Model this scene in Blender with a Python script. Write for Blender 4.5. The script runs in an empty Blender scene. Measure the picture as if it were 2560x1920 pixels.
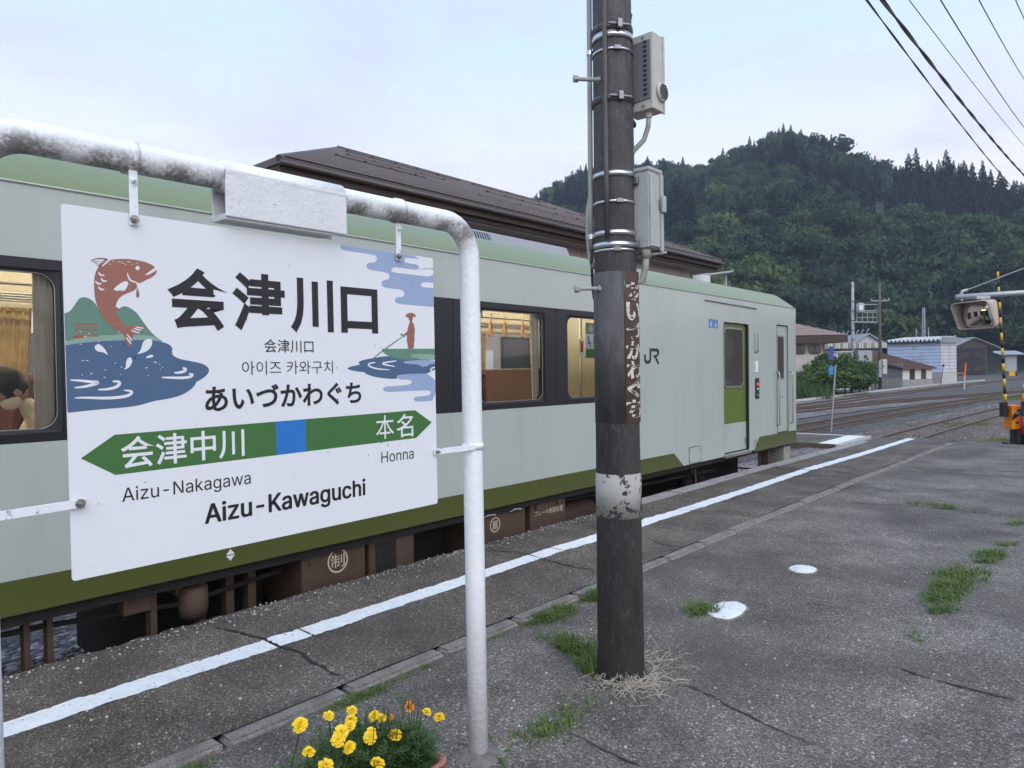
import bpy, bmesh, math, random
import numpy as np
from mathutils import Vector, Matrix, noise as mnoise
random.seed(7); np.random.seed(7)
SC = bpy.context.scene
COL = SC.collection
PI = math.pi

# ------------------------------------------------------------------ camera
CAM_H = 1.48                       # phone held at chest height above the platform
F_PX, PW, PH = 1780.0, 2560.0, 1920.0
YAW, PITCH, ROLL = math.radians(41.2796), math.radians(-1.181), math.radians(-0.9824)
_fw = Vector((-math.sin(YAW)*math.cos(PITCH), math.cos(YAW)*math.cos(PITCH), math.sin(PITCH)))
_r0 = _fw.cross(Vector((0, 0, 1))).normalized(); _u0 = _r0.cross(_fw)
_rt = _r0*math.cos(ROLL) + _u0*math.sin(ROLL); _up = -_r0*math.sin(ROLL) + _u0*math.cos(ROLL)
cam_d = bpy.data.cameras.new('camera'); cam = bpy.data.objects.new('camera', cam_d); COL.objects.link(cam)
cam.matrix_world = Matrix(((_rt.x, _up.x, -_fw.x, 0), (_rt.y, _up.y, -_fw.y, 0), (_rt.z, _up.z, -_fw.z, CAM_H), (0, 0, 0, 1)))
cam_d.sensor_width = 36.0; cam_d.lens = F_PX/PW*36.0; cam_d.clip_start = 0.02; cam_d.clip_end = 3000
SC.camera = cam

# survey helpers: the place was measured from the photograph
def ray(x, y): return _rt*((x-PW/2)/F_PX) + _up*(-(y-PH/2)/F_PX) + _fw
C0 = Vector((0, 0, CAM_H))
def pX(x, y, X): d = ray(x, y); return C0 + d*(X/d.x)
def pZ(x, y, Z=0.0): d = ray(x, y); return C0 + d*((Z-CAM_H)/d.z)
def pY(x, y, Y): d = ray(x, y); return C0 + d*(Y/d.y)
def pD(x, y, D): return C0 + ray(x, y)*D
K = 2560/2212

# ------------------------------------------------------------------ world and light
SUN_AZ, SUN_EL = math.radians(-25), math.radians(42)     # azimuth from +X towards +Y
sun_from = Vector((math.cos(SUN_EL)*math.cos(SUN_AZ), math.cos(SUN_EL)*math.sin(SUN_AZ), math.sin(SUN_EL)))
W = bpy.data.worlds.new('World'); SC.world = W; W.use_nodes = True
nt = W.node_tree; nt.nodes.clear(); N = nt.nodes.new; L = nt.links.new
out = N('ShaderNodeOutputWorld'); mixs = N('ShaderNodeMixShader'); b1 = N('ShaderNodeBackground'); b2 = N('ShaderNodeBackground')
sky = N('ShaderNodeTexSky'); sky.sky_type = 'NISHITA'; sky.sun_disc = False
sky.sun_elevation = SUN_EL; sky.sun_rotation = math.atan2(sun_from.x, sun_from.y); sky.air_density = 1.0; sky.dust_density = 2.0
b1.inputs[1].default_value = 0.10; L(sky.outputs[0], b1.inputs[0])
tc = N('ShaderNodeTexCoord'); sep = N('ShaderNodeSeparateXYZ'); L(tc.outputs['Generated'], sep.inputs[0])
ramp = N('ShaderNodeValToRGB'); L(sep.outputs[2], ramp.inputs[0])
e = ramp.color_ramp.elements; e[0].position = 0.02; e[0].color = (.76, .63, .58, 1); e[1].position = 0.62; e[1].color = (.36, .51, .78, 1)
for p_, c_ in ((.16, (.70, .635, .63, 1)), (.27, (.58, .60, .68, 1)), (.40, (.445, .55, .755, 1))):
    q = ramp.color_ramp.elements.new(p_); q.color = c_
mp = N('ShaderNodeMapping'); mp.inputs['Scale'].default_value = (1.0, 1.0, 3.2); L(tc.outputs['Generated'], mp.inputs[0])
n1 = N('ShaderNodeTexNoise'); n1.inputs['Scale'].default_value = 3.2; n1.inputs['Detail'].default_value = 8; n1.inputs['Roughness'].default_value = .58; n1.inputs['Distortion'].default_value = .35
L(mp.outputs[0], n1.inputs[0])
r2 = N('ShaderNodeValToRGB'); r2.color_ramp.elements[0].position = .47; r2.color_ramp.elements[1].position = .74
L(n1.outputs[0], r2.inputs[0])
mc = N('ShaderNodeMix'); mc.data_type = 'RGBA'; L(ramp.outputs[0], mc.inputs['A']); mc.inputs['B'].default_value = (.44, .44, .50, 1)
mf = N('ShaderNodeMath'); mf.operation = 'MULTIPLY'; mf.inputs[1].default_value = .72; L(r2.outputs[0], mf.inputs[0]); L(mf.outputs[0], mc.inputs['Factor'])
L(mc.outputs['Result'], b2.inputs[0]); b2.inputs[1].default_value = 1.33
mixs.inputs[0].default_value = .86
L(b1.outputs[0], mixs.inputs[1]); L(b2.outputs[0], mixs.inputs[2]); L(mixs.outputs[0], out.inputs[0])
sd = bpy.data.lights.new('sun', 'SUN'); so = bpy.data.objects.new('sun', sd); COL.objects.link(so)
sd.energy = 1.5; sd.angle = math.radians(70); sd.color = (1.0, .935, .86)
so.rotation_euler = sun_from.to_track_quat('Z', 'Y').to_euler()
SC.view_settings.view_transform = 'Standard'; SC.view_settings.look = 'None'; SC.view_settings.gamma = 1
SC.view_settings.exposure = 0.50; SC.view_settings.use_curve_mapping = False
SC.render.engine = 'CYCLES'
cy = SC.cycles; cy.use_denoising = True; cy.max_bounces = 6; cy.diffuse_bounces = 3; cy.glossy_bounces = 4; cy.transmission_bounces = 6; cy.transparent_max_bounces = 16; cy.volume_bounces = 1
cy.use_adaptive_sampling = True; cy.adaptive_threshold = 0.02; cy.caustics_reflective = False; cy.caustics_refractive = False

# ------------------------------------------------------------------ materials
MATS = {}
def srgb(r, g, b):
    f = lambda c: c/12.92 if c <= .04045 else ((c+.055)/1.055)**2.4
    return (f(r/255), f(g/255), f(b/255))
def mat(name, col, rough=.6, metal=0, var=.12, scale=6, bump=0, bscale=40, spec=.5, dirt=None, dscale=9, damt=.5, dlo=.5, dhi=.7, coat=0, stretch=None, emit=None, estr=0, trans=0):
    """paint, concrete, metal... base colour with uneven tone, optional dirt and fine relief"""
    if name in MATS: return MATS[name]
    m = bpy.data.materials.new(name); m.use_nodes = True; MATS[name] = m
    t = m.node_tree; n = t.nodes; l = t.links.new; b = n['Principled BSDF']
    b.inputs['Roughness'].default_value = rough; b.inputs['Metallic'].default_value = metal; b.inputs['Specular IOR Level'].default_value = spec
    b.inputs['Coat Weight'].default_value = coat; b.inputs['Coat Roughness'].default_value = .12
    tcn = n.new('ShaderNodeTexCoord'); src = tcn.outputs['Object']
    if stretch:
        mm = n.new('ShaderNodeMapping'); mm.inputs['Scale'].default_value = stretch; l(src, mm.inputs[0]); src = mm.outputs[0]
    nz = n.new('ShaderNodeTexNoise'); nz.inputs['Scale'].default_value = scale; nz.inputs['Detail'].default_value = 6; nz.inputs['Roughness'].default_value = .62; l(src, nz.inputs[0])
    mx = n.new('ShaderNodeMix'); mx.data_type = 'RGBA'; l(nz.outputs[0], mx.inputs['Factor'])
    c = Vector(col[:3])
    mx.inputs['A'].default_value = (*[max(0, x*(1-var*1.6)) for x in c], 1); mx.inputs['B'].default_value = (*[min(1, x*(1+var*1.6)) for x in c], 1)
    o = mx.outputs['Result']
    if dirt is not None:
        nd = n.new('ShaderNodeTexNoise'); nd.inputs['Scale'].default_value = dscale; nd.inputs['Detail'].default_value = 9; nd.inputs['Roughness'].default_value = .72; l(src, nd.inputs[0])
        rp = n.new('ShaderNodeValToRGB'); rp.color_ramp.elements[0].position = dlo; rp.color_ramp.elements[1].position = dhi; l(nd.outputs[0], rp.inputs[0])
        ml = n.new('ShaderNodeMath'); ml.operation = 'MULTIPLY'; ml.inputs[1].default_value = damt; l(rp.outputs[0], ml.inputs[0])
        m2 = n.new('ShaderNodeMix'); m2.data_type = 'RGBA'; l(ml.outputs[0], m2.inputs['Factor']); l(o, m2.inputs['A']); m2.inputs['B'].default_value = (*dirt, 1); o = m2.outputs['Result']
    l(o, b.inputs['Base Color'])
    if bump:
        nb = n.new('ShaderNodeTexNoise'); nb.inputs['Scale'].default_value = bscale; nb.inputs['Detail'].default_value = 4; l(src, nb.inputs[0])
        bp = n.new('ShaderNodeBump'); bp.inputs['Strength'].default_value = bump; bp.inputs['Distance'].default_value = .01; l(nb.outputs[0], bp.inputs['Height']); l(bp.outputs[0], b.inputs['Normal'])
    if emit:
        b.inputs['Emission Color'].default_value = (*emit, 1); b.inputs['Emission Strength'].default_value = estr
    return m
def gravelly(name, cols, scale, bump=.6, dist=.006, patch=None, pscale=.5, pamt=.6, plo=.45, phi=.65, stain=0):
    """aggregate: every stone (voronoi cell) picks its own tone"""
    m = bpy.data.materials.new(name); m.use_nodes = True; MATS[name] = m
    t = m.node_tree; n = t.nodes; l = t.links.new; b = n['Principled BSDF']; b.inputs['Roughness'].default_value = .85; b.inputs['Specular IOR Level'].default_value = .3
    tcn = n.new('ShaderNodeTexCoord'); src = tcn.outputs['Object']
    wz = n.new('ShaderNodeTexNoise'); wz.inputs['Scale'].default_value = scale*.8; l(src, wz.inputs[0])
    wm = n.new('ShaderNodeMix'); wm.data_type = 'RGBA'; wm.blend_type = 'LINEAR_LIGHT'; wm.inputs['Factor'].default_value = .35/scale; l(src, wm.inputs['A']); l(wz.outputs[1], wm.inputs['B'])
    v = n.new('ShaderNodeTexVoronoi'); v.inputs['Scale'].default_value = scale; l(wm.outputs['Result'], v.inputs['Vector'])
    sp = n.new('ShaderNodeSeparateColor'); l(v.outputs['Color'], sp.inputs[0])
    rp = n.new('ShaderNodeValToRGB'); rp.color_ramp.interpolation = 'CONSTANT'
    els = rp.color_ramp.elements
    els[0].position = 0; els[0].color = (*cols[0][1], 1); els[1].position = cols[1][0]; els[1].color = (*cols[1][1], 1)
    for p_, c_ in cols[2:]:
        q = els.new(p_); q.color = (*c_, 1)
    l(sp.outputs[0], rp.inputs[0]); o = rp.outputs[0]
    # small tonal wander
    nz = n.new('ShaderNodeTexNoise'); nz.inputs['Scale'].default_value = 2.2; nz.inputs['Detail'].default_value = 7; nz.inputs['Roughness'].default_value = .65; l(src, nz.inputs[0])
    mr = n.new('ShaderNodeMapRange'); mr.inputs['From Min'].default_value = .3; mr.inputs['From Max'].default_value = .7; mr.inputs['To Min'].default_value = .68; mr.inputs['To Max'].default_value = 1.3; l(nz.outputs[0], mr.inputs[0])
    vm = n.new('ShaderNodeVectorMath'); vm.operation = 'SCALE'; l(o, vm.inputs[0]); l(mr.outputs[0], vm.inputs['Scale']); o = vm.outputs[0]
    if stain:
        # worn paths: broad paler and darker drifts over the aggregate
        s1 = n.new('ShaderNodeTexNoise'); s1.inputs['Scale'].default_value = .9; s1.inputs['Detail'].default_value = 8; s1.inputs['Roughness'].default_value = .6; s1.inputs['Distortion'].default_value = .8; l(src, s1.inputs[0])
        s2 = n.new('ShaderNodeMapRange'); s2.inputs['From Min'].default_value = .32; s2.inputs['From Max'].default_value = .68; s2.inputs['To Min'].default_value = 1-stain; s2.inputs['To Max'].default_value = 1+stain; l(s1.outputs[0], s2.inputs[0])
        s3 = n.new('ShaderNodeVectorMath'); s3.operation = 'SCALE'; l(o, s3.inputs[0]); l(s2.outputs[0], s3.inputs['Scale']); o = s3.outputs[0]
    if patch:
        pn = n.new('ShaderNodeTexNoise'); pn.inputs['Scale'].default_value = pscale; pn.inputs['Detail'].default_value = 5; l(src, pn.inputs[0])
        pr = n.new('ShaderNodeValToRGB'); pr.color_ramp.elements[0].position = plo; pr.color_ramp.elements[1].position = phi; l(pn.outputs[0], pr.inputs[0])
        pm = n.new('ShaderNodeMath'); pm.operation = 'MULTIPLY'; pm.inputs[1].default_value = pamt; l(pr.outputs[0], pm.inputs[0])
        m2 = n.new('ShaderNodeMix'); m2.data_type = 'RGBA'; l(pm.outputs[0], m2.inputs['Factor']); l(o, m2.inputs['A']); m2.inputs['B'].default_value = (*patch, 1); o = m2.outputs['Result']
    l(o, b.inputs['Base Color'])
    bp = n.new('ShaderNodeBump'); bp.inputs['Strength'].default_value = bump; bp.inputs['Distance'].default_value = dist; bp.invert = True
    l(v.outputs['Distance'], bp.inputs['Height']); l(bp.outputs[0], b.inputs['Normal'])
    return m
def foliage(name, c1, c2, trans=.35, rough=.6, scale=.6):
    m = bpy.data.materials.new(name); m.use_nodes = True; MATS[name] = m
    t = m.node_tree; n = t.nodes; l = t.links.new; b = n['Principled BSDF']; o = n['Material Output']
    b.inputs['Roughness'].default_value = rough; b.inputs['Specular IOR Level'].default_value = .25
    tcn = n.new('ShaderNodeTexCoord'); nz = n.new('ShaderNodeTexNoise'); nz.inputs['Scale'].default_value = scale; nz.inputs['Detail'].default_value = 4; l(tcn.outputs['Object'], nz.inputs[0])
    oi = n.new('ShaderNodeObjectInfo'); ad = n.new('ShaderNodeMath'); ad.operation = 'MULTIPLY_ADD'; l(oi.outputs['Random'], ad.inputs[0]); ad.inputs[1].default_value = 1.0; 
    sb = n.new('ShaderNodeMath'); sb.operation = 'SUBTRACT'; l(nz.outputs[0], sb.inputs[0]); sb.inputs[1].default_value = .5; l(sb.outputs[0], ad.inputs[2])
    mx = n.new('ShaderNodeMix'); mx.data_type = 'RGBA'; mx.clamp_factor = True; l(ad.outputs[0], mx.inputs['Factor']); mx.inputs['A'].default_value = (*c1, 1); mx.inputs['B'].default_value = (*c2, 1)
    l(mx.outputs['Result'], b.inputs['Base Color'])
    tr = n.new('ShaderNodeBsdfTranslucent'); l(mx.outputs['Result'], tr.inputs[0])
    ms = n.new('ShaderNodeMixShader'); ms.inputs[0].default_value = trans; l(b.outputs[0], ms.inputs[1]); l(tr.outputs[0], ms.inputs[2]); l(ms.outputs[0], o.inputs[0])
    return m
def glass(name, tint=(1, 1, 1), refl=.06):
    m = bpy.data.materials.new(name); m.use_nodes = True; MATS[name] = m
    t = m.node_tree; n = t.nodes; l = t.links.new; n.remove(n['Principled BSDF']); o = n['Material Output']
    tr = n.new('ShaderNodeBsdfTransparent'); tr.inputs[0].default_value = (*tint, 1)
    g = n.new('ShaderNodeBsdfGlossy'); g.inputs['Roughness'].default_value = .03
    fr = n.new('ShaderNodeFresnel'); fr.inputs[0].default_value = 1.5
    ms = n.new('ShaderNodeMixShader'); l(fr.outputs[0], ms.inputs[0]); l(tr.outputs[0], ms.inputs[1]); l(g.outputs[0], ms.inputs[2]); l(ms.outputs[0], o.inputs[0])
    return m
def chipped(name, col, scale, lo, hi, rough=.7, bump=0, stretch=(1, 1, 1)):
    """a coat of paint with missing flakes: clear where the paint has gone"""
    m = bpy.data.materials.new(name); m.use_nodes = True; MATS[name] = m
    t = m.node_tree; n = t.nodes; l = t.links.new; b = n['Principled BSDF']; o = n['Material Output']; b.inputs['Roughness'].default_value = rough
    tcn = n.new('ShaderNodeTexCoord'); mm = n.new('ShaderNodeMapping'); mm.inputs['Scale'].default_value = stretch; l(tcn.outputs['Object'], mm.inputs[0])
    nz = n.new('ShaderNodeTexNoise'); nz.inputs['Scale'].default_value = scale; nz.inputs['Detail'].default_value = 8; nz.inputs['Roughness'].default_value = .7; l(mm.outputs[0], nz.inputs[0])
    rp = n.new('ShaderNodeValToRGB'); rp.color_ramp.elements[0].position = lo; rp.color_ramp.elements[1].position = hi; l(nz.outputs[0], rp.inputs[0])
    n2 = n.new('ShaderNodeTexNoise'); n2.inputs['Scale'].default_value = 14; n2.inputs['Detail'].default_value = 6; l(tcn.outputs['Object'], n2.inputs[0])
    mx = n.new('ShaderNodeMix'); mx.data_type = 'RGBA'; l(n2.outputs[0], mx.inputs['Factor']); mx.inputs['A'].default_value = (*[c*.8 for c in col], 1); mx.inputs['B'].default_value = (*[min(1, c*1.15) for c in col], 1); l(mx.outputs['Result'], b.inputs['Base Color'])
    tr = n.new('ShaderNodeBsdfTransparent'); ms = n.new('ShaderNodeMixShader'); l(rp.outputs[0], ms.inputs[0]); l(tr.outputs[0], ms.inputs[1]); l(b.outputs[0], ms.inputs[2]); l(ms.outputs[0], o.inputs[0])
    return m

# ------------------------------------------------------------------ mesh helpers
class MB:
    """collects boxes, tubes, prisms and leaves; build() links them as one mesh object"""
    def __init__(s): s.v = []; s.f = []
    def add(s, vs, fs):
        k = len(s.v); s.v += [tuple(v) for v in vs]; s.f += [tuple(i+k for i in f) for f in fs]; return s
    def box(s, x0, x1, y0, y1, z0, z1):
        return s.add([(x0,y0,z0),(x1,y0,z0),(x1,y1,z0),(x0,y1,z0),(x0,y0,z1),(x1,y0,z1),(x1,y1,z1),(x0,y1,z1)],
                     [(0,3,2,1),(4,5,6,7),(0,1,5,4),(1,2,6,5),(2,3,7,6),(3,0,4,7)])
    def obox(s, c, ax, ay, az, hx, hy, hz):
        c = Vector(c); P = []
        for k in (-1, 1):
            for (i, j) in ((-1,-1),(1,-1),(1,1),(-1,1)): P.append(c + ax*(i*hx) + ay*(j*hy) + az*(k*hz))
        return s.add(P, [(0,3,2,1),(4,5,6,7),(0,1,5,4),(1,2,6,5),(2,3,7,6),(3,0,4,7)])
    def tube(s, path, r, n=12, cap=True):
        P = [Vector(p) for p in path]; rs = r if isinstance(r, (list, tuple)) else [r]*len(P)
        t0 = (P[1]-P[0]).normalized(); a = t0.orthogonal().normalized(); rings = []
        for i, p in enumerate(P):
            t = ((P[min(i+1, len(P)-1)]-P[max(i-1, 0)])).normalized()
            a = (a - t*a.dot(t)).normalized(); b = t.cross(a)
            rings.append([p + (a*math.cos(2*PI*j/n) + b*math.sin(2*PI*j/n))*rs[i] for j in range(n)])
        vs = [v for rg in rings for v in rg]; fs = []
        for i in range(len(P)-1):
            for j in range(n): fs.append((i*n+j, i*n+(j+1) % n, (i+1)*n+(j+1) % n, (i+1)*n+j))
        if cap: fs += [tuple(reversed(range(n))), tuple((len(P)-1)*n+j for j in range(n))]
        return s.add(vs, fs)
    def lathe(s, prof, c=(0,0,0), n=20, axis='Z'):
        """prof: (radius, height) pairs"""
        vs = []; fs = []
        for (r, h) in prof:
            for j in range(n):
                a = 2*PI*j/n; q = (r*math.cos(a), r*math.sin(a), h)
                if axis == 'X': q = (q[2], q[0], q[1])
                if axis == 'Y': q = (q[0], q[2], q[1])
                vs.append((c[0]+q[0], c[1]+q[1], c[2]+q[2]))
        m = len(prof)
        for i in range(m-1):
            for j in range(n): fs.append((i*n+j, i*n+(j+1) % n, (i+1)*n+(j+1) % n, (i+1)*n+j))
        fs += [tuple(range(n)), tuple((m-1)*n+j for j in range(n))]
        return s.add(vs, fs)
    def prism(s, poly, fn, d0, d1):
        """poly: 2-D outline; fn(u,v,d) -> point; extruded from d0 to d1"""
        n = len(poly)
        return s.add([fn(u, v, d0) for u, v in poly] + [fn(u, v, d1) for u, v in poly],
                     [tuple(reversed(range(n))), tuple(range(n, 2*n))] + [(i, (i+1) % n, n+(i+1) % n, n+i) for i in range(n)])
    def flat(s, poly, fn): return s.add([fn(u, v) for u, v in poly], [tuple(range(len(poly)))])
    def quad(s, a, b, c, d): return s.add([a, b, c, d], [(0, 1, 2, 3)])
    def mesh(s, name):
        me = bpy.data.meshes.new(name); me.from_pydata(s.v, [], s.f); me.update(); return me
    def build(s, name, m, parent=None, smooth=False, bevel=0, fixn=True):
        me = s.mesh(name)
        if fixn:
            bm = bmesh.new(); bm.from_mesh(me); bmesh.ops.recalc_face_normals(bm, faces=bm.faces); bm.to_mesh(me); bm.free()
        return link(name, me, m, parent, smooth, bevel)
def link(name, me, m, parent=None, smooth=False, bevel=0):
    o = bpy.data.objects.new(name, me); COL.objects.link(o)
    if m is not None: me.materials.clear(); me.materials.append(MATS[m] if isinstance(m, str) else m)
    if smooth:
        me.shade_smooth() if smooth is True else me.shade_auto_smooth(angle=smooth) if hasattr(me, 'shade_auto_smooth') else me.shade_smooth()
    if bevel:
        md = o.modifiers.new('edge', 'BEVEL'); md.width = bevel; md.segments = 2; md.limit_method = 'ANGLE'; md.angle_limit = math.radians(40)
    if parent: o.parent = parent
    return o
def tag(o, label=None, cat=None, group=None, kind=None):
    if label: o['label'] = label
    if cat: o['category'] = cat
    if group: o['group'] = group
    if kind: o['kind'] = kind
    return o
def thing(name, loc, label, cat, group=None, rz=0):
    o = bpy.data.objects.new(name, None); COL.objects.link(o); o.location = loc; o.rotation_euler = (0, 0, rz); o.empty_display_size = .1
    return tag(o, label, cat, group)
def keep(child, parent):
    """parent while the child's mesh stays where it was modelled (world coordinates)"""
    child.parent = parent; child.matrix_parent_inverse = Matrix.LocRotScale(parent.location, parent.rotation_euler, None).inverted(); return child
def struct(o): o['kind'] = 'structure'; return o
def copy_tree(o, parent=None):
    c = o.copy(); COL.objects.link(c)
    if parent: c.parent = parent
    for ch in [x for x in bpy.data.objects if x.parent == o]: copy_tree(ch, c)
    return c
def arc(c, r, a0, a1, n, fn): return [fn(c[0]+r*math.cos(a0+(a1-a0)*i/n), c[1]+r*math.sin(a0+(a1-a0)*i/n)) for i in range(n+1)]
def rrect(u0, v0, u1, v1, r, n=5):
    P = []
    for (cu, cv, a) in ((u1-r, v0+r, -PI/2), (u1-r, v1-r, 0), (u0+r, v1-r, PI/2), (u0+r, v0+r, PI)):
        P += [(cu+r*math.cos(a+PI/2*i/n), cv+r*math.sin(a+PI/2*i/n)) for i in range(n+1)]
    return P
def chaikin(P, it=2, closed=True):
    for _ in range(it):
        Q = []; n = len(P)
        for i in range(n if closed else n-1):
            a, b = P[i], P[(i+1) % n]
            Q += [(a[0]*.75+b[0]*.25, a[1]*.75+b[1]*.25), (a[0]*.25+b[0]*.75, a[1]*.25+b[1]*.75)]
        P = Q if closed else [P[0]]+Q+[P[-1]]
    return P
_font = [None]
def sans():
    """Blender's own grotesque for Latin lettering; kana, kanji and hangul fall back to its built-in glyphs"""
    if _font[0] is None:
        _font[0] = False
        try:
            import os
            _font[0] = bpy.data.fonts.load(os.path.join(bpy.utils.system_resource('DATAFILES'), 'fonts', 'Inter.woff2'))
        except Exception: pass
    return _font[0]
def outlines(cv):
    from mathutils.geometry import interpolate_bezier, tessellate_polygon
    polys = []
    for sp in cv.splines:
        P = []; bp = sp.bezier_points; n = len(bp)
        for i in range(n):
            a, c = bp[i], bp[(i+1) % n]; P += [Vector((q[0], q[1], 0)) for q in interpolate_bezier(a.co, a.handle_right, c.handle_left, c.co, 6)[:-1]]
        Q = [p for i, p in enumerate(P) if (p-P[i-1]).length > 1e-5]
        if len(Q) > 2: polys.append(Q)
    area = lambda P: sum(P[i-1].x*P[i].y-P[i].x*P[i-1].y for i in range(len(P)))/2
    A = [area(P) for P in polys]; sgn = 1 if max(A, key=abs) > 0 else -1
    def inside(p, P):
        r = False; j = len(P)-1
        for i in range(len(P)):
            if (P[i].y > p.y) != (P[j].y > p.y) and p.x < (P[j].x-P[i].x)*(p.y-P[i].y)/(P[j].y-P[i].y)+P[i].x: r = not r
            j = i
        return r
    vs, fs = [], []
    for i, P in enumerate(polys):
        if A[i]*sgn < 0: continue
        grp = [P]+[H for k, H in enumerate(polys) if A[k]*sgn < 0 and inside(H[0], P)]
        k0 = len(vs); flat_ = [v for g in grp for v in g]; vs += [(v.x, v.y, 0) for v in flat_]; fs += [tuple(k0+q for q in t) for t in tessellate_polygon(grp)]
    return vs, fs
def text_geo(s, offset=0.0, res=4):
    cu = bpy.data.curves.new('t', 'FONT'); cu.body = s; cu.size = 1; cu.offset = offset; cu.resolution_u = res; cu.fill_mode = 'FRONT'
    if s.isascii() and sans(): cu.font = sans()
    ob = bpy.data.objects.new('t', cu); COL.objects.link(ob); dg = bpy.context.evaluated_depsgraph_get(); dg.update()
    me = bpy.data.meshes.new_from_object(ob.evaluated_get(dg))
    if s.isascii():            # overlapping strokes of one glyph: fill every outline with its own counters
        out_v, out_f = outlines(ob.to_curve(dg)); bpy.data.objects.remove(ob); bpy.data.curves.remove(cu); bpy.data.meshes.remove(me); return out_v, out_f
    vs = [tuple(v.co) for v in me.vertices]; fs = [tuple(p.vertices) for p in me.polygons]
    bpy.data.objects.remove(ob); bpy.data.curves.remove(cu); bpy.data.meshes.remove(me)
    return vs, fs
_cap = {}
def text_mb(s, u0, u1, v0, v1, fn, offset=0.0, cap=False, bold=0.0):
    """lettering that fills u0..u1 and v0..v1 (cap: v0 is the baseline and v1 the height of capitals)"""
    vs, fs = text_geo(s, offset)
    xs = [v[0] for v in vs]; ys = [v[1] for v in vs]; x0, x1, y0, y1 = min(xs), max(xs), min(ys), max(ys)
    if cap:
        hv = text_geo('H', offset)[0]; y0, y1 = min(v[1] for v in hv), max(v[1] for v in hv)
    m = MB()
    for i, (a, c) in enumerate([(0, 0)] if not bold else [(0, 0), (bold, 0), (-bold, 0), (0, bold*.55), (0, -bold*.55), (bold*.7, bold*.5), (-bold*.7, bold*.5), (bold*.7, -bold*.5), (-bold*.7, -bold*.5)]):
        m.add([Vector(fn(u0+(v[0]-x0)/(x1-x0)*(u1-u0)+a, v0+(v[1]-y0)/(y1-y0)*(v1-v0)+c))+Vector((1.2e-5*i, 0, 0)) for v in vs], fs)
    return m
# ------------------------------------------------------------------ shared materials
gravelly('asphalt_worn', [(0, (0.074, 0.062, 0.051)), (.30, (0.116, 0.100, 0.083)), (.60, (0.159, 0.138, 0.116)), (.84, (0.210, 0.186, 0.158)), (.955, (0.408, 0.366, 0.309))], 150, .8, .006, patch=(0.069, 0.059, 0.049), pscale=1.3, pamt=.45, stain=.30)
gravelly('asphalt_grey', [(0, (0.089, 0.079, 0.066)), (.30, (0.138, 0.125, 0.107)), (.60, (0.187, 0.172, 0.149)), (.84, (0.247, 0.227, 0.198)), (.955, (0.445, 0.414, 0.364))], 150, .8, .006, patch=(0.074, 0.066, 0.056), pscale=.7, pamt=.62, plo=.48, phi=.64, stain=.30)
gravelly('ballast', [(0, (.09, .080, .077)), (.25, (.16, .142, .14)), (.55, (.25, .225, .22)), (.8, (.34, .315, .31)), (.93, (.48, .455, .45))], 15, 1.0, .05, patch=(.075, .062, .052), pscale=.35, pamt=.6)
gravelly('cinder', [(0, (.05, .047, .045)), (.3, (.085, .078, .074)), (.6, (.13, .12, .115)), (.88, (.22, .21, .20))], 22, .9, .03, patch=(.075, .085, .045), pscale=.16, pamt=.65, plo=.52, phi=.66)
gravelly('curb_stone', [(0, (0.221, 0.202, 0.179)), (.4, (0.293, 0.269, 0.240)), (.75, (0.370, 0.345, 0.312)), (.93, (0.169, 0.156, 0.137))], 210, .6, .004, patch=(0.111, 0.100, 0.088), pscale=3.0, pamt=.7, stain=.25)
mat('concrete', (.30, .29, .275), .9, var=.2, scale=4, bump=.4, bscale=60, dirt=(.09, .085, .08), dscale=5, damt=.6)
mat('concrete_pale', (.48, .47, .45), .9, var=.15, scale=5, bump=.3, bscale=50, dirt=(.14, .13, .12), dscale=6, damt=.5)
mat('crack_dirt', (.022, .021, .020), .95, var=.3, scale=30)
mat('rail_rust', (.100, .070, .056), .75, var=.3, scale=5, bump=.2, bscale=60)
mat('rail_head', (.23, .19, .17), .45, metal=.5, var=.2, scale=8)
mat('sleeper_wood', (.075, .060, .048), .9, var=.35, scale=8, bump=.5, bscale=30, stretch=(1, 8, 8))
chipped('line_paint', (.74, .76, .78), 40, .355, .39, .75)
chipped('plug_paint', (.68, .69, .70), 26, .37, .42, .8)
foliage('grass_green', (.078, .145, .034), (.175, .24, .072), .35, .6, 3)
foliage('weed_green', (.08, .16, .04), (.15, .25, .08), .35, .5, 5)
mat('straw', (.44, .39, .31), .9, var=.35, scale=14)
mat('soil', (.05, .04, .033), .95, var=.3, scale=30, bump=.6, bscale=60)

def gz(Y):
    """the platform falls gently along the track and ramps down at its end"""
    if Y < 2: return 0.0
    if Y < 10.5: return -.006*(Y-2)
    if Y < 16.9: return -.051-.013*(Y-10.5)
    return max(-.134-.13*(Y-16.9), -.93)
RAILZ, YARDZ = -.92, -1.07
EDGE_X, CURB0, CURB1 = -4.28, -2.86, -2.75
def sheet(name, xs, ys, zf, m, parent=None):
    b = MB(); nx, ny = len(xs), len(ys)
    b.add([(x, y, zf(x, y)) for y in ys for x in xs], [(j*nx+i, j*nx+i+1, (j+1)*nx+i+1, (j+1)*nx+i) for j in range(ny-1) for i in range(nx-1)])
    return b.build(name, m, parent, smooth=True)
def lump(x, y, s=1.0, a=.006): return a*mnoise.noise(Vector((x*s, y*s, 0)))
ys_ = list(np.concatenate([np.linspace(-5, 1, 7), np.linspace(1.1, 9, 160), np.linspace(9.1, 17, 70), np.linspace(17.3, 23.5, 16)]))
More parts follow.
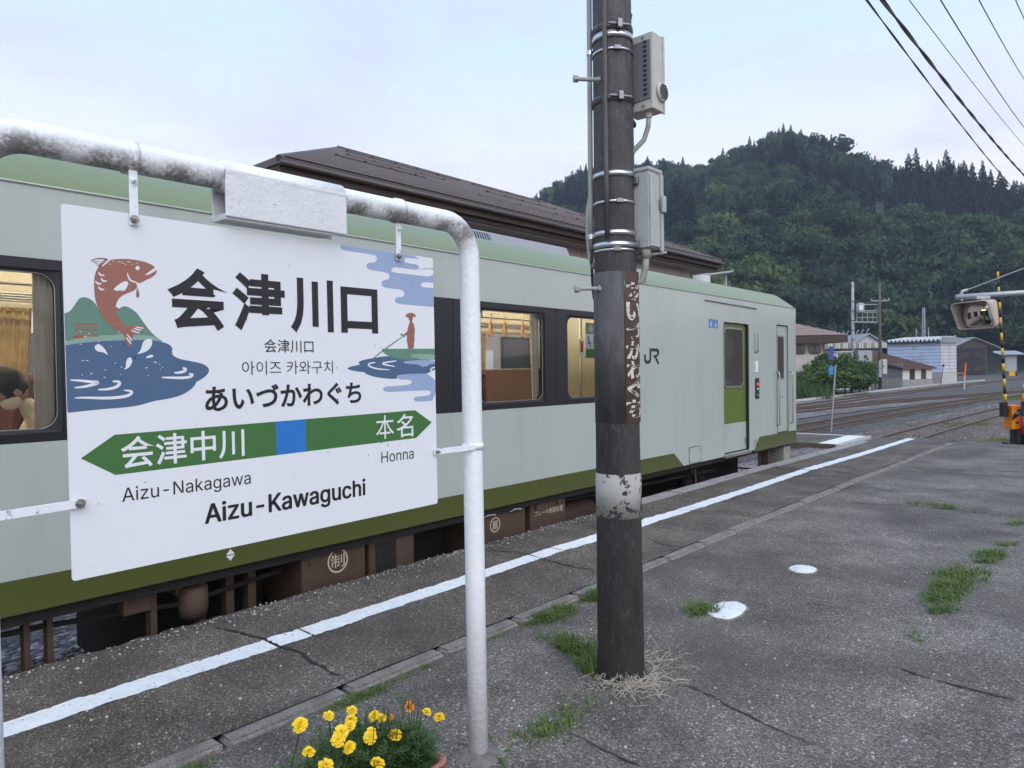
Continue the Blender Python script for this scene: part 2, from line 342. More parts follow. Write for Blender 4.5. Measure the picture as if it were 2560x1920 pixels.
# track-side strip of the platform, its crumbling edge included
def xs_strip(y):
    e_ = EDGE_X + .018*mnoise.noise(Vector((y*3.1, 2, 0))) + .022*mnoise.noise(Vector((y*11, 5, 0))) - .01
    return e_
nxs = 22; b = MB(); V = []
for y in ys_:
    e_ = xs_strip(y)
    for i in range(nxs):
        t = (i/(nxs-1))**1.6; x = e_ + (CURB0+.03-e_)*t
        z = gz(y) + lump(x, y, 2.5, .006) + (-.03*max(0, 1-(x-e_)/.10)**2 + .012*mnoise.noise(Vector((x*14, y*14, 0)))*max(0, 1-(x-e_)/.35))
        V.append((x, y, z))
b.add(V, [(j*nxs+i, j*nxs+i+1, (j+1)*nxs+i+1, (j+1)*nxs+i) for j in range(len(ys_)-1) for i in range(nxs-1)])
platform = struct(b.build('platform', 'asphalt_worn', smooth=True))
# the face of the platform below its edge
b = MB(); b.box(EDGE_X+.03, EDGE_X+.30, -5, 17, YARDZ-.05, -.20); wallo = b.build('platform_wall', 'concrete', platform)
# outer, slightly lower strip
DROP = .020
xo = [CURB1-.02] + list(np.linspace(CURB1, 2.5, 40)) + [4, 7, 11, 16]
def zo(x, y): return gz(y) - DROP + lump(x, y, 1.7, .010) - (.012*max(0, 1-(x-CURB1)/.12))
struct(sheet('platform_forecourt', xo, ys_, zo, 'asphalt_grey'))
# curb blocks between the two strips, each laid by hand and a little crooked
cb = MB(); cb.box(0, CURB1-CURB0, 0, .595, -.12, 0)
cm = cb.mesh('curb_block')
bm = bmesh.new(); bm.from_mesh(cm); bmesh.ops.bevel(bm, geom=[e_ for e_ in bm.edges], offset=.016, segments=3, affect='EDGES'); bm.to_mesh(cm); bm.free()
for i in range(32):
    y = -1.05 + i*.605
    o = link('curb_block', cm, 'curb_stone', platform)
    z = gz(y+.3); jit = random.uniform
    if 16 <= i: o.scale = (1, random.choice((.98, .985)), 1)
    o.location = (CURB0 + jit(-.008, .008), y, z + jit(-.010, .001)); o.rotation_euler = ((gz(y+.6)-gz(y))/.6 + jit(-.008, .008), jit(-.03, .03), jit(-.012, .012))
    o.scale.y = jit(.975, .993)
# kerb stones of the coping further along the edge
cp = MB(); cp.box(0, .22, 0, .985, -.10, .012); cpm = cp.mesh('coping_stone')
bm = bmesh.new(); bm.from_mesh(cpm); bmesh.ops.bevel(bm, geom=list(bm.edges), offset=.012, segments=2, affect='EDGES'); bm.to_mesh(cpm); bm.free()
for i in range(9):
    y = 6.7 + i
    o = link('coping_stone', cpm, 'concrete', platform); o.location = (EDGE_X-.01+random.uniform(-.008, .008), y, gz(y+.5)-.004); o.rotation_euler = (-.006, 0, random.uniform(-.006, .006))
# painted line
def ribbon(name, pts, w, m, zoff, parent, fz, jag=.012, seed=0, step=.02):
    b = MB(); L_ = []; R_ = []
    n = max(2, int(sum(math.dist(pts[i], pts[i+1]) for i in range(len(pts)-1))/step))
    seg = [0]
    for i in range(len(pts)-1): seg.append(seg[-1]+math.dist(pts[i], pts[i+1]))
    for k in range(n+1):
        s_ = seg[-1]*k/n; i = max(j for j in range(len(pts)-1) if seg[j] <= s_+1e-9); t = (s_-seg[i])/(seg[i+1]-seg[i])
        x = pts[i][0]+(pts[i+1][0]-pts[i][0])*t; y = pts[i][1]+(pts[i+1][1]-pts[i][1])*t
        d = Vector((pts[i+1][0]-pts[i][0], pts[i+1][1]-pts[i][1])).normalized(); nn = Vector((-d.y, d.x))
        ww = w(s_/seg[-1]) if callable(w) else w
        a = ww/2*(1+0*s_) + jag*mnoise.noise(Vector((s_*9, seed, 1)))+jag*.7*mnoise.noise(Vector((s_*35, seed, 5)))
        c = ww/2 + jag*mnoise.noise(Vector((s_*9, seed, 11)))+jag*.7*mnoise.noise(Vector((s_*35, seed, 15)))
        for q, lst in ((nn*a, L_), (-nn*c, R_)):
            X_, Y_ = x+q.x, y+q.y; lst.append((X_, Y_, fz(X_, Y_)+zoff))
    n1_ = len(L_); b.add(L_+R_, [(i, n1_+i, n1_+i+1, i+1) for i in range(n1_-1)])
    return b.build(name, m, parent)
def z_plat(x, y): return gz(y) + lump(x, y, 2.5, .006)
for i, (a0, a1) in enumerate([(-1.2, 2.23), (2.245, 4.62), (4.635, 6.9), (6.91, 8.4), (8.41, 10.55), (10.56, 13.2), (13.21, 17.2)]):
    ribbon('painted_line', [(-3.575+.02*math.sin(a0), a0), (-3.575+.02*math.sin(a1), a1)], lambda t: .155, 'line_paint', .0045, platform, z_plat, .017, i)
# cracks, packed with dark dirt
def crack(pts, w, fz, seed, par):
    P = chaikin(pts, 1, False)
    P = [(x+.018*mnoise.noise(Vector((x*9, y*9, seed))), y+.018*mnoise.noise(Vector((x*9, y*9, seed+7)))) for x, y in P]
    return ribbon('crack', P, lambda t: w*(.55+.45*math.sin(PI*min(1, max(0, t)))), 'crack_dirt', .0055, par, fz, w*.8, seed, .012)
cr = lambda *q: [tuple(pZ(x*K, y*K)[:2]) for x, y in q]
crack(cr((465, 1355), (520, 1368), (590, 1390), (635, 1405), (690, 1440), (730, 1462)), .020, z_plat, 1, platform)
crack(cr((1060, 1185), (1130, 1192), (1170, 1203), (1210, 1215), (1240, 1223), (1284, 1227)), .014, z_plat, 2, platform)
crack(cr((1400, 1160), (1440, 1175), (1500, 1180)), .010, z_plat, 3, platform)
crack(cr((1710, 1295), (1820, 1310), (1850, 1316)), .010, z_plat, 4, platform)
crack([(-4.2, 10.55), (-3.7, 10.5), (-3.2, 10.6), (-2.88, 10.55)], .03, z_plat, 5, platform)
crack([(-4.1, 6.6), (-3.7, 6.75), (-3.3, 6.8), (-2.9, 7.0)], .010, z_plat, 15, platform)
fore = bpy.data.objects['platform_forecourt']
def z_fore(x, y): return zo(x, y)
crz = lambda *q: [tuple(pZ(x*K, y*K, -.05)[:2]) for x, y in q]
crack(crz((1795, 1082), (1860, 1086), (1950, 1092), (2050, 1100), (2212, 1118)), .014, z_fore, 6, fore)
crack(crz((1960, 1013), (2060, 1017), (2212, 1028)), .02, z_fore, 7, fore)
crack(crz((1950, 1455), (2000, 1475), (2080, 1495), (2140, 1510), (2212, 1530)), .013, z_fore, 8, fore)
crack(crz((1440, 1478), (1520, 1505), (1600, 1550), (1680, 1592), (1760, 1630)), .008, z_fore, 9, fore)
crack(crz((1230, 1600), (1330, 1650), (1420, 1690)), .008, z_fore, 10, fore)
# two whitewashed concrete plugs and a pale patch on the edge
def plug(pts, label, z0):
    P = chaikin([tuple(pZ(x, y, z0)[:2]) for x, y in pts], 2); cx = sum(p[0] for p in P)/len(P); cy_ = sum(p[1] for p in P)/len(P)
    t = thing('concrete_plug', (cx, cy_, zo(cx, cy_)), label, 'concrete plug', 'whitewashed concrete plugs in the asphalt')
    for nm, sc, h, m in (('rim', 1.10, .003, 'curb_stone'), ('painted_top', .985, .0115, 'plug_paint'), ('core', .985, .010, 'concrete_pale')):
        b = MB(); n = len(P); vs = []
        for k, (s_, hh) in enumerate(((1.0, -.02), (1.0, h*.6), (.86, h))):
            for x, y in P:
                w_ = 1+(.16 if nm == 'rim' else .05)*mnoise.noise(Vector((x*22, y*22, 4)))
                vs.append(((x-cx)*sc*s_*w_, (y-cy_)*sc*s_*w_, hh + .002*mnoise.noise(Vector((x*30, y*30, k)))))
        vs.append((0, 0, h+.003))
        fs = [(k*n+i, k*n+(i+1) % n, (k+1)*n+(i+1) % n, (k+1)*n+i) for k in range(2) for i in range(n)] + [(2*n+i, 2*n+(i+1) % n, 3*n) for i in range(n)]
        b.add(vs, fs); b.build(nm, m, t, smooth=True)
plug([(1766, 1538), (1790, 1522), (1822, 1516), (1850, 1519), (1870, 1532), (1858, 1548), (1830, 1564), (1795, 1560), (1768, 1552)], 'larger whitewashed concrete plug in the asphalt with grass growing beside it', -.06)
plug([(1968, 1428), (1990, 1421), (2020, 1422), (2046, 1431), (2036, 1441), (2008, 1443), (1980, 1438)], 'smaller whitewashed concrete plug further off in the open asphalt', -.06)
# the yard
gs = 900
b = MB(); b.add([(-gs, -gs, YARDZ), (gs, -gs, YARDZ), (gs, gs, YARDZ), (-gs, gs, YARDZ)], [(0, 1, 2, 3)]); struct(b.build('ground', 'cinder'))
def lane(name, pts, half, m, z, seed=0):
    b = MB(); n = len(pts)
    A = []; B = []
    for i, (x, y) in enumerate(pts):
        h0 = half if not isinstance(half, tuple) else half[0]; h1 = half if not isinstance(half, tuple) else half[1]
        A.append((x-h0+.25*mnoise.noise(Vector((y*.4, seed, 0))), y, z)); B.append((x+h1+.25*mnoise.noise(Vector((y*.4, seed, 4))), y, z))
    b.add(A+B, [(i, n+i, n+i+1, i+1) for i in range(n-1)])
    return b.build(name, m)
def spline(pts, n=60):
    ys = np.array([p[1] for p in pts]); xs = np.array([p[0] for p in pts]); yy = np.linspace(ys[0], ys[-1], n)
    co = np.polyfit(ys, xs, min(3, len(pts)-1)); return [(float(np.polyval(co, y)), float(y)) for y in yy]
def straight_then(pts, y0, y1, n):
    yy = np.linspace(y0, y1, n); return [(float(np.interp(y, [p[1] for p in pts], [p[0] for p in pts])), float(y)) for y in yy]
def smooth_track(pts, n=90):
    """interpolate with rounded corners"""
    yy = np.linspace(pts[0][1], pts[-1][1], n); xs = np.interp(yy, [p[1] for p in pts], [p[0] for p in pts])
    for _ in range(40): xs[1:-1] = (xs[:-2]+2*xs[1:-1]+xs[2:])/4
    return [(float(x), float(y)) for x, y in zip(xs, yy)]
T1 = smooth_track([(-5.82, -12), (-5.82, 24), (-5.55, 32), (-5.05, 41), (-4.4, 50), (-1.6, 70), (6, 100)], 110)
T2 = smooth_track([(-10.3, 8), (-9.85, 26), (-9.1, 40), (-7.4, 57), (-6.7, 63)], 60)
T3 = smooth_track([(-15.6, 14), (-13.7, 38), (-12.0, 50), (-6.9, 69), (-2.6, 83), (4, 102)], 80)
T4 = smooth_track([(-15.0, 22), (-14.9, 43), (-14.5, 60), (-13.8, 80), (-11.7, 118), (-8.5, 150)], 80)
struct(lane('ballast_bed', [p for p in T1 if p[1] > 16], (1.75, 3.6), 'ballast', YARDZ+.05))
struct(lane('ballast_bed', [p for p in T1 if p[1] < 17.5], (2.2, 1.5), 'ballast', YARDZ+.012))
struct(lane('ballast_bed', [p for p in T3 if p[1] > 14], (1.2, 2.2), 'ballast', YARDZ+.03, 3))
struct(lane('ballast_bed', [p for p in T4 if p[1] > 22], (1.1, 1.1), 'ballast', YARDZ+.02, 5))
def track(T, label, sleepers=True, zt=RAILZ, every=.62, ymax=60):
    t = bpy.data.objects.new('railway_track', None); COL.objects.link(t); struct(t)
    prof = [(-.060, -.150), (.060, -.150), (.060, -.138), (.010, -.122), (.010, -.040), (.0325, -.030), (.0325, -.002), (-.0325, -.002), (-.0325, -.030), (-.010, -.040), (-.010, -.122), (-.060, -.138)]
    for s_ in (-.566, .566):
        b = MB(); n = len(prof); vs = []
        hd = MB(); hv = []
        for i, (x, y) in enumerate(T):
            a, c = T[max(0, i-1)], T[min(len(T)-1, i+1)]; d = Vector((c[0]-a[0], c[1]-a[1])).normalized(); nn = Vector((d.y, -d.x))
            for (u, w_) in prof: vs.append((x+nn.x*(s_+u), y+nn.y*(s_+u), zt+w_))
            for u, w_ in ((-.024, .0015), (.024, .0015)): hv.append((x+nn.x*(s_+u), y+nn.y*(s_+u), zt+w_))
        b.add(vs, [(i*n+j, i*n+(j+1) % n, (i+1)*n+(j+1) % n, (i+1)*n+j) for i in range(len(T)-1) for j in range(n)])
        r = b.build('rail', 'rail_rust', t)
        hd.add(hv, [(2*i, 2*i+1, 2*i+3, 2*i+2) for i in range(len(T)-1)]); hd.build('running_face', 'rail_head', r)
    if sleepers:
        sm = MB().box(-1.0, 1.0, -.10, .10, -.17, 0).mesh('sleeper')
        y = T[0][1]; xs = [p[0] for p in T]; ys = [p[1] for p in T]
        while y < min(T[-1][1], ymax):
            x = float(np.interp(y, ys, xs)); o = link('sleeper', sm, 'sleeper_wood', t); o.location = (x+random.uniform(-.03, .03), y, zt-.132+random.uniform(-.012, .004))
            o.rotation_euler = (0, 0, -math.atan((float(np.interp(y+.5, ys, xs))-x)/.5)+random.uniform(-.01, .01)); y += every
    return t
track([p for p in T1], '', True, ymax=62)
track(T2, '', True, ymax=50)
track(T3, '', False)
track(T4, '', False)
# level boards and white-edged deck of the crossing beyond the train
dk = bpy.data.objects.new('crossing_deck', None); COL.objects.link(dk); struct(dk)
MB().box(-8.9, -6.62, 21.9, 24.9, YARDZ, -.885).build('deck_slab', 'asphalt_worn', dk)
MB().box(-6.60, -6.48, 21.75, 25.0, YARDZ, -.88).build('deck_edge', 'concrete_pale', dk)
chipped('deck_white', (.78, .78, .78), 8, .28, .36)
MB().quad((-7.15, 21.92, -.879), (-6.62, 21.92, -.879), (-6.62, 24.88, -.879), (-7.15, 24.88, -.879)).build('deck_stripe', 'deck_white', dk)
MB().quad((-8.9, 24.7, -.878), (-7.2, 24.7, -.878), (-7.2, 24.88, -.878), (-8.9, 24.88, -.878)).build('deck_stripe', 'deck_white', dk)
MB().box(-5.2, -2.2, 22.6, 25.3, YARDZ, -.90).build('deck_slab', 'asphalt_grey', dk)
# kerb and lane on the far side of the yard
kp = [(-17.6, 24), (-17.55, 50), (-17.3, 74), (-16.6, 96), (-15.2, 112)]
kk = smooth_track(kp, 40)
b = MB(); vs = []
for x, y in kk: vs += [(x-.1, y, YARDZ), (x-.1, y, YARDZ+.13), (x+.1, y, YARDZ+.13), (x+.1, y, YARDZ)]
b.add(vs, [(4*i+j, 4*i+j+1, 4*i+j+5, 4*i+j+4) for i in range(len(kk)-1) for j in range(3)])
struct(b.build('kerb', 'concrete_pale'))
struct(lane('path', [(x+.9, y) for x, y in kk], .75, 'asphalt_grey', YARDZ+.008, 9))
# ------------------------------------------------------------------ station name sign
mat('pipe_white', (.78, .81, .85), .42, var=.05, scale=5, bump=.16, bscale=70, dirt=(.10, .095, .085), dscale=46, damt=.75, dlo=.58, dhi=.66)
def grimy():
    """white gloss paint with black mildew where water hangs on the lower half of the rail"""
    m = mat('pipe_grime', (.82, .84, .86), .40, var=.05, scale=5, bump=.30, bscale=55)
    t = m.node_tree; n = t.nodes; l = t.links.new; b = n['Principled BSDF']; src = b.inputs['Base Color'].links[0].from_socket
    tcn = n.new('ShaderNodeTexCoord'); sp = n.new('ShaderNodeSeparateXYZ'); l(tcn.outputs['Object'], sp.inputs[0])
    nz = n.new('ShaderNodeTexNoise'); nz.inputs['Scale'].default_value = 95; nz.inputs['Detail'].default_value = 10; nz.inputs['Roughness'].default_value = .78; l(tcn.outputs['Object'], nz.inputs[0])
    n2 = n.new('ShaderNodeTexNoise'); n2.inputs['Scale'].default_value = 9; n2.inputs['Detail'].default_value = 3; l(tcn.outputs['Object'], n2.inputs[0])
    band = n.new('ShaderNodeMapRange'); band.inputs['From Min'].default_value = 2.052; band.inputs['From Max'].default_value = 2.020; l(sp.outputs[2], band.inputs[0])
    b2_ = n.new('ShaderNodeMapRange'); b2_.inputs['From Min'].default_value = 1.93; b2_.inputs['From Max'].default_value = 1.99; l(sp.outputs[2], b2_.inputs[0])
    a1 = n.new('ShaderNodeMath'); a1.operation = 'MULTIPLY'; l(band.outputs[0], a1.inputs[0]); l(b2_.outputs[0], a1.inputs[1])
    a2 = n.new('ShaderNodeMath'); a2.operation = 'MULTIPLY'; l(nz.outputs[0], a2.inputs[0]); l(n2.outputs[0], a2.inputs[1])
    rp = n.new('ShaderNodeMapRange'); rp.inputs['From Min'].default_value = .185; rp.inputs['From Max'].default_value = .30; l(a2.outputs[0], rp.inputs[0])
    a3 = n.new('ShaderNodeMath'); a3.operation = 'MULTIPLY'; l(rp.outputs[0], a3.inputs[0]); l(a1.outputs[0], a3.inputs[1])
    rs = n.new('ShaderNodeMapRange'); rs.inputs['From Min'].default_value = .66; rs.inputs['From Max'].default_value = .72; l(nz.outputs[0], rs.inputs[0])
    mxm = n.new('ShaderNodeMath'); mxm.operation = 'MAXIMUM'; l(a3.outputs[0], mxm.inputs[0]); l(rs.outputs[0], mxm.inputs[1])
    ml = n.new('ShaderNodeMath'); ml.operation = 'MULTIPLY'; ml.inputs[1].default_value = .80; l(mxm.outputs[0], ml.inputs[0])
    mx = n.new('ShaderNodeMix'); mx.data_type = 'RGBA'; l(ml.outputs[0], mx.inputs['Factor']); l(src, mx.inputs['A']); mx.inputs['B'].default_value = (.115, .105, .090, 1); l(mx.outputs['Result'], b.inputs['Base Color'])
grimy()
mat('sign_white', (.74, .76, .79), .35, var=.02, scale=2, spec=.4)
mat('sign_black', (.012, .012, .014), .4, var=.05)
mat('sign_green', (.050, .155, .040), .4, var=.03)
mat('sign_blue', (.018, .17, .52), .4, var=.03)
mat('art_brown', (.30, .125, .088), .45, var=.05)
mat('art_hill', (.115, .235, .175), .45, var=.05)
mat('art_shore', (.235, .38, .30), .45, var=.05)
mat('art_water', (.068, .125, .225), .45, var=.05)
mat('art_cloud', (.30, .385, .56), .45, var=.03)
mat('art_red', (.33, .10, .065), .5, var=.05)
mat('bolt_steel', (.35, .34, .33), .35, metal=.9, var=.2, scale=60)
S_O = Vector((-1.913, .573, .991)); S_YAW = -.019
S_U = Vector((math.sin(S_YAW), math.cos(S_YAW), 0)); S_N = Vector((math.cos(S_YAW), -math.sin(S_YAW), 0)); SW, SH = 1.206, .90
def SP(u, v, d=0): return S_O + S_U*u + Vector((0, 0, v)) + S_N*d
def su(x, y):
    d = ray(x, y); t = (S_O-C0).dot(S_N)/d.dot(S_N); q = C0 + d*t - S_O; return (q.dot(S_U), q.z)
sign = thing('station_sign', (-1.93, 1.18, 0), 'white station name board with leaping fish artwork hanging in a white pipe frame', 'station sign')
AX, PR = -1.93, .0385
yl, yr, zt_, br = .392, 1.962, 2.036, .125
path = [(AX, yl, -.05), (AX, yl, 1.0), (AX, yl, zt_-br)] + arc((yl+br, zt_-br), br, PI, PI/2, 8, lambda a, c: (AX, a, c)) + [(AX, yl+.2+.1*i, zt_) for i in range(1, 13)] + arc((yr-br, zt_-br), br, PI/2, 0, 8, lambda a, c: (AX, a, c)) + [(AX, yr, 1.4), (AX, yr, .7), (AX, yr, -.05)]
pb = MB(); pb.tube(path, PR, 24); keep(pb.build('frame_pipe', 'pipe_grime', smooth=True), sign)
for yy, lab in ((yl, None), (yr, None)):
    b = MB(); prof = [(.005, .002), (.045, .002), (.075, -.004), (.095, -.014), (.11, -.03), (.115, -.07)]
    b.lathe(prof, (AX, yy, 0), 30); mat('footing_concrete', (.17, .16, .145), .95, var=.35, scale=14, bump=1.0, bscale=60, dirt=(.05, .05, .045), dscale=20, damt=.7); o = b.build('footing', 'footing_concrete', smooth=math.radians(25))
    for v in o.data.vertices: v.co += Vector((.035*mnoise.noise(v.co*9), .035*mnoise.noise(v.co*9+Vector((5, 0, 0))), .014*mnoise.noise(v.co*22)))
    keep(o, sign)
# board and everything printed on it
board = MB().prism(rrect(0, 0, SW, SH, .008, 3), lambda u, v, d: SP(u, v, d), -.003, 0).build('board', 'sign_white'); keep(board, sign)
def art(poly, m, lay, name='artwork', smooth=2):
    P = [su(*p) for p in poly]; P = chaikin(P, smooth) if smooth else P
    P = [(min(SW-.0005, max(.0005, u)), min(SH-.0005, max(.0005, v))) for u, v in P]
    b = MB(); b.flat(P, lambda u, v: SP(u, v, .00012*lay)); return uprint(b, name, m)
def uprint(mb, name, m):
    o = mb.build(name, m, fixn=False); o.parent = board; return o  # board itself sits at the world origin of its mesh
c3 = lambda L_: [(x/3.456, 600+y/3.456) for x, y in L_]
c2 = lambda L_: [(560+x/3.456, 340+y/3.456) for x, y in L_]
c4 = lambda L_: [(560+x/3.456, 700+y/3.456) for x, y in L_]
c5 = lambda L_: [(x/3.456, 1000+y/3.456) for x, y in L_]
# board carries the same inverse as any kept child, so printed parts are modelled in world space
# hills, shore and lake
art(c3([(520, 640), (600, 622), (640, 570), (680, 505), (722, 490), (775, 505), (825, 545), (870, 640), (960, 660), (1010, 615), (1045, 580), (1085, 568), (1130, 590), (1185, 630), (1225, 690), (1290, 780), (1350, 840), (1420, 880), (1200, 900), (900, 905), (520, 920)]), 'art_hill', 1)
art(c3([(520, 895), (620, 862), (760, 835), (880, 822), (980, 825), (1060, 805), (1160, 818), (1290, 825), (1350, 842), (1430, 885), (1200, 900), (900, 900), (520, 935)]), 'art_shore', 2)
art(c3([(520, 925), (640, 895), (800, 878), (1050, 866), (1300, 862), (1400, 880), (1460, 900), (1490, 930), (1485, 965), (1490, 995), (1540, 1025), (1640, 1045), (1740, 1065), (1790, 1090), (1812, 1130), (1780, 1175), (1720, 1215), (1692, 1225), (1690, 1250), (1640, 1300), (1560, 1345), (1440, 1375), (1330, 1390), (1220, 1425), (1100, 1445), (900, 1460), (700, 1480), (520, 1500)]), 'art_water', 3)
# red arched bridge
for (x0, y0, x1, y1) in ((640, 720, 842, 732), (640, 772, 840, 780), (640, 818, 850, 834), (638, 834, 720, 850), (650, 740, 658, 772), (676, 740, 682, 772), (700, 740, 706, 772), (724, 740, 730, 772), (748, 740, 754, 772), (772, 740, 778, 772), (796, 740, 802, 772), (820, 740, 826, 772), (680, 780, 690, 818), (716, 780, 722, 818), (750, 780, 756, 818), (790, 780, 796, 818)):
    art(c3([(x0, y0), (x1, y0), (x1, y1), (x0, y1)]), 'art_red', 3.2, 'bridge_print', 0)
# fish
art(c3([(830, 262), (870, 210), (930, 175), (1010, 163), (1110, 163), (1200, 176), (1270, 195), (1320, 220), (1342, 234), (1310, 256), (1270, 286), (1245, 306), (1285, 302), (1330, 274), (1356, 254), (1352, 285), (1320, 318), (1270, 340), (1225, 365), (1200, 372), (1165, 366), (1185, 390), (1180, 415), (1160, 435), (1120, 452), (1060, 475), (1025, 505), (1005, 545), (996, 572), (1000, 640), (1050, 690), (1064, 735), (1100, 742), (1262, 737), (1240, 765), (1180, 805), (1146, 830), (1135, 880), (1120, 944), (1095, 905), (1078, 850), (1062, 800), (1010, 785), (950, 735), (890, 680), (850, 600), (822, 520), (812, 420), (812, 330)]), 'art_brown', 5)
art(c3([(778, 178), (820, 158), (880, 152), (945, 165), (900, 190), (870, 220), (855, 236), (840, 215), (812, 192)]), 'art_brown', 5, smooth=1)
art(c3([(1185, 400), (1195, 440), (1206, 470), (1196, 502), (1186, 490), (1178, 502), (1175, 460), (1180, 430)]), 'art_brown', 5, smooth=1)
art(c3([(992, 572), (1030, 592), (1034, 608), (1010, 614), (990, 628)]), 'art_brown', 5.5, smooth=1)
def stroke(pts, w, m, lay, tf=c3):
    P = [su(*p) for p in tf(pts)]; P = chaikin(P, 2, False); n = len(P); A = []; B = []
    for i in range(n):
        a, c = P[max(0, i-1)], P[min(n-1, i+1)]; d = Vector((c[0]-a[0], c[1]-a[1])).normalized(); k = math.sin(PI*(i+.6)/(n+.2))**.6*w/2
        A.append((P[i][0]-d.y*k, P[i][1]+d.x*k)); B.append((P[i][0]+d.y*k, P[i][1]-d.x*k))
    cl = lambda q: (min(SW-.0005, max(.0005, q[0])), q[1])
    b = MB(); b.add([SP(*cl(q), .00012*lay) for q in A+B], [(i, n+i, n+i+1, i+1) for i in range(n-1)]); return uprint(b, 'line_print', m)
WH = 'sign_white'
art(c3([(1168, 243), (1174, 228), (1188, 223), (1202, 229), (1207, 243), (1201, 257), (1187, 263), (1174, 257)]), WH, 6.5, 'eye_print', 1)
art(c3([(1244, 306), (1280, 285), (1320, 258), (1342, 236), (1358, 254), (1330, 276), (1285, 300)]), WH, 6.5, smooth=1)
for p in ([(1098, 284), (1108, 320), (1125, 350), (1160, 362), (1186, 370)], [(850, 278), (860, 298), (880, 306), (902, 304)], [(872, 328), (882, 350), (900, 358), (922, 352)], [(824, 352), (834, 372), (854, 380), (876, 374)], [(850, 402), (862, 424), (880, 430), (900, 424)]): stroke(p, .0042, WH, 6.5)
art(c3([(975, 430), (1010, 395), (1050, 368), (1090, 352), (1112, 372), (1098, 400), (1085, 430), (1062, 446), (1066, 425), (1048, 446), (1040, 430), (1020, 442), (1000, 436)]), WH, 6.5, smooth=1)
for p in ([(800, 182), (850, 172), (900, 176)], [(818, 196), (860, 188), (890, 190)], [(832, 210), (865, 204)], [(1130, 778), (1180, 798), (1205, 802)], [(1150, 760), (1195, 778), (1220, 780)], [(1170, 750), (1215, 760), (1240, 762)], [(1095, 815), (1125, 850), (1138, 870)], [(1088, 840), (1115, 875), (1132, 900)], [(880, 228), (915, 196), (948, 172)]): stroke(p, .0034, WH, 6.5)
for i in range(34):
    x, y = random.uniform(570, 1400), random.uniform(1040, 1200)
    if i < 10: x, y = random.uniform(900, 1260), random.uniform(175, 215)
    elif i < 18: x, y = random.uniform(590, 1060), random.uniform(790, 930)
    stroke([(x, y), (x+random.uniform(10, 28), y+random.uniform(-3, 3))], .0016, WH, 6.6)
# splash and ripples
for p in ([(820, 945), (815, 915), (850, 895), (885, 920), (915, 955), (935, 1000), (895, 970), (845, 965)], [(1225, 910), (1240, 870), (1280, 852), (1312, 858), (1315, 905), (1285, 950), (1230, 978), (1178, 988), (1215, 955)], [(1250, 1020), (1290, 992), (1328, 994), (1318, 1012), (1285, 1020)], [(1085, 1060), (1100, 1020), (1130, 1012), (1144, 1045), (1125, 1095), (1065, 1128), (1090, 1090)]): art(c3(p), WH, 6.5, 'splash_print', 1)
for p in ([(605, 1210), (700, 1215), (780, 1225), (862, 1230), (800, 1250), (720, 1270), (640, 1276)], [(970, 1222), (1010, 1220), (1040, 1235), (1010, 1270), (930, 1290), (845, 1293)], [(1070, 1298), (1120, 1302), (1145, 1315), (1110, 1345), (1030, 1360), (900, 1368), (760, 1362), (645, 1364)], [(1575, 1105), (1605, 1112), (1600, 1130), (1560, 1145), (1505, 1148)], [(1630, 1155), (1668, 1162), (1650, 1182), (1580, 1192), (1480, 1190), (1395, 1187)]): stroke(p, .0075, WH, 6.5)
# cloud bands, upper and lower right
art(c2([(1005, 928), (1005, 960), (1025, 985), (1080, 995), (1290, 1025), (1318, 1040), (1322, 1068), (1300, 1095), (1250, 1092), (1228, 1115), (1240, 1150), (1290, 1162), (1400, 1178), (1432, 1200), (1425, 1240), (1385, 1242), (1357, 1265), (1366, 1300), (1410, 1314), (1530, 1326), (1560, 1350), (1552, 1390), (1500, 1390), (1473, 1412), (1485, 1445), (1540, 1455), (1815, 1478), (1830, 1478), (1830, 1040)]), 'art_cloud', 1, 'cloud_print', 1)
for r in ([(1575, 1050), (1810, 1080), (1830, 1100), (1830, 1140), (1700, 1145), (1680, 1152), (1685, 1122), (1660, 1108), (1600, 1100), (1560, 1090), (1558, 1064)], [(1462, 1133), (1500, 1136), (1640, 1156), (1690, 1152), (1830, 1150), (1830, 1222), (1560, 1190), (1460, 1178), (1438, 1160)], [(1720, 1262), (1830, 1270), (1830, 1315), (1720, 1308), (1696, 1288)]): art(c2(r), WH, 1.6, 'cloud_print', 1)
art(c4([(1830, 805), (1830, 1040), (1700, 1052), (1650, 1050), (1635, 1028), (1655, 1008), (1760, 1000), (1785, 985), (1785, 960), (1765, 952), (1480, 965), (1400, 968), (1370, 945), (1385, 922), (1500, 914), (1605, 905), (1622, 885), (1615, 862), (1510, 860), (1492, 840), (1510, 818)]), 'art_cloud', 1, 'cloud_print', 1)
# river, boat and boatman
art(c4([(1060, 765), (1100, 745), (1180, 732), (1155, 712), (1200, 690), (1280, 676), (1370, 660), (1450, 655), (1830, 680), (1830, 805), (1510, 816), (1490, 840), (1500, 855), (1400, 852), (1300, 838), (1225, 812), (1215, 796), (1150, 790), (1090, 778)]), 'art_water', 2, 'river_print', 1)
art(c4([(1362, 594), (1840, 594), (1840, 690), (1560, 688), (1460, 670), (1400, 645), (1370, 620)]), 'art_hill', 3, 'boat_print', 0)
art(c4([(1612, 645), (1640, 640), (1840, 640), (1840, 688), (1690, 688), (1675, 672), (1620, 668)]), 'art_shore', 3.6, 'boat_print', 1)
art(c4([(1545, 700), (1760, 690), (1840, 700), (1840, 720), (1770, 728), (1760, 745), (1700, 750), (1690, 730), (1560, 722)]), 'art_hill', 3.2, 'river_print', 1).data.materials[0] = MATS['art_cloud']
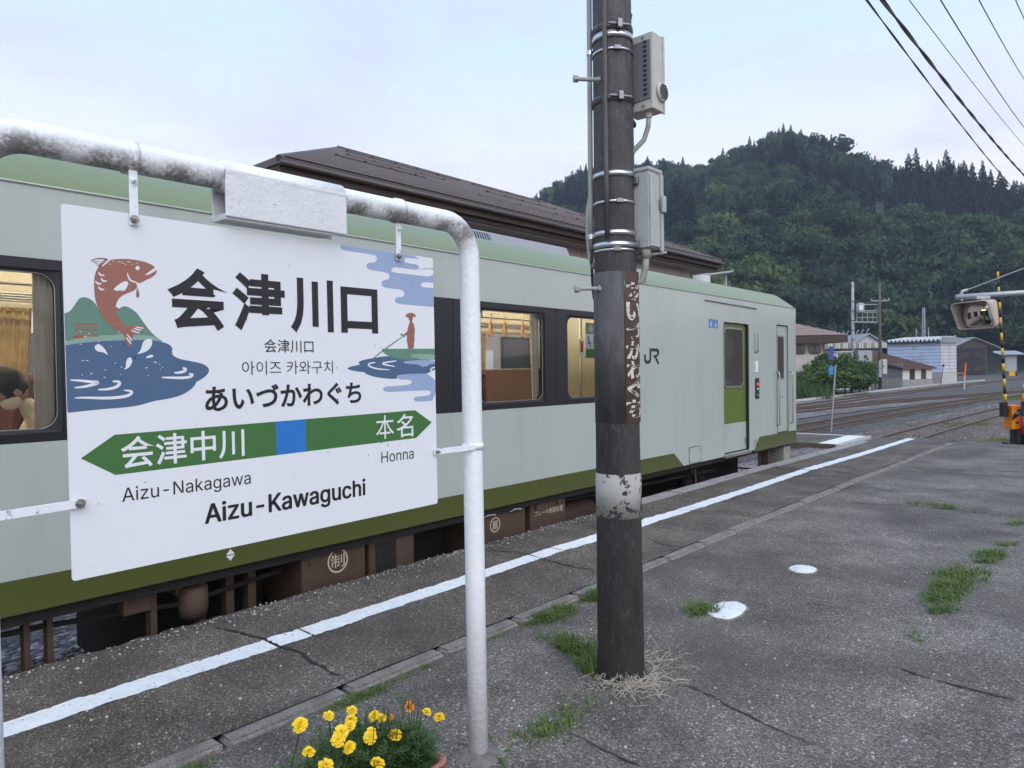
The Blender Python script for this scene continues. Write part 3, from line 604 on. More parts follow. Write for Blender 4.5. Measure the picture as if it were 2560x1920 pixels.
art(c4([(1562, 318), (1575, 295), (1600, 283), (1632, 284), (1652, 300), (1660, 320), (1632, 316), (1630, 345), (1622, 352), (1640, 385), (1650, 430), (1645, 480), (1645, 540), (1640, 545), (1640, 596), (1586, 596), (1586, 545), (1578, 540), (1582, 470), (1562, 484), (1556, 462), (1582, 450), (1590, 400), (1608, 356), (1596, 345), (1592, 320)]), 'art_brown', 4, 'boatman_print', 1)
stroke([(1270, 690), (1400, 590), (1555, 480)], .0045, 'art_hill', 4.6, c4); stroke([(1522, 468), (1545, 475), (1565, 492)], .007, 'art_hill', 4.7, c4)
for p in ([(1310, 712), (1262, 718), (1242, 732), (1265, 752), (1330, 770), (1430, 776)], [(1490, 698), (1420, 708), (1358, 720), (1400, 735), (1475, 746)], [(1840, 752), (1795, 760), (1782, 775), (1800, 792), (1840, 802)]): stroke(p, .0058, WH, 4.6, c4)
# green direction bar
art(c5([(697, 505), (990, 300)])+c4([(1650, 1125), (1795, 1230), (1660, 1365)])+c5([(998, 648)]), 'sign_green', 2, 'direction_bar', 0)
art(c4([(447, 1225), (705, 1207), (710, 1480), (453, 1512)]), 'sign_blue', 3, 'direction_bar', 0)
# lettering
def word(s, x0, y0, x1, y1, m, lay, off=0.0, cap=None, bold=0.0):
    mx, my = (x0+x1)/2, (y0+y1)/2; u0 = su(x0, my)[0]; u1 = su(x1, my)[0]
    if cap: v0, v1 = su(cap[0], cap[2])[1], su(cap[0], cap[1])[1]
    else: v0, v1 = su(mx, y1)[1], su(mx, y0)[1]
    uprint(text_mb(s, u0, u1, v0, v1, lambda u, v: SP(u, v, .00012*lay), off, bool(cap), bold), 'lettering', m)
BK = 'sign_black'
for ch, r in (('会', (418.7, 671, 567.7, 826)), ('津', (581, 684, 712, 828)), ('川', (726, 697, 833, 833)), ('口', (852, 720, 944, 833))): word(ch, *r, BK, 7, .030)
word('会津川口', 660.4, 849, 783.4, 882, BK, 7, .004)
word('아이즈 카와구치', 605, 902, 832, 935.5, BK, 7, -.004)
word('あいづかわぐち', 512, 959, 903, 1020, BK, 7, .024)
word('会津中川', 301, 1081, 611, 1158, WH, 7, .012)
word('本', 939.5, 1038, 984.5, 1097, WH, 7, .0); word('名', 991, 1035, 1032.5, 1093, WH, 7, .006)
word('Honna', 953, 1128, 1034, 1157, BK, 7, 0, (955, 1130, 1156.8))
word('Aizu-Nakagawa', 304.4, 1190, 627, 1250, BK, 7, 0, (318, 1219, 1253))
word('Aizu-Kawaguchi', 512, 1210, 913, 1300, BK, 7, 0, (531, 1259, 1306), .0020)
# specks of dirt on the board
b = MB()
for i in range(46):
    u, v, r = random.uniform(.02, SW-.02), random.uniform(.02, SH-.02), random.choice((.0008, .0011, .0016)); s_ = random.choice((1, 1, 3))
    b.flat([(u+r*math.cos(a), v+r*s_*math.sin(a)) for a in (0, 1.05, 2.1, 3.14, 4.2, 5.2)], lambda u, v: SP(u, v, .0011))
o = uprint(b, 'grime_specks', 'crack_dirt'); o['kind'] = 'stuff'
# hangers, clamps and bolts
def nut(p, n_, parent, r=.0095):
    n_ = Vector(n_).normalized(); a = n_.orthogonal().normalized(); c_ = n_.cross(a); p = Vector(p); b = MB()
    for (rr, d0, d1, k) in ((r*1.35, 0, .0018, 16), (r, .0018, .009, 6), (r*.5, .009, .016, 10)):
        P = [(rr*math.cos(2*PI*i/k), rr*math.sin(2*PI*i/k)) for i in range(k)]
        b.prism(P, lambda u, v, d: p + a*u + c_*v + n_*d, d0, d1)
    return keep(b.build('bolt', 'bolt_steel'), parent)
for (px0, px1, pyb) in ((318, 346, 564), (983, 1003, 652)):
    u0, u1 = su(px0, pyb-40)[0], su(px1, pyb-40)[0]; vb = su((px0+px1)/2, pyb)[1]; um = (u0+u1)/2; w_ = .0105; yy = SP(um, 0).y
    b = MB(); b.prism([(um-w_, vb), (um+w_, vb), (um+w_, 1.012), (um-w_, 1.012)], lambda u, v, d: SP(u, v, d), .0045, .0085); keep(b.build('hanger_strap', 'pipe_white', bevel=.001), sign)
    b = MB(); b.lathe([(PR+.0005, -.013), (PR+.0045, -.013), (PR+.0045, .013), (PR+.0005, .013)], (AX, yy, zt_), 26, 'Y'); keep(b.build('clamp_band', 'pipe_grime', smooth=math.radians(40)), sign)
    nut(SP(um, vb+.014, .0085), S_N, sign, .0085); n_ = nut(SP(um, 1.002-.02, .0085), S_N, sign, .006); n_.data.materials[0] = MATS['pipe_white']
# strap from the board to the right post, and to the left post
def strap(a, b_, parent):
    a, b_ = Vector(a), Vector(b_); d = (b_-a).normalized(); z = Vector((0, 0, 1)); z = (z-d*z.dot(d)).normalized(); n_ = d.cross(z)
    m = MB(); m.obox((a+b_)/2, d, z, n_, (b_-a).length/2, .0105, .002); return keep(m.build('side_strap', 'pipe_white', bevel=.0008), parent)
pr_ = SP(su(1088, 1129)[0], su(1088, 1129)[1], .008); q = Vector((AX+PR-.004, yr-.015, pr_.z+.003)); strap(pr_-S_U*.012, q, sign); nut(pr_+S_N*.002, S_N, sign, .0065)
b = MB(); b.lathe([(PR+.0005, -.011), (PR+.004, -.011), (PR+.004, .011), (PR+.0005, .011)], (AX, yr, pr_.z+.003), 26); keep(b.build('clamp_band', 'pipe_white', smooth=math.radians(40)), sign)
pl_ = SP(su(197, 1258)[0], su(197, 1258)[1], .008); q = Vector((AX+PR-.002, yl+.012, pl_.z-.002)); strap(pl_+S_U*.014, q, sign); nut(pl_+S_N*.002, S_N, sign, .0085)
b = MB(); b.lathe([(PR+.0005, -.011), (PR+.004, -.011), (PR+.004, .011), (PR+.0005, .011)], (AX, yl, pl_.z-.002), 26); keep(b.build('clamp_band', 'pipe_white', smooth=math.radians(40)), sign)
# boxed cover hung on the middle of the rail
y0 = pX(564, 500, AX+.042).y; y1 = pX(866, 520, AX+.042).y; zb = pX(700, 561, AX+.042).z
gm = mat('cover_white', (.70, .71, .73), .5, var=.06, scale=8, bump=.22, bscale=90, dirt=(.13, .12, .11), dscale=85, damt=.8, dlo=.60, dhi=.68)
b = MB(); b.box(AX+.036, AX+.0445, y0, y1, zb, zt_+.012); keep(b.build('rail_cover', 'cover_white', bevel=.003), sign)
b = MB(); b.box(AX-.045, AX+.0358, y0+.004, y1-.04, zb-.006, zb+.012); keep(b.build('rail_cover', 'cover_white', bevel=.002), sign)
b = MB(); b.box(AX-.047, AX-.036, y0+.002, y1, zb-.004, zt_+.012); keep(b.build('rail_cover', 'cover_white', bevel=.003), sign)
b = MB(); b.tube([(AX, y0, zt_), (AX, y1, zt_)], PR+.0062, 24); keep(b.build('rail_sleeve', 'pipe_grime', smooth=True), sign)
# ------------------------------------------------------------------ diesel railcar at the platform
mat('car_cream', (.40, .44, .40), .30, var=.045, scale=.9, coat=.35, spec=.5, dirt=(.27, .28, .25), dscale=2.2, damt=.35, dlo=.48, dhi=.8, bump=.10, bscale=.9, stretch=(1, 1.6, .35))
mat('car_olive', (.066, .082, .013), .32, var=.05, scale=2, coat=.2, dirt=(.05, .055, .02), dscale=4, damt=.3)
mat('car_roofgreen', (.165, .200, .072), .40, var=.05, scale=2.5, coat=.2, stretch=(1, .15, 6))
mat('car_roof', (.30, .31, .33), .6, var=.1, scale=2)
mat('car_black', (.010, .011, .014), .35, var=.1, scale=3)
mat('car_doorgreen', (.105, .15, .016), .34, var=.05, scale=2, coat=.2)
mat('rubber', (.012, .012, .013), .5, var=.1)
mat('steel_trim', (.42, .42, .40), .35, metal=.85, var=.1, scale=20)
mat('under_dark', (.012, .011, .010), .9, var=.3)
mat('under_brown', (.072, .044, .028), .75, var=.2, scale=4, bump=.2, bscale=30, dirt=(.03, .024, .02), dscale=5, damt=.5)
mat('stencil', (.55, .46, .33), .7, var=.1)
mat('int_cream', (.55, .49, .36), .6, var=.04)
mat('int_floor', (.16, .13, .10), .6, var=.1)
mat('seat_back', (.17, .098, .075), .45, var=.10, scale=3, stretch=(1, 1, 18))
mat('seat_maroon', (.11, .035, .035), .8, var=.1, bump=.2, bscale=150)
mat('curtain_grey', (.52, .46, .38), .85, var=.14, scale=10, bump=.3, bscale=90)
mat('curtain_ochre', (.36, .26, .14), .85, var=.2, scale=9, bump=.4, bscale=60)
mat('strap_orange', (.62, .27, .03), .45, var=.05)
mat('lamp_tube', (.9, .85, .7), .5, emit=(1.0, .90, .72), estr=20)
mat('headlight', (.9, .8, .6), .3, emit=(1.0, .72, .30), estr=14)
mat('label_white', (.72, .72, .72), .5, var=.03)
mat('label_red', (.55, .03, .03), .5)
mat('label_blue', (.03, .14, .42), .45)
mat('label_green', (.05, .22, .06), .45)
glass('window_glass', (.90, .91, .88)); glass('door_glass', (.62, .64, .60))
TX, CY0, CY1 = -4.42, -7.2, 12.54          # near side, rear end, front end
BW = 2.80
TILT = -.006
car = thing('railcar', (TX, 1.0, 0), 'cream and green diesel railcar with black window band standing at the platform', 'train')
car.rotation_euler = (TILT, 0, 0)
def T(o):
    """railcar parts are modelled level in world coordinates; the car follows the falling track"""
    o.parent = car; o.matrix_parent_inverse = Matrix.Translation((-TX, -1.0, 0)); return o
def cells(ys, zs, keepf, x0, x1):
    b = MB()
    for i in range(len(ys)-1):
        for j in range(len(zs)-1):
            if keepf((ys[i]+ys[i+1])/2, (zs[j]+zs[j+1])/2): b.box(x0, x1, ys[i], ys[i+1], zs[j], zs[j+1])
    return b
ZB, ZO, ZW0, ZW1, ZR = .235, .42, 1.135, 2.118, 2.51
BAND1 = 6.78
WINS = [(-6.4, -5.3), (-4.9, -3.8), (-3.2, -2.1), (-1.55, -.45), (.16, 1.30), (1.72, 2.66), (3.10, 4.06), (4.58, 5.53), (5.90, 6.62)]
WZ0, WZ1 = 1.185, 2.062
D0, D1, DZ0, DZ1 = 9.58, 10.48, .255, 2.155
K0, K1, KZ0, KZ1 = 11.60, 12.07, .43, 2.195
x0, x1 = TX-.05, TX
# side panels (one sheet of steel per colour field)
ys = sorted({CY0, CY1-.09, D0, D1, K0, K1, 8.12, 10.66, BAND1}); zs = sorted({ZO, DZ0, DZ1, KZ0, KZ1, ZW0, ZW1, ZR})
ind = lambda y, z: (D0 < y < D1 and DZ0 < z < DZ1) or (K0 < y < K1 and KZ0 < z < KZ1)
T(cells(ys, [z for z in zs if z >= ZO], lambda y, z: not ind(y, z) and not (ZW0 < z < ZW1 and y < BAND1), x0, x1).build('side_panel', 'car_cream'))
fn = lambda u, v, d: Vector((d, u, v))
b = MB(); b.prism([(8.13, ZO-.0005), (8.385, ZB), (D0, ZB), (D0, ZO-.0005)], fn, x0, x1); b.prism([(D1, ZO-.0005), (D1, ZB), (10.66, ZB), (10.85, ZO-.0005)], fn, x0, x1); b.box(x0, x1, D0, D1, ZB, DZ0-.001); T(b.build('side_panel', 'car_cream'))
b = MB(); b.prism([(CY0, ZB), (8.383, ZB), (8.127, ZO-.0005), (CY0, ZO-.0005)], fn, x0, x1-.0005); T(b.build('skirt_stripe', 'car_olive'))
b = MB(); b.prism([(10.663, ZB-.03), (CY1-.09, ZB-.03), (CY1-.09, ZO-.0005), (10.853, ZO-.0005)], fn, x0, x1-.0005); T(b.build('skirt_stripe', 'car_olive'))
# rounded front corner of the body
b = MB(); prof = [(TX, CY1-.09)] + [(TX-.16+.16*math.cos(a), CY1-.09+.09*math.sin(a)) for a in np.linspace(0, PI/2, 7)] + [(TX-.6, CY1), (TX-.6, CY1-.05), (TX-.05, CY1-.09)]
for (za, zb_, m, nm) in ((ZO, ZR, 'car_cream', 'front_corner'), (ZB-.03, ZO-.001, 'car_olive', 'front_corner')):
    c_ = MB(); c_.prism(prof, lambda u, v, d: Vector((u, v, d)), za, zb_); T(c_.build(nm, m, smooth=math.radians(40)))
# black window band
ysb = sorted({CY0, BAND1} | {w for ab in WINS for w in ab}); 
T(cells(ysb, [ZW0, WZ0, WZ1, ZW1], lambda y, z: not any(a < y < c for a, c in WINS) or not WZ0 < z < WZ1, x0, x1-.0012).build('window_band', 'car_black'))
b = MB()
for yj in (1.52, 2.88, 4.27, 5.72): b.box(x1-.0015, x1+.0012, yj-.004, yj+.004, ZW0+.002, ZW1-.002)
T(b.build('band_joint', 'rubber'))
# windows: black metal frame with rounded light, glass pane
for a, c in WINS:
    if c < -.5: continue
    outer = rrect(a, WZ0, c, WZ1, .012, 5); inner = rrect(a+.028, WZ0+.022, c-.028, WZ1-.022, .085, 5); n = len(outer)
    b = MB(); vs = [Vector((x1-.010, u, v)) for u, v in outer]+[Vector((x1-.016, u, v)) for u, v in inner]+[Vector((x1-.045, u, v)) for u, v in inner]+[Vector((x1+.003, u, v)) for u, v in outer]
    b.add(vs, [(i, (i+1) % n, n+(i+1) % n, n+i) for i in range(n)]+[(n+i, n+(i+1) % n, 2*n+(i+1) % n, 2*n+i) for i in range(n)])
    w = T(b.build('window', 'rubber'))
    b = MB(); b.flat(inner, lambda u, v: Vector((x1-.024, u, v))); g = b.build('pane', 'window_glass', w)
    b = MB(); P = rrect(a+.026, WZ0+.020, c-.026, WZ1-.020, .086, 5)
    b.tube([Vector((x1-.0165, u, v)) for u, v in P+[P[0]]], .0022, 6, False); b.build('bright_edge', 'steel_trim', w)
    b = MB(); b.box(x1-.008, x1+.004, a+.01, c-.01, WZ0-.010, WZ0+.002); b.build('sill', 'rubber', w)
# roof: green shoulder, grey crown
sh = [(TX, ZR), (TX-.03, ZR+.035), (TX-.30, ZR+.235), (TX-.36, ZR+.265)]
crown = [(TX-.36, ZR+.265), (TX-.8, ZR+.32), (TX-1.4, ZR+.345), (TX-2.0, ZR+.32), (TX-2.44, ZR+.265), (TX-2.5, ZR+.235), (TX-2.77, ZR+.035), (TX-2.8, ZR)]
def loft(prof, ya, yb, m, nm, n=1):
    b = MB(); k = len(prof); yy = np.linspace(ya, yb, n+1)
    b.add([(x, y, z) for y in yy for x, z in prof], [(j*k+i, j*k+i+1, (j+1)*k+i+1, (j+1)*k+i) for j in range(n) for i in range(k-1)]); return T(b.build(nm, m, smooth=math.radians(30)))
loft(sh, CY0, CY1-.13, 'car_roofgreen', 'roof_shoulder'); loft(crown, CY0, CY1-.13, 'car_roof', 'roof')
b = MB(); k = len(sh+crown); A = sh+crown[1:]; k = len(A)
vs = [(x, CY1-.13, z) for x, z in A]+[(TX-1.4+(x-TX+1.4)*.985, CY1-.02, ZR+(z-ZR)*.72) for x, z in A]+[(TX-1.4+(x-TX+1.4)*.97, CY1, ZR+(z-ZR)*.1-.005) for x, z in A]
b.add(vs, [(r*k+i, r*k+i+1, (r+1)*k+i+1, (r+1)*k+i) for r in range(2) for i in range(k-1)]); T(b.build('roof_end', 'car_roofgreen', smooth=True))
b = MB(); b.tube([(TX+.004, CY0, ZR), (TX+.004, CY1-.12, ZR)], .007, 8); T(b.build('rain_gutter', 'car_cream', smooth=True))
b = MB(); b.tube([(TX-.02, 9.0, ZR-.10+.02), (TX+.012, 9.02, ZR-.10+.02), (TX+.014, 10.75, ZR-.10), (TX-.02, 10.77, ZR-.10)], .010, 8); T(b.build('door_gutter', 'steel_trim', smooth=True))
# roof equipment: long air conditioner casing with a grille, seen above the shoulder
b = MB(); b.prism([(TX-.55, ZR+.27), (TX-.62, ZR+.42), (TX-.9, ZR+.47), (TX-1.9, ZR+.47), (TX-2.2, ZR+.42), (TX-2.25, ZR+.27)], lambda u, v, d: Vector((u, d, v)), 1.9, 6.75); T(b.build('air_conditioner', 'car_roof', bevel=.02))
b = MB(); b.prism([(TX-.47, ZR+.26), (TX-.52, ZR+.375), (TX-.66, ZR+.38), (TX-.66, ZR+.26)], lambda u, v, d: Vector((u, d, v)), 3.1, 5.3); g = T(b.build('roof_grille', 'car_black'))
b = MB()
for i in range(60):
    y = 3.12+i*.0365; b.obox((TX-.496, y, ZR+.318), Vector((0, 1, 0)), Vector((-.4, 0, .92)).normalized(), Vector((.92, 0, .4)).normalized(), .008, .058, .006)
o = b.build('slats', 'steel_trim', g); o['kind'] = 'stuff'
# sliding door
dx = x1-.035
P = rrect(D0+.004, DZ0, D1-.045, DZ1-.01, .06, 5); zsplit = .69
door = T(MB().prism([(D0+.004, zsplit), (D1-.045, zsplit)]+[(D1-.045-.06+.06*math.cos(a), DZ1-.07+.06*math.sin(a)) for a in np.linspace(0, PI/2, 6)]+[(D0+.064+.06*math.cos(a), DZ1-.07+.06*math.sin(a)) for a in np.linspace(PI/2, PI, 6)], fn, dx-.03, dx).build('door', 'car_doorgreen'))
MB().box(dx-.03, dx, D0+.004, D1-.045, DZ0+.02, zsplit-.001).build('lower_leaf', 'car_cream', door)
wi = rrect(D0+.11, 1.235, D1-.16, 2.065, .07, 5); wo = rrect(D0+.085, 1.21, D1-.135, 2.09, .09, 5); n = len(wi)
b = MB(); b.add([Vector((dx+.002, u, v)) for u, v in wo]+[Vector((dx+.010, u, v)) for u, v in wo]+[Vector((dx+.010, u, v)) for u, v in wi]+[Vector((dx+.001, u, v)) for u, v in wi], [(r*n+i, r*n+(i+1) % n, (r+1)*n+(i+1) % n, (r+1)*n+i) for r in range(3) for i in range(n)])
b.build('window_frame', 'steel_trim', door)
MB().flat(wi, lambda u, v: Vector((dx+.003, u, v))).build('door_pane', 'door_dark' if 'door_dark' in MATS else mat('door_dark', (.055, .050, .040), .10, var=.5, scale=2.2, spec=.6), door)
b = MB(); b.box(x1-.06, x1-.001, D1-.042, D1-.001, DZ0, DZ1-.01); T(b.build('door_gap', 'rubber'))
b = MB(); b.box(x1-.03, x1+.035, D0-.01, D1, DZ0-.045, DZ0-.012); T(b.build('door_step', 'curb_stone', bevel=.006))
fr_o = rrect(D0-.022, DZ0-.01, D1+.018, DZ1+.022, .075, 5); fr_i = rrect(D0, DZ0-.008, D1-.002, DZ1-.002, .055, 5)
b = MB(); b.add([Vector((x1+.0015, u, v)) for u, v in fr_o]+[Vector((x1+.009, u, v)) for u, v in fr_i]+[Vector((x1-.03, u, v)) for u, v in fr_i], [(r*n+i, r*n+(i+1) % n, (r+1)*n+(i+1) % n, (r+1)*n+i) for r in range(2) for i in range(n)]); T(b.build('door_frame', 'car_cream', smooth=math.radians(40)))
b = MB(); b.flat([(D0+.10, DZ0+.13), (D0+.102, DZ0+.13)], lambda u, v: Vector((0, u, v))) if False else None
MB().box(dx, dx+.006, D1-.09, D1-.075, .34, .44).build('handle', 'rubber', door)
# crew door
kx = x1-.022
b = MB(); P = rrect(K0-.004, KZ0-.004, K1+.004, KZ1+.004, .01, 2); b.tube([Vector((x1-.001, u, v)) for u, v in P+[P[0]]], .006, 6, False); T(b.build('door_gap', 'rubber'))
kd = T(MB().box(kx-.03, kx, K0+.006, K1-.006, KZ0+.006, KZ1-.006).build('crew_door', 'car_cream', bevel=.004))
MB().box(kx, kx+.004, K0+.075, K1-.115, 1.30, 2.03).build('window_frame', 'steel_trim', kd)
MB().box(kx+.0035, kx+.0055, K0+.095, K1-.135, 1.325, 2.005).build('door_pane', 'door_dark', kd)
b = MB(); b.tube([(kx, K0+.16, 1.02), (kx+.04, K0+.16, 1.02), (kx+.045, K0+.20, 1.01)], .009, 8); b.build('handle', 'steel_trim', kd)
for yy in (K0-.045, K1+.075):
    b = MB(); b.tube([(x1, yy, .56), (x1+.05, yy, .57), (x1+.055, yy, .62), (x1+.055, yy, 1.38), (x1+.05, yy, 1.42), (x1, yy, 1.43)], .012, 10); T(b.build('handrail', 'steel_trim', smooth=True))
# lettering, pictograms and fittings on the side
def T2m(mb, name, m): return T(mb.build(name, m, fixn=False))
sx = lambda u, v: Vector((x1+.0012, u, v))
jz0, jz1, jy = 1.555, 1.745, 7.42
jr = lambda L_: [(jy+u*.365, jz0+v*(jz1-jz0)) for u, v in L_]
b = MB()
b.flat(chaikin(jr([(0, .60), (.115, .60), (.115, .34), (.14, .25), (.20, .21), (.26, .21), (.33, .26), (.35, .36), (.35, 1.0), (.46, 1.0), (.46, .30), (.42, .12), (.32, .02), (.20, 0), (.09, .05), (.02, .16), (0, .34)]), 0), sx)
b.flat(jr([(.475, .80), (.475, 1.0), (.82, 1.0), (.93, .96), (.985, .85), (.985, .70), (.95, .58), (.87, .50), (.80, .47), (1.0, 0), (.86, 0), (.66, .48), (.66, .38), (.60, .38), (.60, .56), (.80, .58), (.85, .64), (.855, .72), (.82, .79), (.76, .80)]), sx)
T2m(b, 'operator_logo', 'rubber')
for (a, c) in ((9.14, 9.265), (9.285, 9.415)):
    pg = T(MB().box(x1, x1+.0015, a, c, 2.055, 2.175).build('pictogram', 'label_blue'))
    sy = lambda u, v: Vector((x1+.0025, a+(c-a)*u, 2.055+.12*v)); b = MB()
    if a < 9.2:
        b.flat([(.5+.07*math.cos(t), .80+.07*math.sin(t)) for t in np.linspace(0, 2*PI, 10)[:-1]], sy); b.flat([(.44, .70), (.58, .70), (.62, .45), (.72, .15), (.62, .15), (.52, .42), (.42, .15), (.30, .15), (.42, .45)], sy); b.flat([(.30, .60), (.34, .60), (.24, .16), (.20, .16)], sy)
    else:
        b.flat([(.42+.07*math.cos(t), .82+.07*math.sin(t)) for t in np.linspace(0, 2*PI, 10)[:-1]], sy); b.flat([(.38, .72), (.48, .72), (.50, .48), (.70, .46), (.78, .22), (.86, .24), (.78, .16), (.68, .20), (.62, .38), (.40, .40)], sy)
        R1 = [(.46+.24*math.cos(t), .32+.22*math.sin(t)) for t in np.linspace(PI*.75, PI*1.95, 12)]; R2 = [(.46+.16*math.cos(t), .32+.145*math.sin(t)) for t in np.linspace(PI*1.95, PI*.75, 12)]; b.flat(R1+R2, sy)
    b.build('symbol', 'label_white', pg, fixn=False)
b = MB(); b.prism(rrect(8.53, .245, 8.86, .455, .02, 4), fn, x1-.01, x1+.004); h = T(b.build('inspection_hatch', 'car_cream', bevel=.002))
for yy, zz in ((8.56, .275), (8.83, .275), (8.56, .425), (8.83, .425)):
    b = MB(); b.lathe([(.012, 0), (.010, .004), (.002, .005)], (x1+.004, yy, zz), 10, 'X'); b.build('screw', 'bolt_steel', h)
b = MB(); P = rrect(8.53, .245, 8.86, .455, .02, 4); b.tube([Vector((x1+.001, u, v)) for u, v in P+[P[0]]], .0048, 5, False); b.build('seal', 'rubber', h)
T(text_mb('戸', 10.62, 10.76, .275, .385, sx, -.01).build('stencil_mark', 'rubber', fixn=False))
b = MB(); b.box(x1, x1+.012, 10.70, 10.84, 1.02, 1.34); bp_ = T(b.build('door_control', 'rubber', bevel=.004))
for zz, m in ((1.245, mat('lamp_red', (.5, .02, .02), .3, emit=(1, .05, .03), estr=1.5)), (1.17, MATS['label_white']), (1.075, MATS['steel_trim'])):
    b = MB(); b.lathe([(.020, 0), (.018, .008), (.003, .010)], (x1+.012, 10.77, zz), 12, 'X'); b.build('button', m, bp_)
T(MB().box(x1, x1+.014, 10.70, 10.80, 1.43, 1.60).build('door_control', 'label_white', bevel=.006))
b = MB(); 
for yy in (10.68, 10.80): b.tube([(x1, yy, 1.74), (x1+.02, yy, 1.745), (x1+.02, yy, 2.02), (x1, yy, 2.03)], .007, 8)
b.box(x1, x1+.012, 10.68, 10.80, 1.735, 1.765); T(b.build('side_board_holder', 'steel_trim'))
b = MB()
for s_ in (1, -1): b.flat([(2.205, .325+s_*.003), (2.265, .325+s_*.003), (2.235, .325+s_*.038)], lambda u, v: Vector((x1+.001, u, v-.01)))
T2m(b, 'jacking_mark', 'label_white')
# front end (it shows in the crossing mirror)
fy = CY1
T(MB().box(TX-2.3, TX-.5, fy-.06, fy-.003, .25, ZR+.03).build('front_panel', 'car_cream'))
for a, c in ((TX-1.0, TX-.2), (TX-2.6, TX-1.8)): T(MB().box(a, c, fy-.002, fy+.012, 1.25, 2.35).build('cab_window', 'car_black', bevel=.01))
T(MB().box(TX-1.75, TX-1.05, fy, fy+.03, .35, 2.3).build('end_door', 'car_doorgreen', bevel=.01))
for a in (TX-1.6, TX-1.3, TX-.9, TX-1.9):
    b = MB(); b.lathe([(.07, 0), (.07, .03), (.01, .035)], (a, fy+.0, ZR-.03), 14, 'Y'); T(b.build('headlight', 'headlight'))
T(MB().box(TX-2.78, TX-2.3, fy-.1, fy-.004, .25, ZR+.0).build('front_panel', 'car_cream'))
# far side of the body, floor, ceiling, end walls
fx0, fx1 = TX-BW, TX-BW+.05
FWINS = [w for w in WINS if w[1] < 5.6]+[(5.95, 6.95), (7.42, 8.74)]
T(cells(sorted({CY0, CY1-.1} | {w for ab in FWINS for w in ab}), [ZB, WZ0, WZ1, ZR], lambda y, z: not (WZ0 < z < WZ1 and any(a < y < c for a, c in FWINS)), fx0, fx1).build('far_side', 'int_cream'))
b = MB()
for a, c in FWINS: b.quad((fx0+.02, a, WZ0), (fx0+.02, c, WZ0), (fx0+.02, c, WZ1), (fx0+.02, a, WZ1))
T(b.build('far_pane', 'window_glass'))
T(MB().box(fx1+.001, x0-.001, CY0, CY1-.1, ZB+.03, .30).build('floor', 'int_floor'))
T(MB().box(fx1+.15, x0-.16, CY0, CY1-.1, ZR+.06, ZR+.09).build('ceiling', 'int_cream'))
T(MB().box(fx1+.001, x0-.001, CY0+.001, CY0+.06, .30, ZR+.06).build('end_wall', 'int_cream'))
T(MB().box(fx1+.001, x0-.001, 9.30, 9.35, .30, ZR+.06).build('partition', 'int_cream'))
T(MB().box(TX-1.35, TX-1.30, 7.2, 9.3, .30, 2.3).build('partition', 'int_cream'))
b = MB(); b.tube([(TX-.55, 6.9, .3), (TX-.55, 6.9, ZR)], .018, 8); T(b.build('grab_pole', 'steel_trim', smooth=True))
T(MB().box(fx1+.001, fx1+.32, 9.0, 9.29, .30, 2.2).build('service_cupboard', 'int_cream'))
T(MB().box(x0-.012, x0-.001, CY0, 8, .30, WZ0-.01).build('inner_lining', 'int_cream'))
# ceiling lamps along the car
for xx in (TX-.78, TX-2.02):
    lamp = T(MB().box(xx-.09, xx+.09, CY0+.3, 9.2, ZR+.035, ZR+.058).build('ceiling_lamp', 'int_cream'))
    for i in range(12):
        y = CY0+.6+i*1.3; b = MB(); b.tube([(xx, y, ZR+.005), (xx, y+1.15, ZR+.005)], .028, 8); b.build('lamp_tube', 'lamp_tube', lamp, smooth=True)
# luggage racks
for s_, xx in ((1, x0-.02), (-1, fx1+.02)):
    b = MB()
    for k in range(4): b.tube([(xx-s_*(.08+.09*k), CY0+.1, 2.13+.012*k), (xx-s_*(.08+.09*k), 6.7 if s_ > 0 else 9.0, 2.13+.012*k)], .010, 6)
    for i in range(14): b.tube([(xx, CY0+.5+i, 2.10), (xx-s_*.38, CY0+.5+i, 2.18)], .010, 6)
    T(b.build('luggage_rack', 'steel_trim', smooth=True))
b = MB()
for xx in (TX-.92, TX-1.88): b.tube([(xx, CY0+.2, 2.19), (xx, 9.2, 2.19)], .014, 8)
for xx in (TX-.92, TX-1.88):
    for i in range(12): b.tube([(xx, CY0+.6+1.2*i, 2.19), (xx, CY0+.6+1.2*i, ZR+.06)], .012, 6)
T(b.build('strap_rail', 'steel_trim', smooth=True))
# hand straps
sb = MB(); sb.tube([(0, 0, 0), (0, 0, -.16)], .012, 6)
hb = MB(); tri = [(0, -.058, -.30), (0, .058, -.30), (0, .018, -.17), (0, -.018, -.17), (0, -.058, -.30)]; hb.tube(tri, .0095, 8, False); hb.tube([(0, 0, -.12), (0, 0, -.18)], .016, 6)
sm_, hm_ = sb.mesh('strap_belt'), hb.mesh('strap_handle')
for me in (sm_, hm_): me.shade_smooth()
for xx, yy0, nn in ((TX-.92, 3.6, 12), (TX-1.88, 3.5, 12)):
    for i in range(nn):
        o = T(link('hand_strap', sm_, 'int_cream')); o.location = (xx, yy0+i*.265+random.uniform(-.03, .03), 2.18); o.rotation_euler = (random.uniform(-.05, .05), random.uniform(-.05, .05), random.uniform(-.4, .4))
        h = link('strap_handle', hm_, 'strap_orange'); h.parent = o
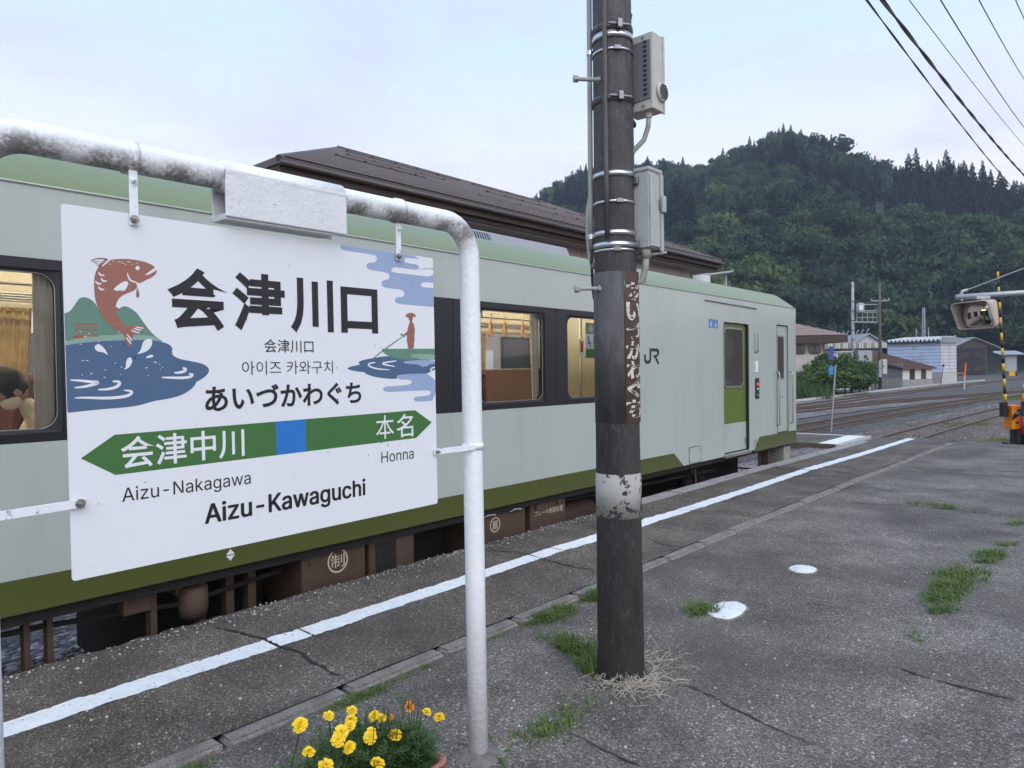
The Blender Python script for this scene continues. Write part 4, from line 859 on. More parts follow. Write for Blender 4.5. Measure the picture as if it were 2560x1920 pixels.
# curtains gathered at the window ends
def curtain(xx, y0, y1, yb0, yb1, m, seed, z0=1.17, z1=2.07):
    b = MB(); nu, nv = 26, 16; rnd = random.Random(seed); ph = [rnd.uniform(0, 6) for _ in range(3)]
    for j in range(nv+1):
        t = j/nv; za = z1+(z0-z1)*t; a = y0+(yb0-y0)*t**1.4; c = y1+(yb1-y1)*t**1.4
        for i in range(nu+1):
            s_ = i/nu; amp = .016*(1-.3*t)
            b.v.append((xx+amp*math.sin(s_*22+ph[0]+t*.8)+.006*math.sin(s_*47+ph[1]), a+(c-a)*s_, za+.006*math.sin(s_*30+ph[2])*(1-t)))
    b.f += [(j*(nu+1)+i, j*(nu+1)+i+1, (j+1)*(nu+1)+i+1, (j+1)*(nu+1)+i) for j in range(nv) for i in range(nu)]
    return T(b.build('curtain', m, smooth=True))
curtain(x0-.03, 1.185, 1.285, 1.18, 1.29, 'curtain_grey', 1)
curtain(x0-.03, 4.02, 4.05, 3.99, 4.055, 'curtain_grey', 2); curtain(x0-.03, 5.40, 5.52, 5.42, 5.53, 'curtain_grey', 3); curtain(x0-.03, 5.89, 5.93, 5.89, 5.92, 'curtain_grey', 4)
for i, (a, c) in enumerate(FWINS[3:]):
    curtain(fx1+.03, a-.06, a+.16, a-.05, a+.10, 'curtain_ochre', 10+i); curtain(fx1+.03, c-.20, c+.05, c-.13, c+.04, 'curtain_ochre', 30+i)
curtain(fx1+.05, 1.62, 1.86, 1.60, 1.77, 'curtain_ochre', 61)
# seats: transverse benches with wooden backs
def seat(xa, xb, y, face):
    P = [(0, .75), (.50, .75), (.52, .68), (.50, .62), (0, .62)]
    t = T(MB().prism([(y+face*u, v) for u, v in [(0.02, .62), (.48, .62), (.50, .70), (.46, .755), (.02, .73)]], lambda u, v, d: Vector((d, u, v)), xa, xb).build('seat', 'seat_maroon', bevel=.02))
    b = MB(); b.prism([(y+face*u, v) for u, v in [(-.03, .45), (.03, .45), (.0, 1.02), (-.045, 1.515), (-.085, 1.515), (-.06, 1.0)]], lambda u, v, d: Vector((d, u, v)), xa+.01, xb-.01); b.build('seat_back', 'seat_back', t, bevel=.012)
    b = MB(); b.prism([(y+face*u, v) for u, v in [(.035, .74), (.09, .76), (.05, 1.2), (.0, 1.48), (-.03, 1.48), (.0, 1.0)]], lambda u, v, d: Vector((d, u, v)), xa+.03, xb-.03); b.build('cushion', 'seat_maroon', t, bevel=.015)
    b = MB(); hx = (xa, -1) if xa > TX-1.4 else (xb, 1); b.tube([(hx[0], y-.04*face, 1.10), (hx[0]+hx[1]*.05, y-.05*face, 1.14), (hx[0]+hx[1]*.05, y-.075*face, 1.40), (hx[0], y-.08*face, 1.46)], .012, 8); b.build('grab_handle', 'rubber', t)
    b = MB(); b.box(xa+.1, xb-.1, min(y+face*.05, y+face*.4), max(y+face*.05, y+face*.4), .30, .62); b.build('seat_base', 'int_cream', t)
for y, f_ in ((1.85, -1), (.2, 1), (-1.4, 1), (3.35, 1)):
    seat(x0-.95, x0-.06, y, f_); seat(fx1+.06, fx1+.95, y if y != 1.85 else 1.56, f_)
seat(x0-.83, x0-.06, 5.66, 1); seat(fx1+.06, fx1+.95, 6.6, -1)
# stickers and fittings inside the last window
st = T(MB().box(x0+.012, x0+.014, 6.28, 6.62, 1.62, 2.0).build('seat_notice', 'label_green'))
MB().quad((x0+.015, 6.285, 1.72), (x0+.015, 6.615, 1.72), (x0+.015, 6.615, 1.88), (x0+.015, 6.285, 1.88)).build('notice_panel', 'label_white', st)
text_mb('優先席', 6.33, 6.58, 1.90, 1.98, lambda u, v: Vector((x0+.0155, u, v))).build('notice_text', 'label_white', st, fixn=False)
b = MB()
for yy in (6.31, 6.42, 6.53): b.flat([(yy, 1.86), (yy+.03, 1.86), (yy+.035, 1.80), (yy+.06, 1.79), (yy+.06, 1.73), (yy+.045, 1.73), (yy+.045, 1.77), (yy, 1.77)], lambda u, v: Vector((x0+.0165, u, v)))
b.build('notice_text', 'label_blue', st, fixn=False)
st = T(MB().box(x0+.012, x0+.014, 6.16, 6.25, 1.62, 1.82).build('switch_sticker', 'label_white'))
MB().quad((x0+.0155, 6.18, 1.68), (x0+.0155, 6.23, 1.68), (x0+.0155, 6.23, 1.80), (x0+.0155, 6.18, 1.80)).build('sticker_panel', 'label_red', st)
T(MB().box(x0-.12, x0-.02, 5.88, 6.03, 1.40, 1.62).build('inner_cabinet', 'int_cream', bevel=.01))
# underfloor
b = MB(); b.box(TX-2.5, TX-.35, CY0, CY1-.4, ZB-.10, ZB+.02); T(b.build('underframe', 'under_dark'))
b = MB(); b.box(TX-.09, TX-.04, CY0, CY1-.3, ZB-.07, ZB+.05); T(b.build('underframe_beam', 'under_dark'))
def ubox(y0, y1, z0=-.62, xa=-.62, xb=-.07, m='under_brown', nm='equipment_box'):
    o = T(MB().box(TX+xa, TX+xb, y0, y1, z0, ZB-.03).build(nm, m, bevel=.012)); return o
ux = TX-.07+.002
q = ubox(2.80, 3.36); text_mb('制', 3.045, 3.165, .045-.01, .145-.01, lambda u, v: Vector((ux, u, v)), 0).build('stencil_mark', 'stencil', q, fixn=False)
def ring(cy_, cz, r, par):
    b = MB(); n = 28; b.add([Vector((ux, cy_+rr*math.cos(2*PI*i/n), cz+rr*math.sin(2*PI*i/n))) for rr in (r, r*.86) for i in range(n)], [(i, (i+1) % n, n+(i+1) % n, n+i) for i in range(n)]); b.build('stencil_mark', 'stencil', par, fixn=False)
ring(3.105, .085, .09, q)
MB().box(TX-.085, TX-.062, 2.86, 2.92, .10, .2).build('latch', 'under_brown', q, bevel=.004)
q = ubox(3.40, 3.86, xb=-.075); MB().box(TX-.075, TX-.068, 3.46, 3.66, -.12, .14).build('louvre', 'under_dark', q); MB().box(TX-.075, TX-.066, 3.66, 3.74, -.2, .16).build('cover_plate', 'under_brown', q)
q = ubox(4.62, 5.28); text_mb('蓄', 4.80, 4.88, .02, .10, lambda u, v: Vector((ux, u, v)), 0).build('stencil_mark', 'stencil', q, fixn=False); ring(4.84, .06, .07, q)
for yy in (4.68, 5.05):
    b = MB(); b.tube([(ux, yy, .15), (ux+.03, yy+.03, .17), (ux+.03, yy+.13, .16)], .010, 8); b.build('hose', 'steel_trim', q)
q = ubox(5.36, 5.93); text_mb('ブレーキ制御装置', 5.42, 5.88, .035, .095, lambda u, v: Vector((ux, u, v)), .0).build('stencil_mark', 'stencil', q, fixn=False)
for yy in (5.45, 5.80): MB().box(TX-.07, TX-.05, yy-.02, yy+.02, .10, .2).build('latch', 'under_brown', q, bevel=.004)
# brackets, cradle frames and tanks between them
def cradle(y0, y1, z0, t=.05, x=-.12):
    b = MB(); b.box(TX+x-.08, TX+x, y0, y0+t, z0, ZB-.03); b.box(TX+x-.08, TX+x, y1-t, y1, z0, ZB-.03); b.box(TX+x-.079, TX+x-.001, y0+t, y1-t, z0, z0+t*1.3); return T(b.build('equipment_cradle', 'under_brown', bevel=.006))
cradle(1.12, 1.26, -.55, .030); cradle(1.78, 2.12, -.40, .04); cradle(2.30, 2.52, -.45, .06, -.2)
for (ya, yb, xa, xb_) in ((1.97, 2.79, -2.1, -.55), (3.87, 4.60, -2.2, -.5), (5.95, 7.9, -2.2, -.60), (7.95, 11.9, -2.3, -.80), (-2.0, .75, -2.0, -.5)): T(MB().box(TX+xa, TX+xb_, ya, yb, -.72, ZB-.11).build('engine_casing', 'under_dark', bevel=.03))
b = MB(); b.lathe([(.02, 0), (.13, .03), (.15, .1), (.15, .7), (.13, .77), (.02, .8)], (TX-.45, 6.1, -.15), 18, 'Y'); T(b.build('air_tank', 'under_brown', smooth=True))
b = MB(); b.lathe([(.02, 0), (.08, .01), (.09, .06), (.09, .2), (.02, .22)], (TX-.16, 2.06, -.08), 16); T(b.build('filter_bowl', 'under_brown', smooth=True))
T(MB().box(TX-.2, TX-.1, 1.62, 1.78, .05, .19).build('valve_block', 'under_brown', bevel=.01)); T(MB().box(TX-.3, TX-.16, 1.95, 2.12, .08, .2).build('valve_block', 'under_brown', bevel=.01))
b = MB(); b.tube([(TX-.15, .2, .12), (TX-.15, 1.2, .10), (TX-.18, 2.0, .02), (TX-.18, 2.7, .08)], .016, 8); T(b.build('air_pipe', 'under_dark')); b = MB(); b.tube([(TX-.2, 6.0, .1), (TX-.2, 8.0, .05), (TX-.25, 9.8, .0)], .018, 8); T(b.build('air_pipe', 'under_dark'))
# front bogie seen below the skirt
def bogie(yc):
    g = T(MB().prism([(yc+u, v) for u, v in [(-1.25, -.38), (-1.2, -.20), (-.55, -.16), (-.35, -.42), (.35, -.42), (.55, -.16), (1.2, -.20), (1.25, -.38), (.62, -.36), (.42, -.56), (-.42, -.56), (-.62, -.36)]], lambda u, v, d: Vector((d, u, v)), TX-.46, TX-.36).build('bogie_frame', 'under_brown', bevel=.01))
    for yy in (yc-.95, yc+.95):
        b = MB(); b.lathe([(.43, 0), (.43, .03), (.405, .045), (.395, .12), (.2, .10), (.1, .14), (.02, .14)], (TX-1.0, yy, RAILZ+.395), 28, 'X'); b.build('wheel', 'under_dark', g, smooth=math.radians(35))
        MB().box(TX-.47, TX-.30, yy-.13, yy+.13, RAILZ+.28, RAILZ+.52).build('axle_box', 'under_brown', g, bevel=.02)
    for yy in (yc-.2, yc+.2):
        b = MB(); b.lathe([(.10, 0), (.11, .06), (.10, .12), (.11, .18), (.10, .26)], (TX-.42, yy, -.30), 16); b.build('air_spring', 'under_dark', g, smooth=True)
bogie(9.4); bogie(-3.6)
b = MB(); b.tube([(TX-.12, 8.75, .2), (TX-.14, 9.0, -.02), (TX-.2, 9.05, -.3)], .018, 8); T(b.build('brake_hose', 'under_brown')); b = MB(); b.tube([(TX-.1, 8.9, .22), (TX-.1, 8.9, -.3)], .012, 6); T(b.build('step_bracket', 'under_brown')); T(MB().box(TX-.2, TX-.08, 11.4, 11.44, -.35, .2).build('step_bracket', 'under_brown'))
T(MB().box(TX-.5, TX-.05, 12.0, 12.3, -.4, .17).build('snow_guard', 'concrete'))
# passenger bowed over in the first window
mat('hair', (.012, .010, .009), .55, var=.2, scale=30); mat('skin', (.42, .26, .19), .55, var=.05); mat('mask_white', (.70, .66, .58), .8); mat('shirt', (.66, .60, .45), .85, var=.05, bump=.2, bscale=40)
def passenger():
    hx, hy, hz = -5.12, 1.25, 1.42
    root = thing('person', (hx, hy+.25, .30), 'passenger in a pale shirt and white face mask bowed over inside the train window', 'person')
    J = {'pel': (hx, hy+.30, .80), 'sp1': (hx, hy+.27, .98), 'ch': (hx, hy+.17, 1.16), 'nk': (hx, hy+.09, 1.285), 'hb': (hx, hy+.04, 1.345),
         'ls': (hx+.17, hy+.15, 1.19), 'rs': (hx-.17, hy+.15, 1.19), 'le': (hx+.21, hy+.05, .97), 're': (hx-.21, hy+.05, .97), 'lw': (hx+.09, hy-.14, .93), 'rw': (hx-.09, hy-.14, .93),
         'lh': (hx+.10, hy+.27, .79), 'rh': (hx-.10, hy+.27, .79), 'lk': (hx+.12, hy-.16, .79), 'rk': (hx-.12, hy-.16, .79), 'la': (hx+.12, hy-.15, .38), 'ra': (hx-.12, hy-.15, .38), 'lt': (hx+.12, hy-.30, .34), 'rt': (hx-.12, hy-.30, .34)}
    E_ = [('pel', 'sp1'), ('sp1', 'ch'), ('ch', 'nk'), ('nk', 'hb'), ('ch', 'ls'), ('ch', 'rs'), ('ls', 'le'), ('rs', 're'), ('le', 'lw'), ('re', 'rw'), ('pel', 'lh'), ('pel', 'rh'), ('lh', 'lk'), ('rh', 'rk'), ('lk', 'la'), ('rk', 'ra'), ('la', 'lt'), ('ra', 'rt')]
    R_ = dict(pel=.13, sp1=.125, ch=.13, nk=.055, hb=.055, ls=.07, rs=.07, le=.046, re=.046, lw=.033, rw=.033, lh=.09, rh=.09, lk=.062, rk=.062, la=.042, ra=.042, lt=.035, rt=.035)
    ks = list(J); me = bpy.data.meshes.new('body'); me.from_pydata([Vector(J[k])-root.location for k in ks], [(ks.index(a), ks.index(b_)) for a, b_ in E_], [])
    o = link('body', me, 'shirt', root); md = o.modifiers.new('skin', 'SKIN')
    for k, sv in zip(ks, me.skin_vertices[0].data): sv.radius = (R_[k], R_[k]); sv.use_root = (k == 'pel')
    sb_ = o.modifiers.new('sub', 'SUBSURF'); sb_.levels = 1; sb_.render_levels = 2
    # head: bowed, face turned down and towards the rear of the car
    H_ = Matrix.Translation(Vector((hx, hy-.03, hz))-root.location) @ Matrix.Rotation(math.radians(48), 4, 'X')
    def ball(name, m, rx, ry, rz, c=(0, 0, 0), cut=None, n=18):
        bm = bmesh.new(); bmesh.ops.create_uvsphere(bm, u_segments=n, v_segments=n, radius=1)
        for v in bm.verts: v.co = Vector((v.co.x*rx+c[0], v.co.y*ry+c[1], v.co.z*rz+c[2]))
        if cut: bmesh.ops.delete(bm, geom=[v for v in bm.verts if cut(v.co)], context='VERTS')
        if name == 'hair':
            for v in bm.verts: v.co *= 1+.05*mnoise.noise(v.co*38)+.07*mnoise.noise(Vector((v.co.x*16, v.co.y*9, v.co.z*9)))
        me = bpy.data.meshes.new(name); bm.to_mesh(me); bm.free(); me.transform(H_); me.shade_smooth(); return link(name, me, m, root)
    ball('head', 'skin', .074, .092, .112)
    ball('hair', 'hair', .087, .104, .118, (0, .012, .022), lambda p: p.y < -.062 and p.z < .045 or p.z < -.075, 44)
    for s_ in (1, -1): ball('ear', 'skin', .012, .022, .032, (s_*.070, .0, -.040), None, 8)
    ball('nose', 'skin', .014, .02, .022, (0, -.095, -.012), None, 8)
    ball('face_mask', 'mask_white', .066, .080, .062, (0, -.028, -.062), lambda p: p.y > .0)
    for s_ in (1, -1): ball('eye', 'hair', .011, .006, .005, (s_*.03, -.087, .018), None, 8)
    for s_ in (1, -1):
        b = MB(); w = Vector(J['lw' if s_ > 0 else 'rw'])-root.location
        b.tube([w, w+Vector((-s_*.012, -.045, -.01)), w+Vector((-s_*.015, -.085, -.02))], [.026, .036, .030], 10)
        for k in range(4):
            f0 = w+Vector((-s_*.015+(k-1.5)*.017, -.08, -.02)); b.tube([f0, f0+Vector((0, -.035, -.008)), f0+Vector((0, -.050-.004*(k % 3), -.032))], [.0085, .008, .006], 6)
        b.tube([w+Vector((-s_*.03, -.03, -.005)), w+Vector((-s_*.06, -.05, -.005)), w+Vector((-s_*.065, -.075, -.018))], [.011, .010, .007], 6)
        b.build('hand', 'skin', root, smooth=True)
passenger()
# ------------------------------------------------------------------ concrete pole with its boxes
mat('pole_concrete', (.070, .069, .069), .85, var=.45, scale=7, bump=.35, bscale=90, dirt=(.27, .26, .25), dscale=34, damt=.55, dlo=.54, dhi=.76, stretch=(1.7, 1.7, .6))
mat('pole_wrap', (.080, .079, .079), .7, var=.35, scale=7, bump=.25, bscale=70, dirt=(.15, .15, .15), dscale=7, damt=.5, dlo=.5, dhi=.72, stretch=(4, 4, 1))
mat('band_steel', (.62, .62, .62), .28, metal=.95, var=.08, scale=30)
mat('band_dull', (.22, .22, .23), .4, metal=.9, var=.2, scale=40)
mat('conduit_grey', (.33, .34, .31), .55, var=.1, scale=12)
mat('conduit_dark', (.085, .080, .080), .5, var=.25, scale=14)
mat('cable_black', (.010, .010, .011), .5, var=.1)
mat('box_cream', (.50, .485, .43), .5, var=.05, scale=6, dirt=(.25, .23, .2), dscale=14, damt=.35)
mat('box_grey', (.40, .42, .40), .55, var=.08, scale=5, bump=.1, bscale=50, dirt=(.14, .125, .10), dscale=13, damt=.75, dlo=.55, dhi=.72, stretch=(2, 2, .8))
mat('box_panel', (.15, .155, .165), .5, var=.08)
mat('plate_rust', (.058, .033, .021), .8, var=.4, scale=9, bump=.5, bscale=60, dirt=(.30, .36, .40), dscale=7, damt=.75, dlo=.54, dhi=.60, stretch=(1, 1, .5))
chipped('hand_paint', (.62, .59, .50), 34, .39, .45, .8)
chipped('band_paint', (.36, .36, .335), 8, .445, .465, .8)
PXY = Vector((-1.907, 2.949)); PB = -.06
def prad(z): return .1145-.0068*z
CAM_A = math.atan2(-PXY.y, -PXY.x)              # direction from the pole to the camera
def pzed(py, px=1545): return pD(px, py, 3.345).z
pole = thing('utility_pole', (PXY.x, PXY.y, PB), 'dark weathered concrete pole with steel bands and two boxes beside the station sign', 'pole')
def PK(o): return keep(o, pole)
def cylp(z0, z1, r0, r1, n=40): 
    m = MB(); m.tube([(PXY.x, PXY.y, z0), (PXY.x, PXY.y, z1)], [r0, r1], n); return m
PK(cylp(PB-.3, 5.6, prad(PB-.3), prad(5.6), 48).build('shaft', 'pole_concrete', smooth=math.radians(40)))
def ringp(z, h, t, n=48, a0=0, a1=2*PI, tilt=0):
    m = MB(); k = n+1
    vs = []
    for (dr, dz) in ((0, -h/2), (t, -h/2), (t, h/2), (0, h/2)):
        for i in range(k):
            a = a0+(a1-a0)*i/n; r = prad(z)+.0015+dr; vs.append((PXY.x+r*math.cos(a), PXY.y+r*math.sin(a), z+dz))
    m.add(vs, [(j % 4*k+i, j % 4*k+i+1, (j+1) % 4*k+i+1, (j+1) % 4*k+i) for j in range(4) for i in range(n)]); return m
for py, h, m, t in ((81, .030, 'band_steel', .004), (118, .011, 'band_steel', .003), (429.5, .024, 'band_steel', .005), (499.5, .012, 'band_steel', .004), (578, .024, 'band_steel', .004), (608, .026, 'band_steel', .006), (621, .012, 'band_steel', .004)):
    o = PK(ringp(pzed(py), h, t).build('steel_band', m, smooth=math.radians(40)))
    if h < .015:
        a = CAM_A+(.25 if py != 621 else .1); r = prad(pzed(py))+.006; b = MB(); d = Vector((math.cos(a), math.sin(a), 0)); tt = Vector((-math.sin(a), math.cos(a), 0))
        b.obox(Vector((PXY.x, PXY.y, pzed(py)))+d*r, tt, Vector((0, 0, 1)), d, .017, .010, .006); PK(b.build('band_clip', 'band_dull', bevel=.002))
for py in (61, 240):
    z = pzed(py); band = PK(ringp(z, .030, .004).build('punched_band', 'band_dull', smooth=math.radians(40))); b = MB()
    for i in range(26):
        a = CAM_A-1.6+i*.125
        if -.35 < a-CAM_A < .75: continue
        d = Vector((math.cos(a), math.sin(a), 0)); tt = Vector((-math.sin(a), math.cos(a), 0)); b.obox(Vector((PXY.x, PXY.y, z))+d*(prad(z)+.0056), tt, Vector((0, 0, 1)), d, .0042, .0085, .0006)
    o = b.build('slots', 'rubber', band); o['kind'] = 'stuff'
    a = CAM_A+.33; d = Vector((math.cos(a), math.sin(a), 0)); tt = Vector((-math.sin(a), math.cos(a), 0)); c_ = Vector((PXY.x, PXY.y, z))+d*(prad(z)+.016)
    b = MB(); b.obox(c_, tt, Vector((0, 0, 1)), d, .011, .019, .012); b.tube([c_-tt*.055-d*.004, c_+tt*.06-d*.010], .0065, 8); b.build('tension_screw', 'band_dull', band, bevel=.001)
# conduits and cables on the pole
def onpole(a, z, off): r = prad(z)+off; return (PXY.x+r*math.cos(a), PXY.y+r*math.sin(a), z)
aC = CAM_A-.33
b = MB(); b.tube([onpole(aC, z, .013) for z in (pzed(590), pzed(430), pzed(250), 3.6, 5.0)], .0115, 12); PK(b.build('conduit', 'conduit_dark', smooth=True))
aL = CAM_A-1.62
b = MB(); b.tube([onpole(aL, z, .016) for z in (pzed(612), pzed(500), pzed(250), 3.6, 5.0)], .0125, 12); PK(b.build('conduit', 'conduit_grey', smooth=True))
b = MB(); b.tube([onpole(aL+.1, pzed(660), .004), onpole(aL-.02, pzed(630), .022), onpole(aL-.10, pzed(570), .034), onpole(aL-.05, pzed(505), .030), onpole(aL-.03, pzed(460), .012)], .011, 10); PK(b.build('conduit', 'conduit_grey', smooth=True))
b = MB(); b.tube([onpole(aL+.15, pzed(612), .014), onpole(aL+.12, pzed(640), .014), onpole(aL, pzed(680), .012), onpole(aL+.04, pzed(715), .008), onpole(aL+.1, pzed(740), .003)], .0065, 8); PK(b.build('cable', 'cable_black', smooth=True))
b = MB(); b.lathe([(.016, -.012), (.0165, .012)], onpole(aL, pzed(578), .016), 12); PK(b.build('conduit_clip', 'band_steel'))
b = MB(); b.lathe([(.016, -.010), (.0165, .010)], onpole(aL, pzed(105), .016), 12); PK(b.build('conduit_clip', 'band_steel'))
# climbing bolts
for py, a in ((190, CAM_A-.55), (717, CAM_A-.62)):
    z = pzed(py); d = Vector((math.cos(a-.75), math.sin(a-.75), 0)); p0 = Vector(onpole(a, z, -.02)); b = MB(); b.tube([p0, p0+d*.135], .0095, 10); b.tube([p0+d*.128, p0+d*.150], .0185, 6); b.tube([p0+d*.022, p0+d*.034], .016, 6); PK(b.build('climbing_bolt', 'conduit_grey'))
# sheet wrapped round the pole, rusty name plate with brushed kana
z0w, z1w = pzed(1060), pzed(676)
PK(ringp((z0w+z1w)/2, z1w-z0w, .003).build('wrap_sheet', 'pole_wrap', smooth=math.radians(40)))
def rp2(z): return prad((z0w+z1w)/2)+.0015+.003
a0_, a1_ = CAM_A+math.radians(21), CAM_A+math.radians(124)
nm, nz_ = 24, 2; b = MB(); vs = []
for r_ in (.0012, .0032):
    for j in range(nz_+1):
        for i in range(nm+1):
            a = a0_+(a1_-a0_)*i/nm; z = z0w+(z1w-z0w)*j/nz_; vs.append((PXY.x+(rp2(z)+r_)*math.cos(a), PXY.y+(rp2(z)+r_)*math.sin(a), z))
q_ = (nm+1)*(nz_+1)
b.add(vs, [(q_+j*(nm+1)+i, q_+j*(nm+1)+i+1, q_+(j+1)*(nm+1)+i+1, q_+(j+1)*(nm+1)+i) for j in range(nz_) for i in range(nm)] + [(j*(nm+1), (j+1)*(nm+1), q_+(j+1)*(nm+1), q_+j*(nm+1)) for j in range(nz_)]+[(nz_*(nm+1)+i, nz_*(nm+1)+i+1, q_+nz_*(nm+1)+i+1, q_+nz_*(nm+1)+i) for i in range(nm)])
plate = PK(b.build('name_plate', 'plate_rust', smooth=math.radians(40)))
zc = pzed(705)
for i, ch in enumerate('あいづかわぐち'):
    vs, fs = text_geo(ch, .035); xs = [v[0] for v in vs]; ys2 = [v[1] for v in vs]; cw = .098; hh = (zc-pzed(1050))/7*.92; zt2 = zc-i*(zc-pzed(1050))/7
    am = CAM_A+math.radians(52); b = MB()
    P = []
    for v in vs:
        u = ((v[0]-min(xs))/(max(xs)-min(xs))-.5)*cw; w_ = (v[1]-max(ys2))/(max(ys2)-min(ys2))*hh
        u += .006*mnoise.noise(Vector((u*30, w_*30, i))); w_ += .005*mnoise.noise(Vector((u*30, w_*30, i+9))); z = zt2+w_; a = am+u/.10; r = rp2(z)+.0045
        P.append((PXY.x+r*math.cos(a), PXY.y+r*math.sin(a), z))
    b.add(P, fs); b.build('brushed_kana', 'hand_paint', plate, fixn=False)
# painted ring near the foot, mostly flaked
PK(ringp((pzed(1190)+pzed(1303))/2, pzed(1190)-pzed(1303), .0012).build('painted_band', 'band_paint', smooth=math.radians(40)))
b = MB(); a = CAM_A-.62; z = pzed(1247); d = Vector((math.cos(a), math.sin(a), 0)); b.tube([Vector(onpole(a, z, -.01)), Vector(onpole(a, z, .008))], .0085, 12); PK(b.build('earth_socket', 'conduit_grey'))
# boxes clamped to its right side
def box_at(name, pxe, py0, py1, wx, wy, D, m, label, cat):
    c_ = pD(pxe, (py0+py1)/2, D); zt2 = pD(pxe, py0, D).z; zb2 = pD(pxe, py1, D).z
    t = thing(name, (c_.x-wx/2, c_.y+wy/2, zb2), label, cat)
    return t, c_.x-wx, c_.x, c_.y, c_.y+wy, zb2, zt2
t, xa, xb, ya, yb, za, zb2 = box_at('speaker_box', 1632, 77, 268, .150, .105, 3.36, 'box_cream', 'cream metal box with slotted side and round louvre high on the dark pole', 'equipment box')
keep(MB().box(xa, xb, ya, yb, za, zb2).build('casing', 'box_cream', bevel=.004), t)
pn = keep(MB().box(xa+.006, xb-.012, ya-.004, ya+.004, za+.045, zb2-.035).build('side_panel', 'box_panel', bevel=.002), t)
b = MB()
for i in range(12): b.box(xb-.050, xb-.030, ya-.0055, ya-.001, za+.065+i*.0225, za+.077+i*.0225)
o = b.build('slots', 'rubber', pn); o['kind'] = 'stuff'
for zz in (za+.02, zb2-.018):
    b = MB(); b.tube([(xb-.05, ya+.004, zz), (xb-.05, ya-.012, zz)], .0055, 8); keep(b.build('screw', 'band_steel'), t)
b = MB(); b.lathe([(.046, 0), (.046, .008), (.040, .016), (.036, .016)], (xb, (ya+yb)/2+.022, za+.09), 26, 'X'); lv = keep(b.build('louvre', 'box_cream', smooth=math.radians(40)), t)
b = MB()
for k in range(6):
    zz = za+.09-.030+k*.012; w_ = math.sqrt(max(0, .038**2-(zz-za-.09)**2)); b.box(xb+.0155, xb+.0190, (ya+yb)/2+.022-w_, (ya+yb)/2+.022+w_, zz-.0033, zz+.0033)
o = b.build('louvre_slots', 'rubber', lv); o['kind'] = 'stuff'
keep(MB().box(xb-.004, xb+.003, yb-.012, yb+.004, za-.006, zb2+.004).build('flange', 'box_cream'), t)
b = MB(); p0 = Vector((xb-.045, ya+.035, za)); b.tube([p0, p0+Vector((0, 0, -.028))], .016, 12); keep(b.build('gland', 'box_cream'), t)
p1 = pD(1583, 378, 3.42)
b = MB(); b.tube([p0+Vector((0, 0, -.02)), p0+Vector((-.004, .0, -.07)), p0+Vector((-.035, .01, -.125)), Vector(p1), Vector(p1)+Vector((-.06, .03, -.06))], .0125, 12); keep(b.build('feed_conduit', 'conduit_grey', smooth=True), t)
b = MB(); b.tube([(xa+.03, ya+.01, zb2+.12), (xa+.012, ya-.005, zb2), (xa+.016, ya-.006, za+.05), (xa+.03, ya+.0, za-.02), (xa+.05, ya+.0, za-.055), (xa+.045, ya+.0, za-.07)], .007, 8); keep(b.build('cable', 'cable_black', smooth=True), t)
t, xa, xb, ya, yb, za, zb2 = box_at('switch_cabinet', 1622, 418, 617, .140, .118, 3.36, 'box_grey', 'weathered pale grey steel cabinet with latch strapped to the dark pole', 'equipment box')
keep(MB().box(xa, xb, ya, yb, za, zb2-.012).build('casing', 'box_grey', bevel=.005), t)
keep(MB().box(xa-.004, xb+.006, ya-.006, yb+.006, zb2-.014, zb2+.006).build('lid', 'box_grey', bevel=.006), t)
dr = keep(MB().box(xb+.0005, xb+.008, ya+.004, yb-.028, za+.006, zb2-.03).build('door', 'box_grey', bevel=.003), t)
keep(MB().box(xb+.0005, xb+.012, yb-.024, yb+.004, za-.012, zb2-.016).build('hinge_strip', 'box_grey', bevel=.003), t)
keep(MB().box(xb+.010, xb+.026, yb-.028, yb+.006, za+.175, za+.255).build('latch', 'box_grey', bevel=.004), t)
keep(MB().box(xb+.008, xb+.016, yb-.040, yb-.030, za+.185, za+.235).build('latch_hasp', 'band_dull', bevel=.002), t)
for zz in (zb2-.055, za+.02): keep(MB().box(xa-.01, xb-.05, ya-.016, ya-.001, zz-.018, zz+.018).build('clamp_arm', 'band_dull', bevel=.004), t)
b = MB(); p0 = Vector((xb-.035, ya+.03, za)); b.tube([p0+Vector((0, 0, .01)), p0+Vector((0, 0, -.045))], .0215, 14); keep(b.build('gland', 'conduit_grey', smooth=math.radians(40)), t)
p1 = pD(1592, 706, 3.43)
b = MB(); b.tube([p0+Vector((0, 0, -.03)), p0+Vector((-.006, 0, -.09)), p0+Vector((-.028, .01, -.15)), Vector(p1), Vector(p1)+Vector((-.06, .03, -.04))], .0165, 12); keep(b.build('feed_conduit', 'conduit_grey', smooth=True), t)
b = MB(); b.obox((xa+.02, ya+.05, za-.028), Vector((1, .5, .16)).normalized(), Vector((-.5, 1, 0)).normalized(), Vector((0, 0, 1)), .085, .014, .005); b.obox((xb-.03, yb-.02, za-.02), Vector((.8, .55, .12)).normalized(), Vector((-.5, 1, 0)).normalized(), Vector((0, 0, 1)), .06, .012, .005); keep(b.build('support_arm', 'box_grey'), t)

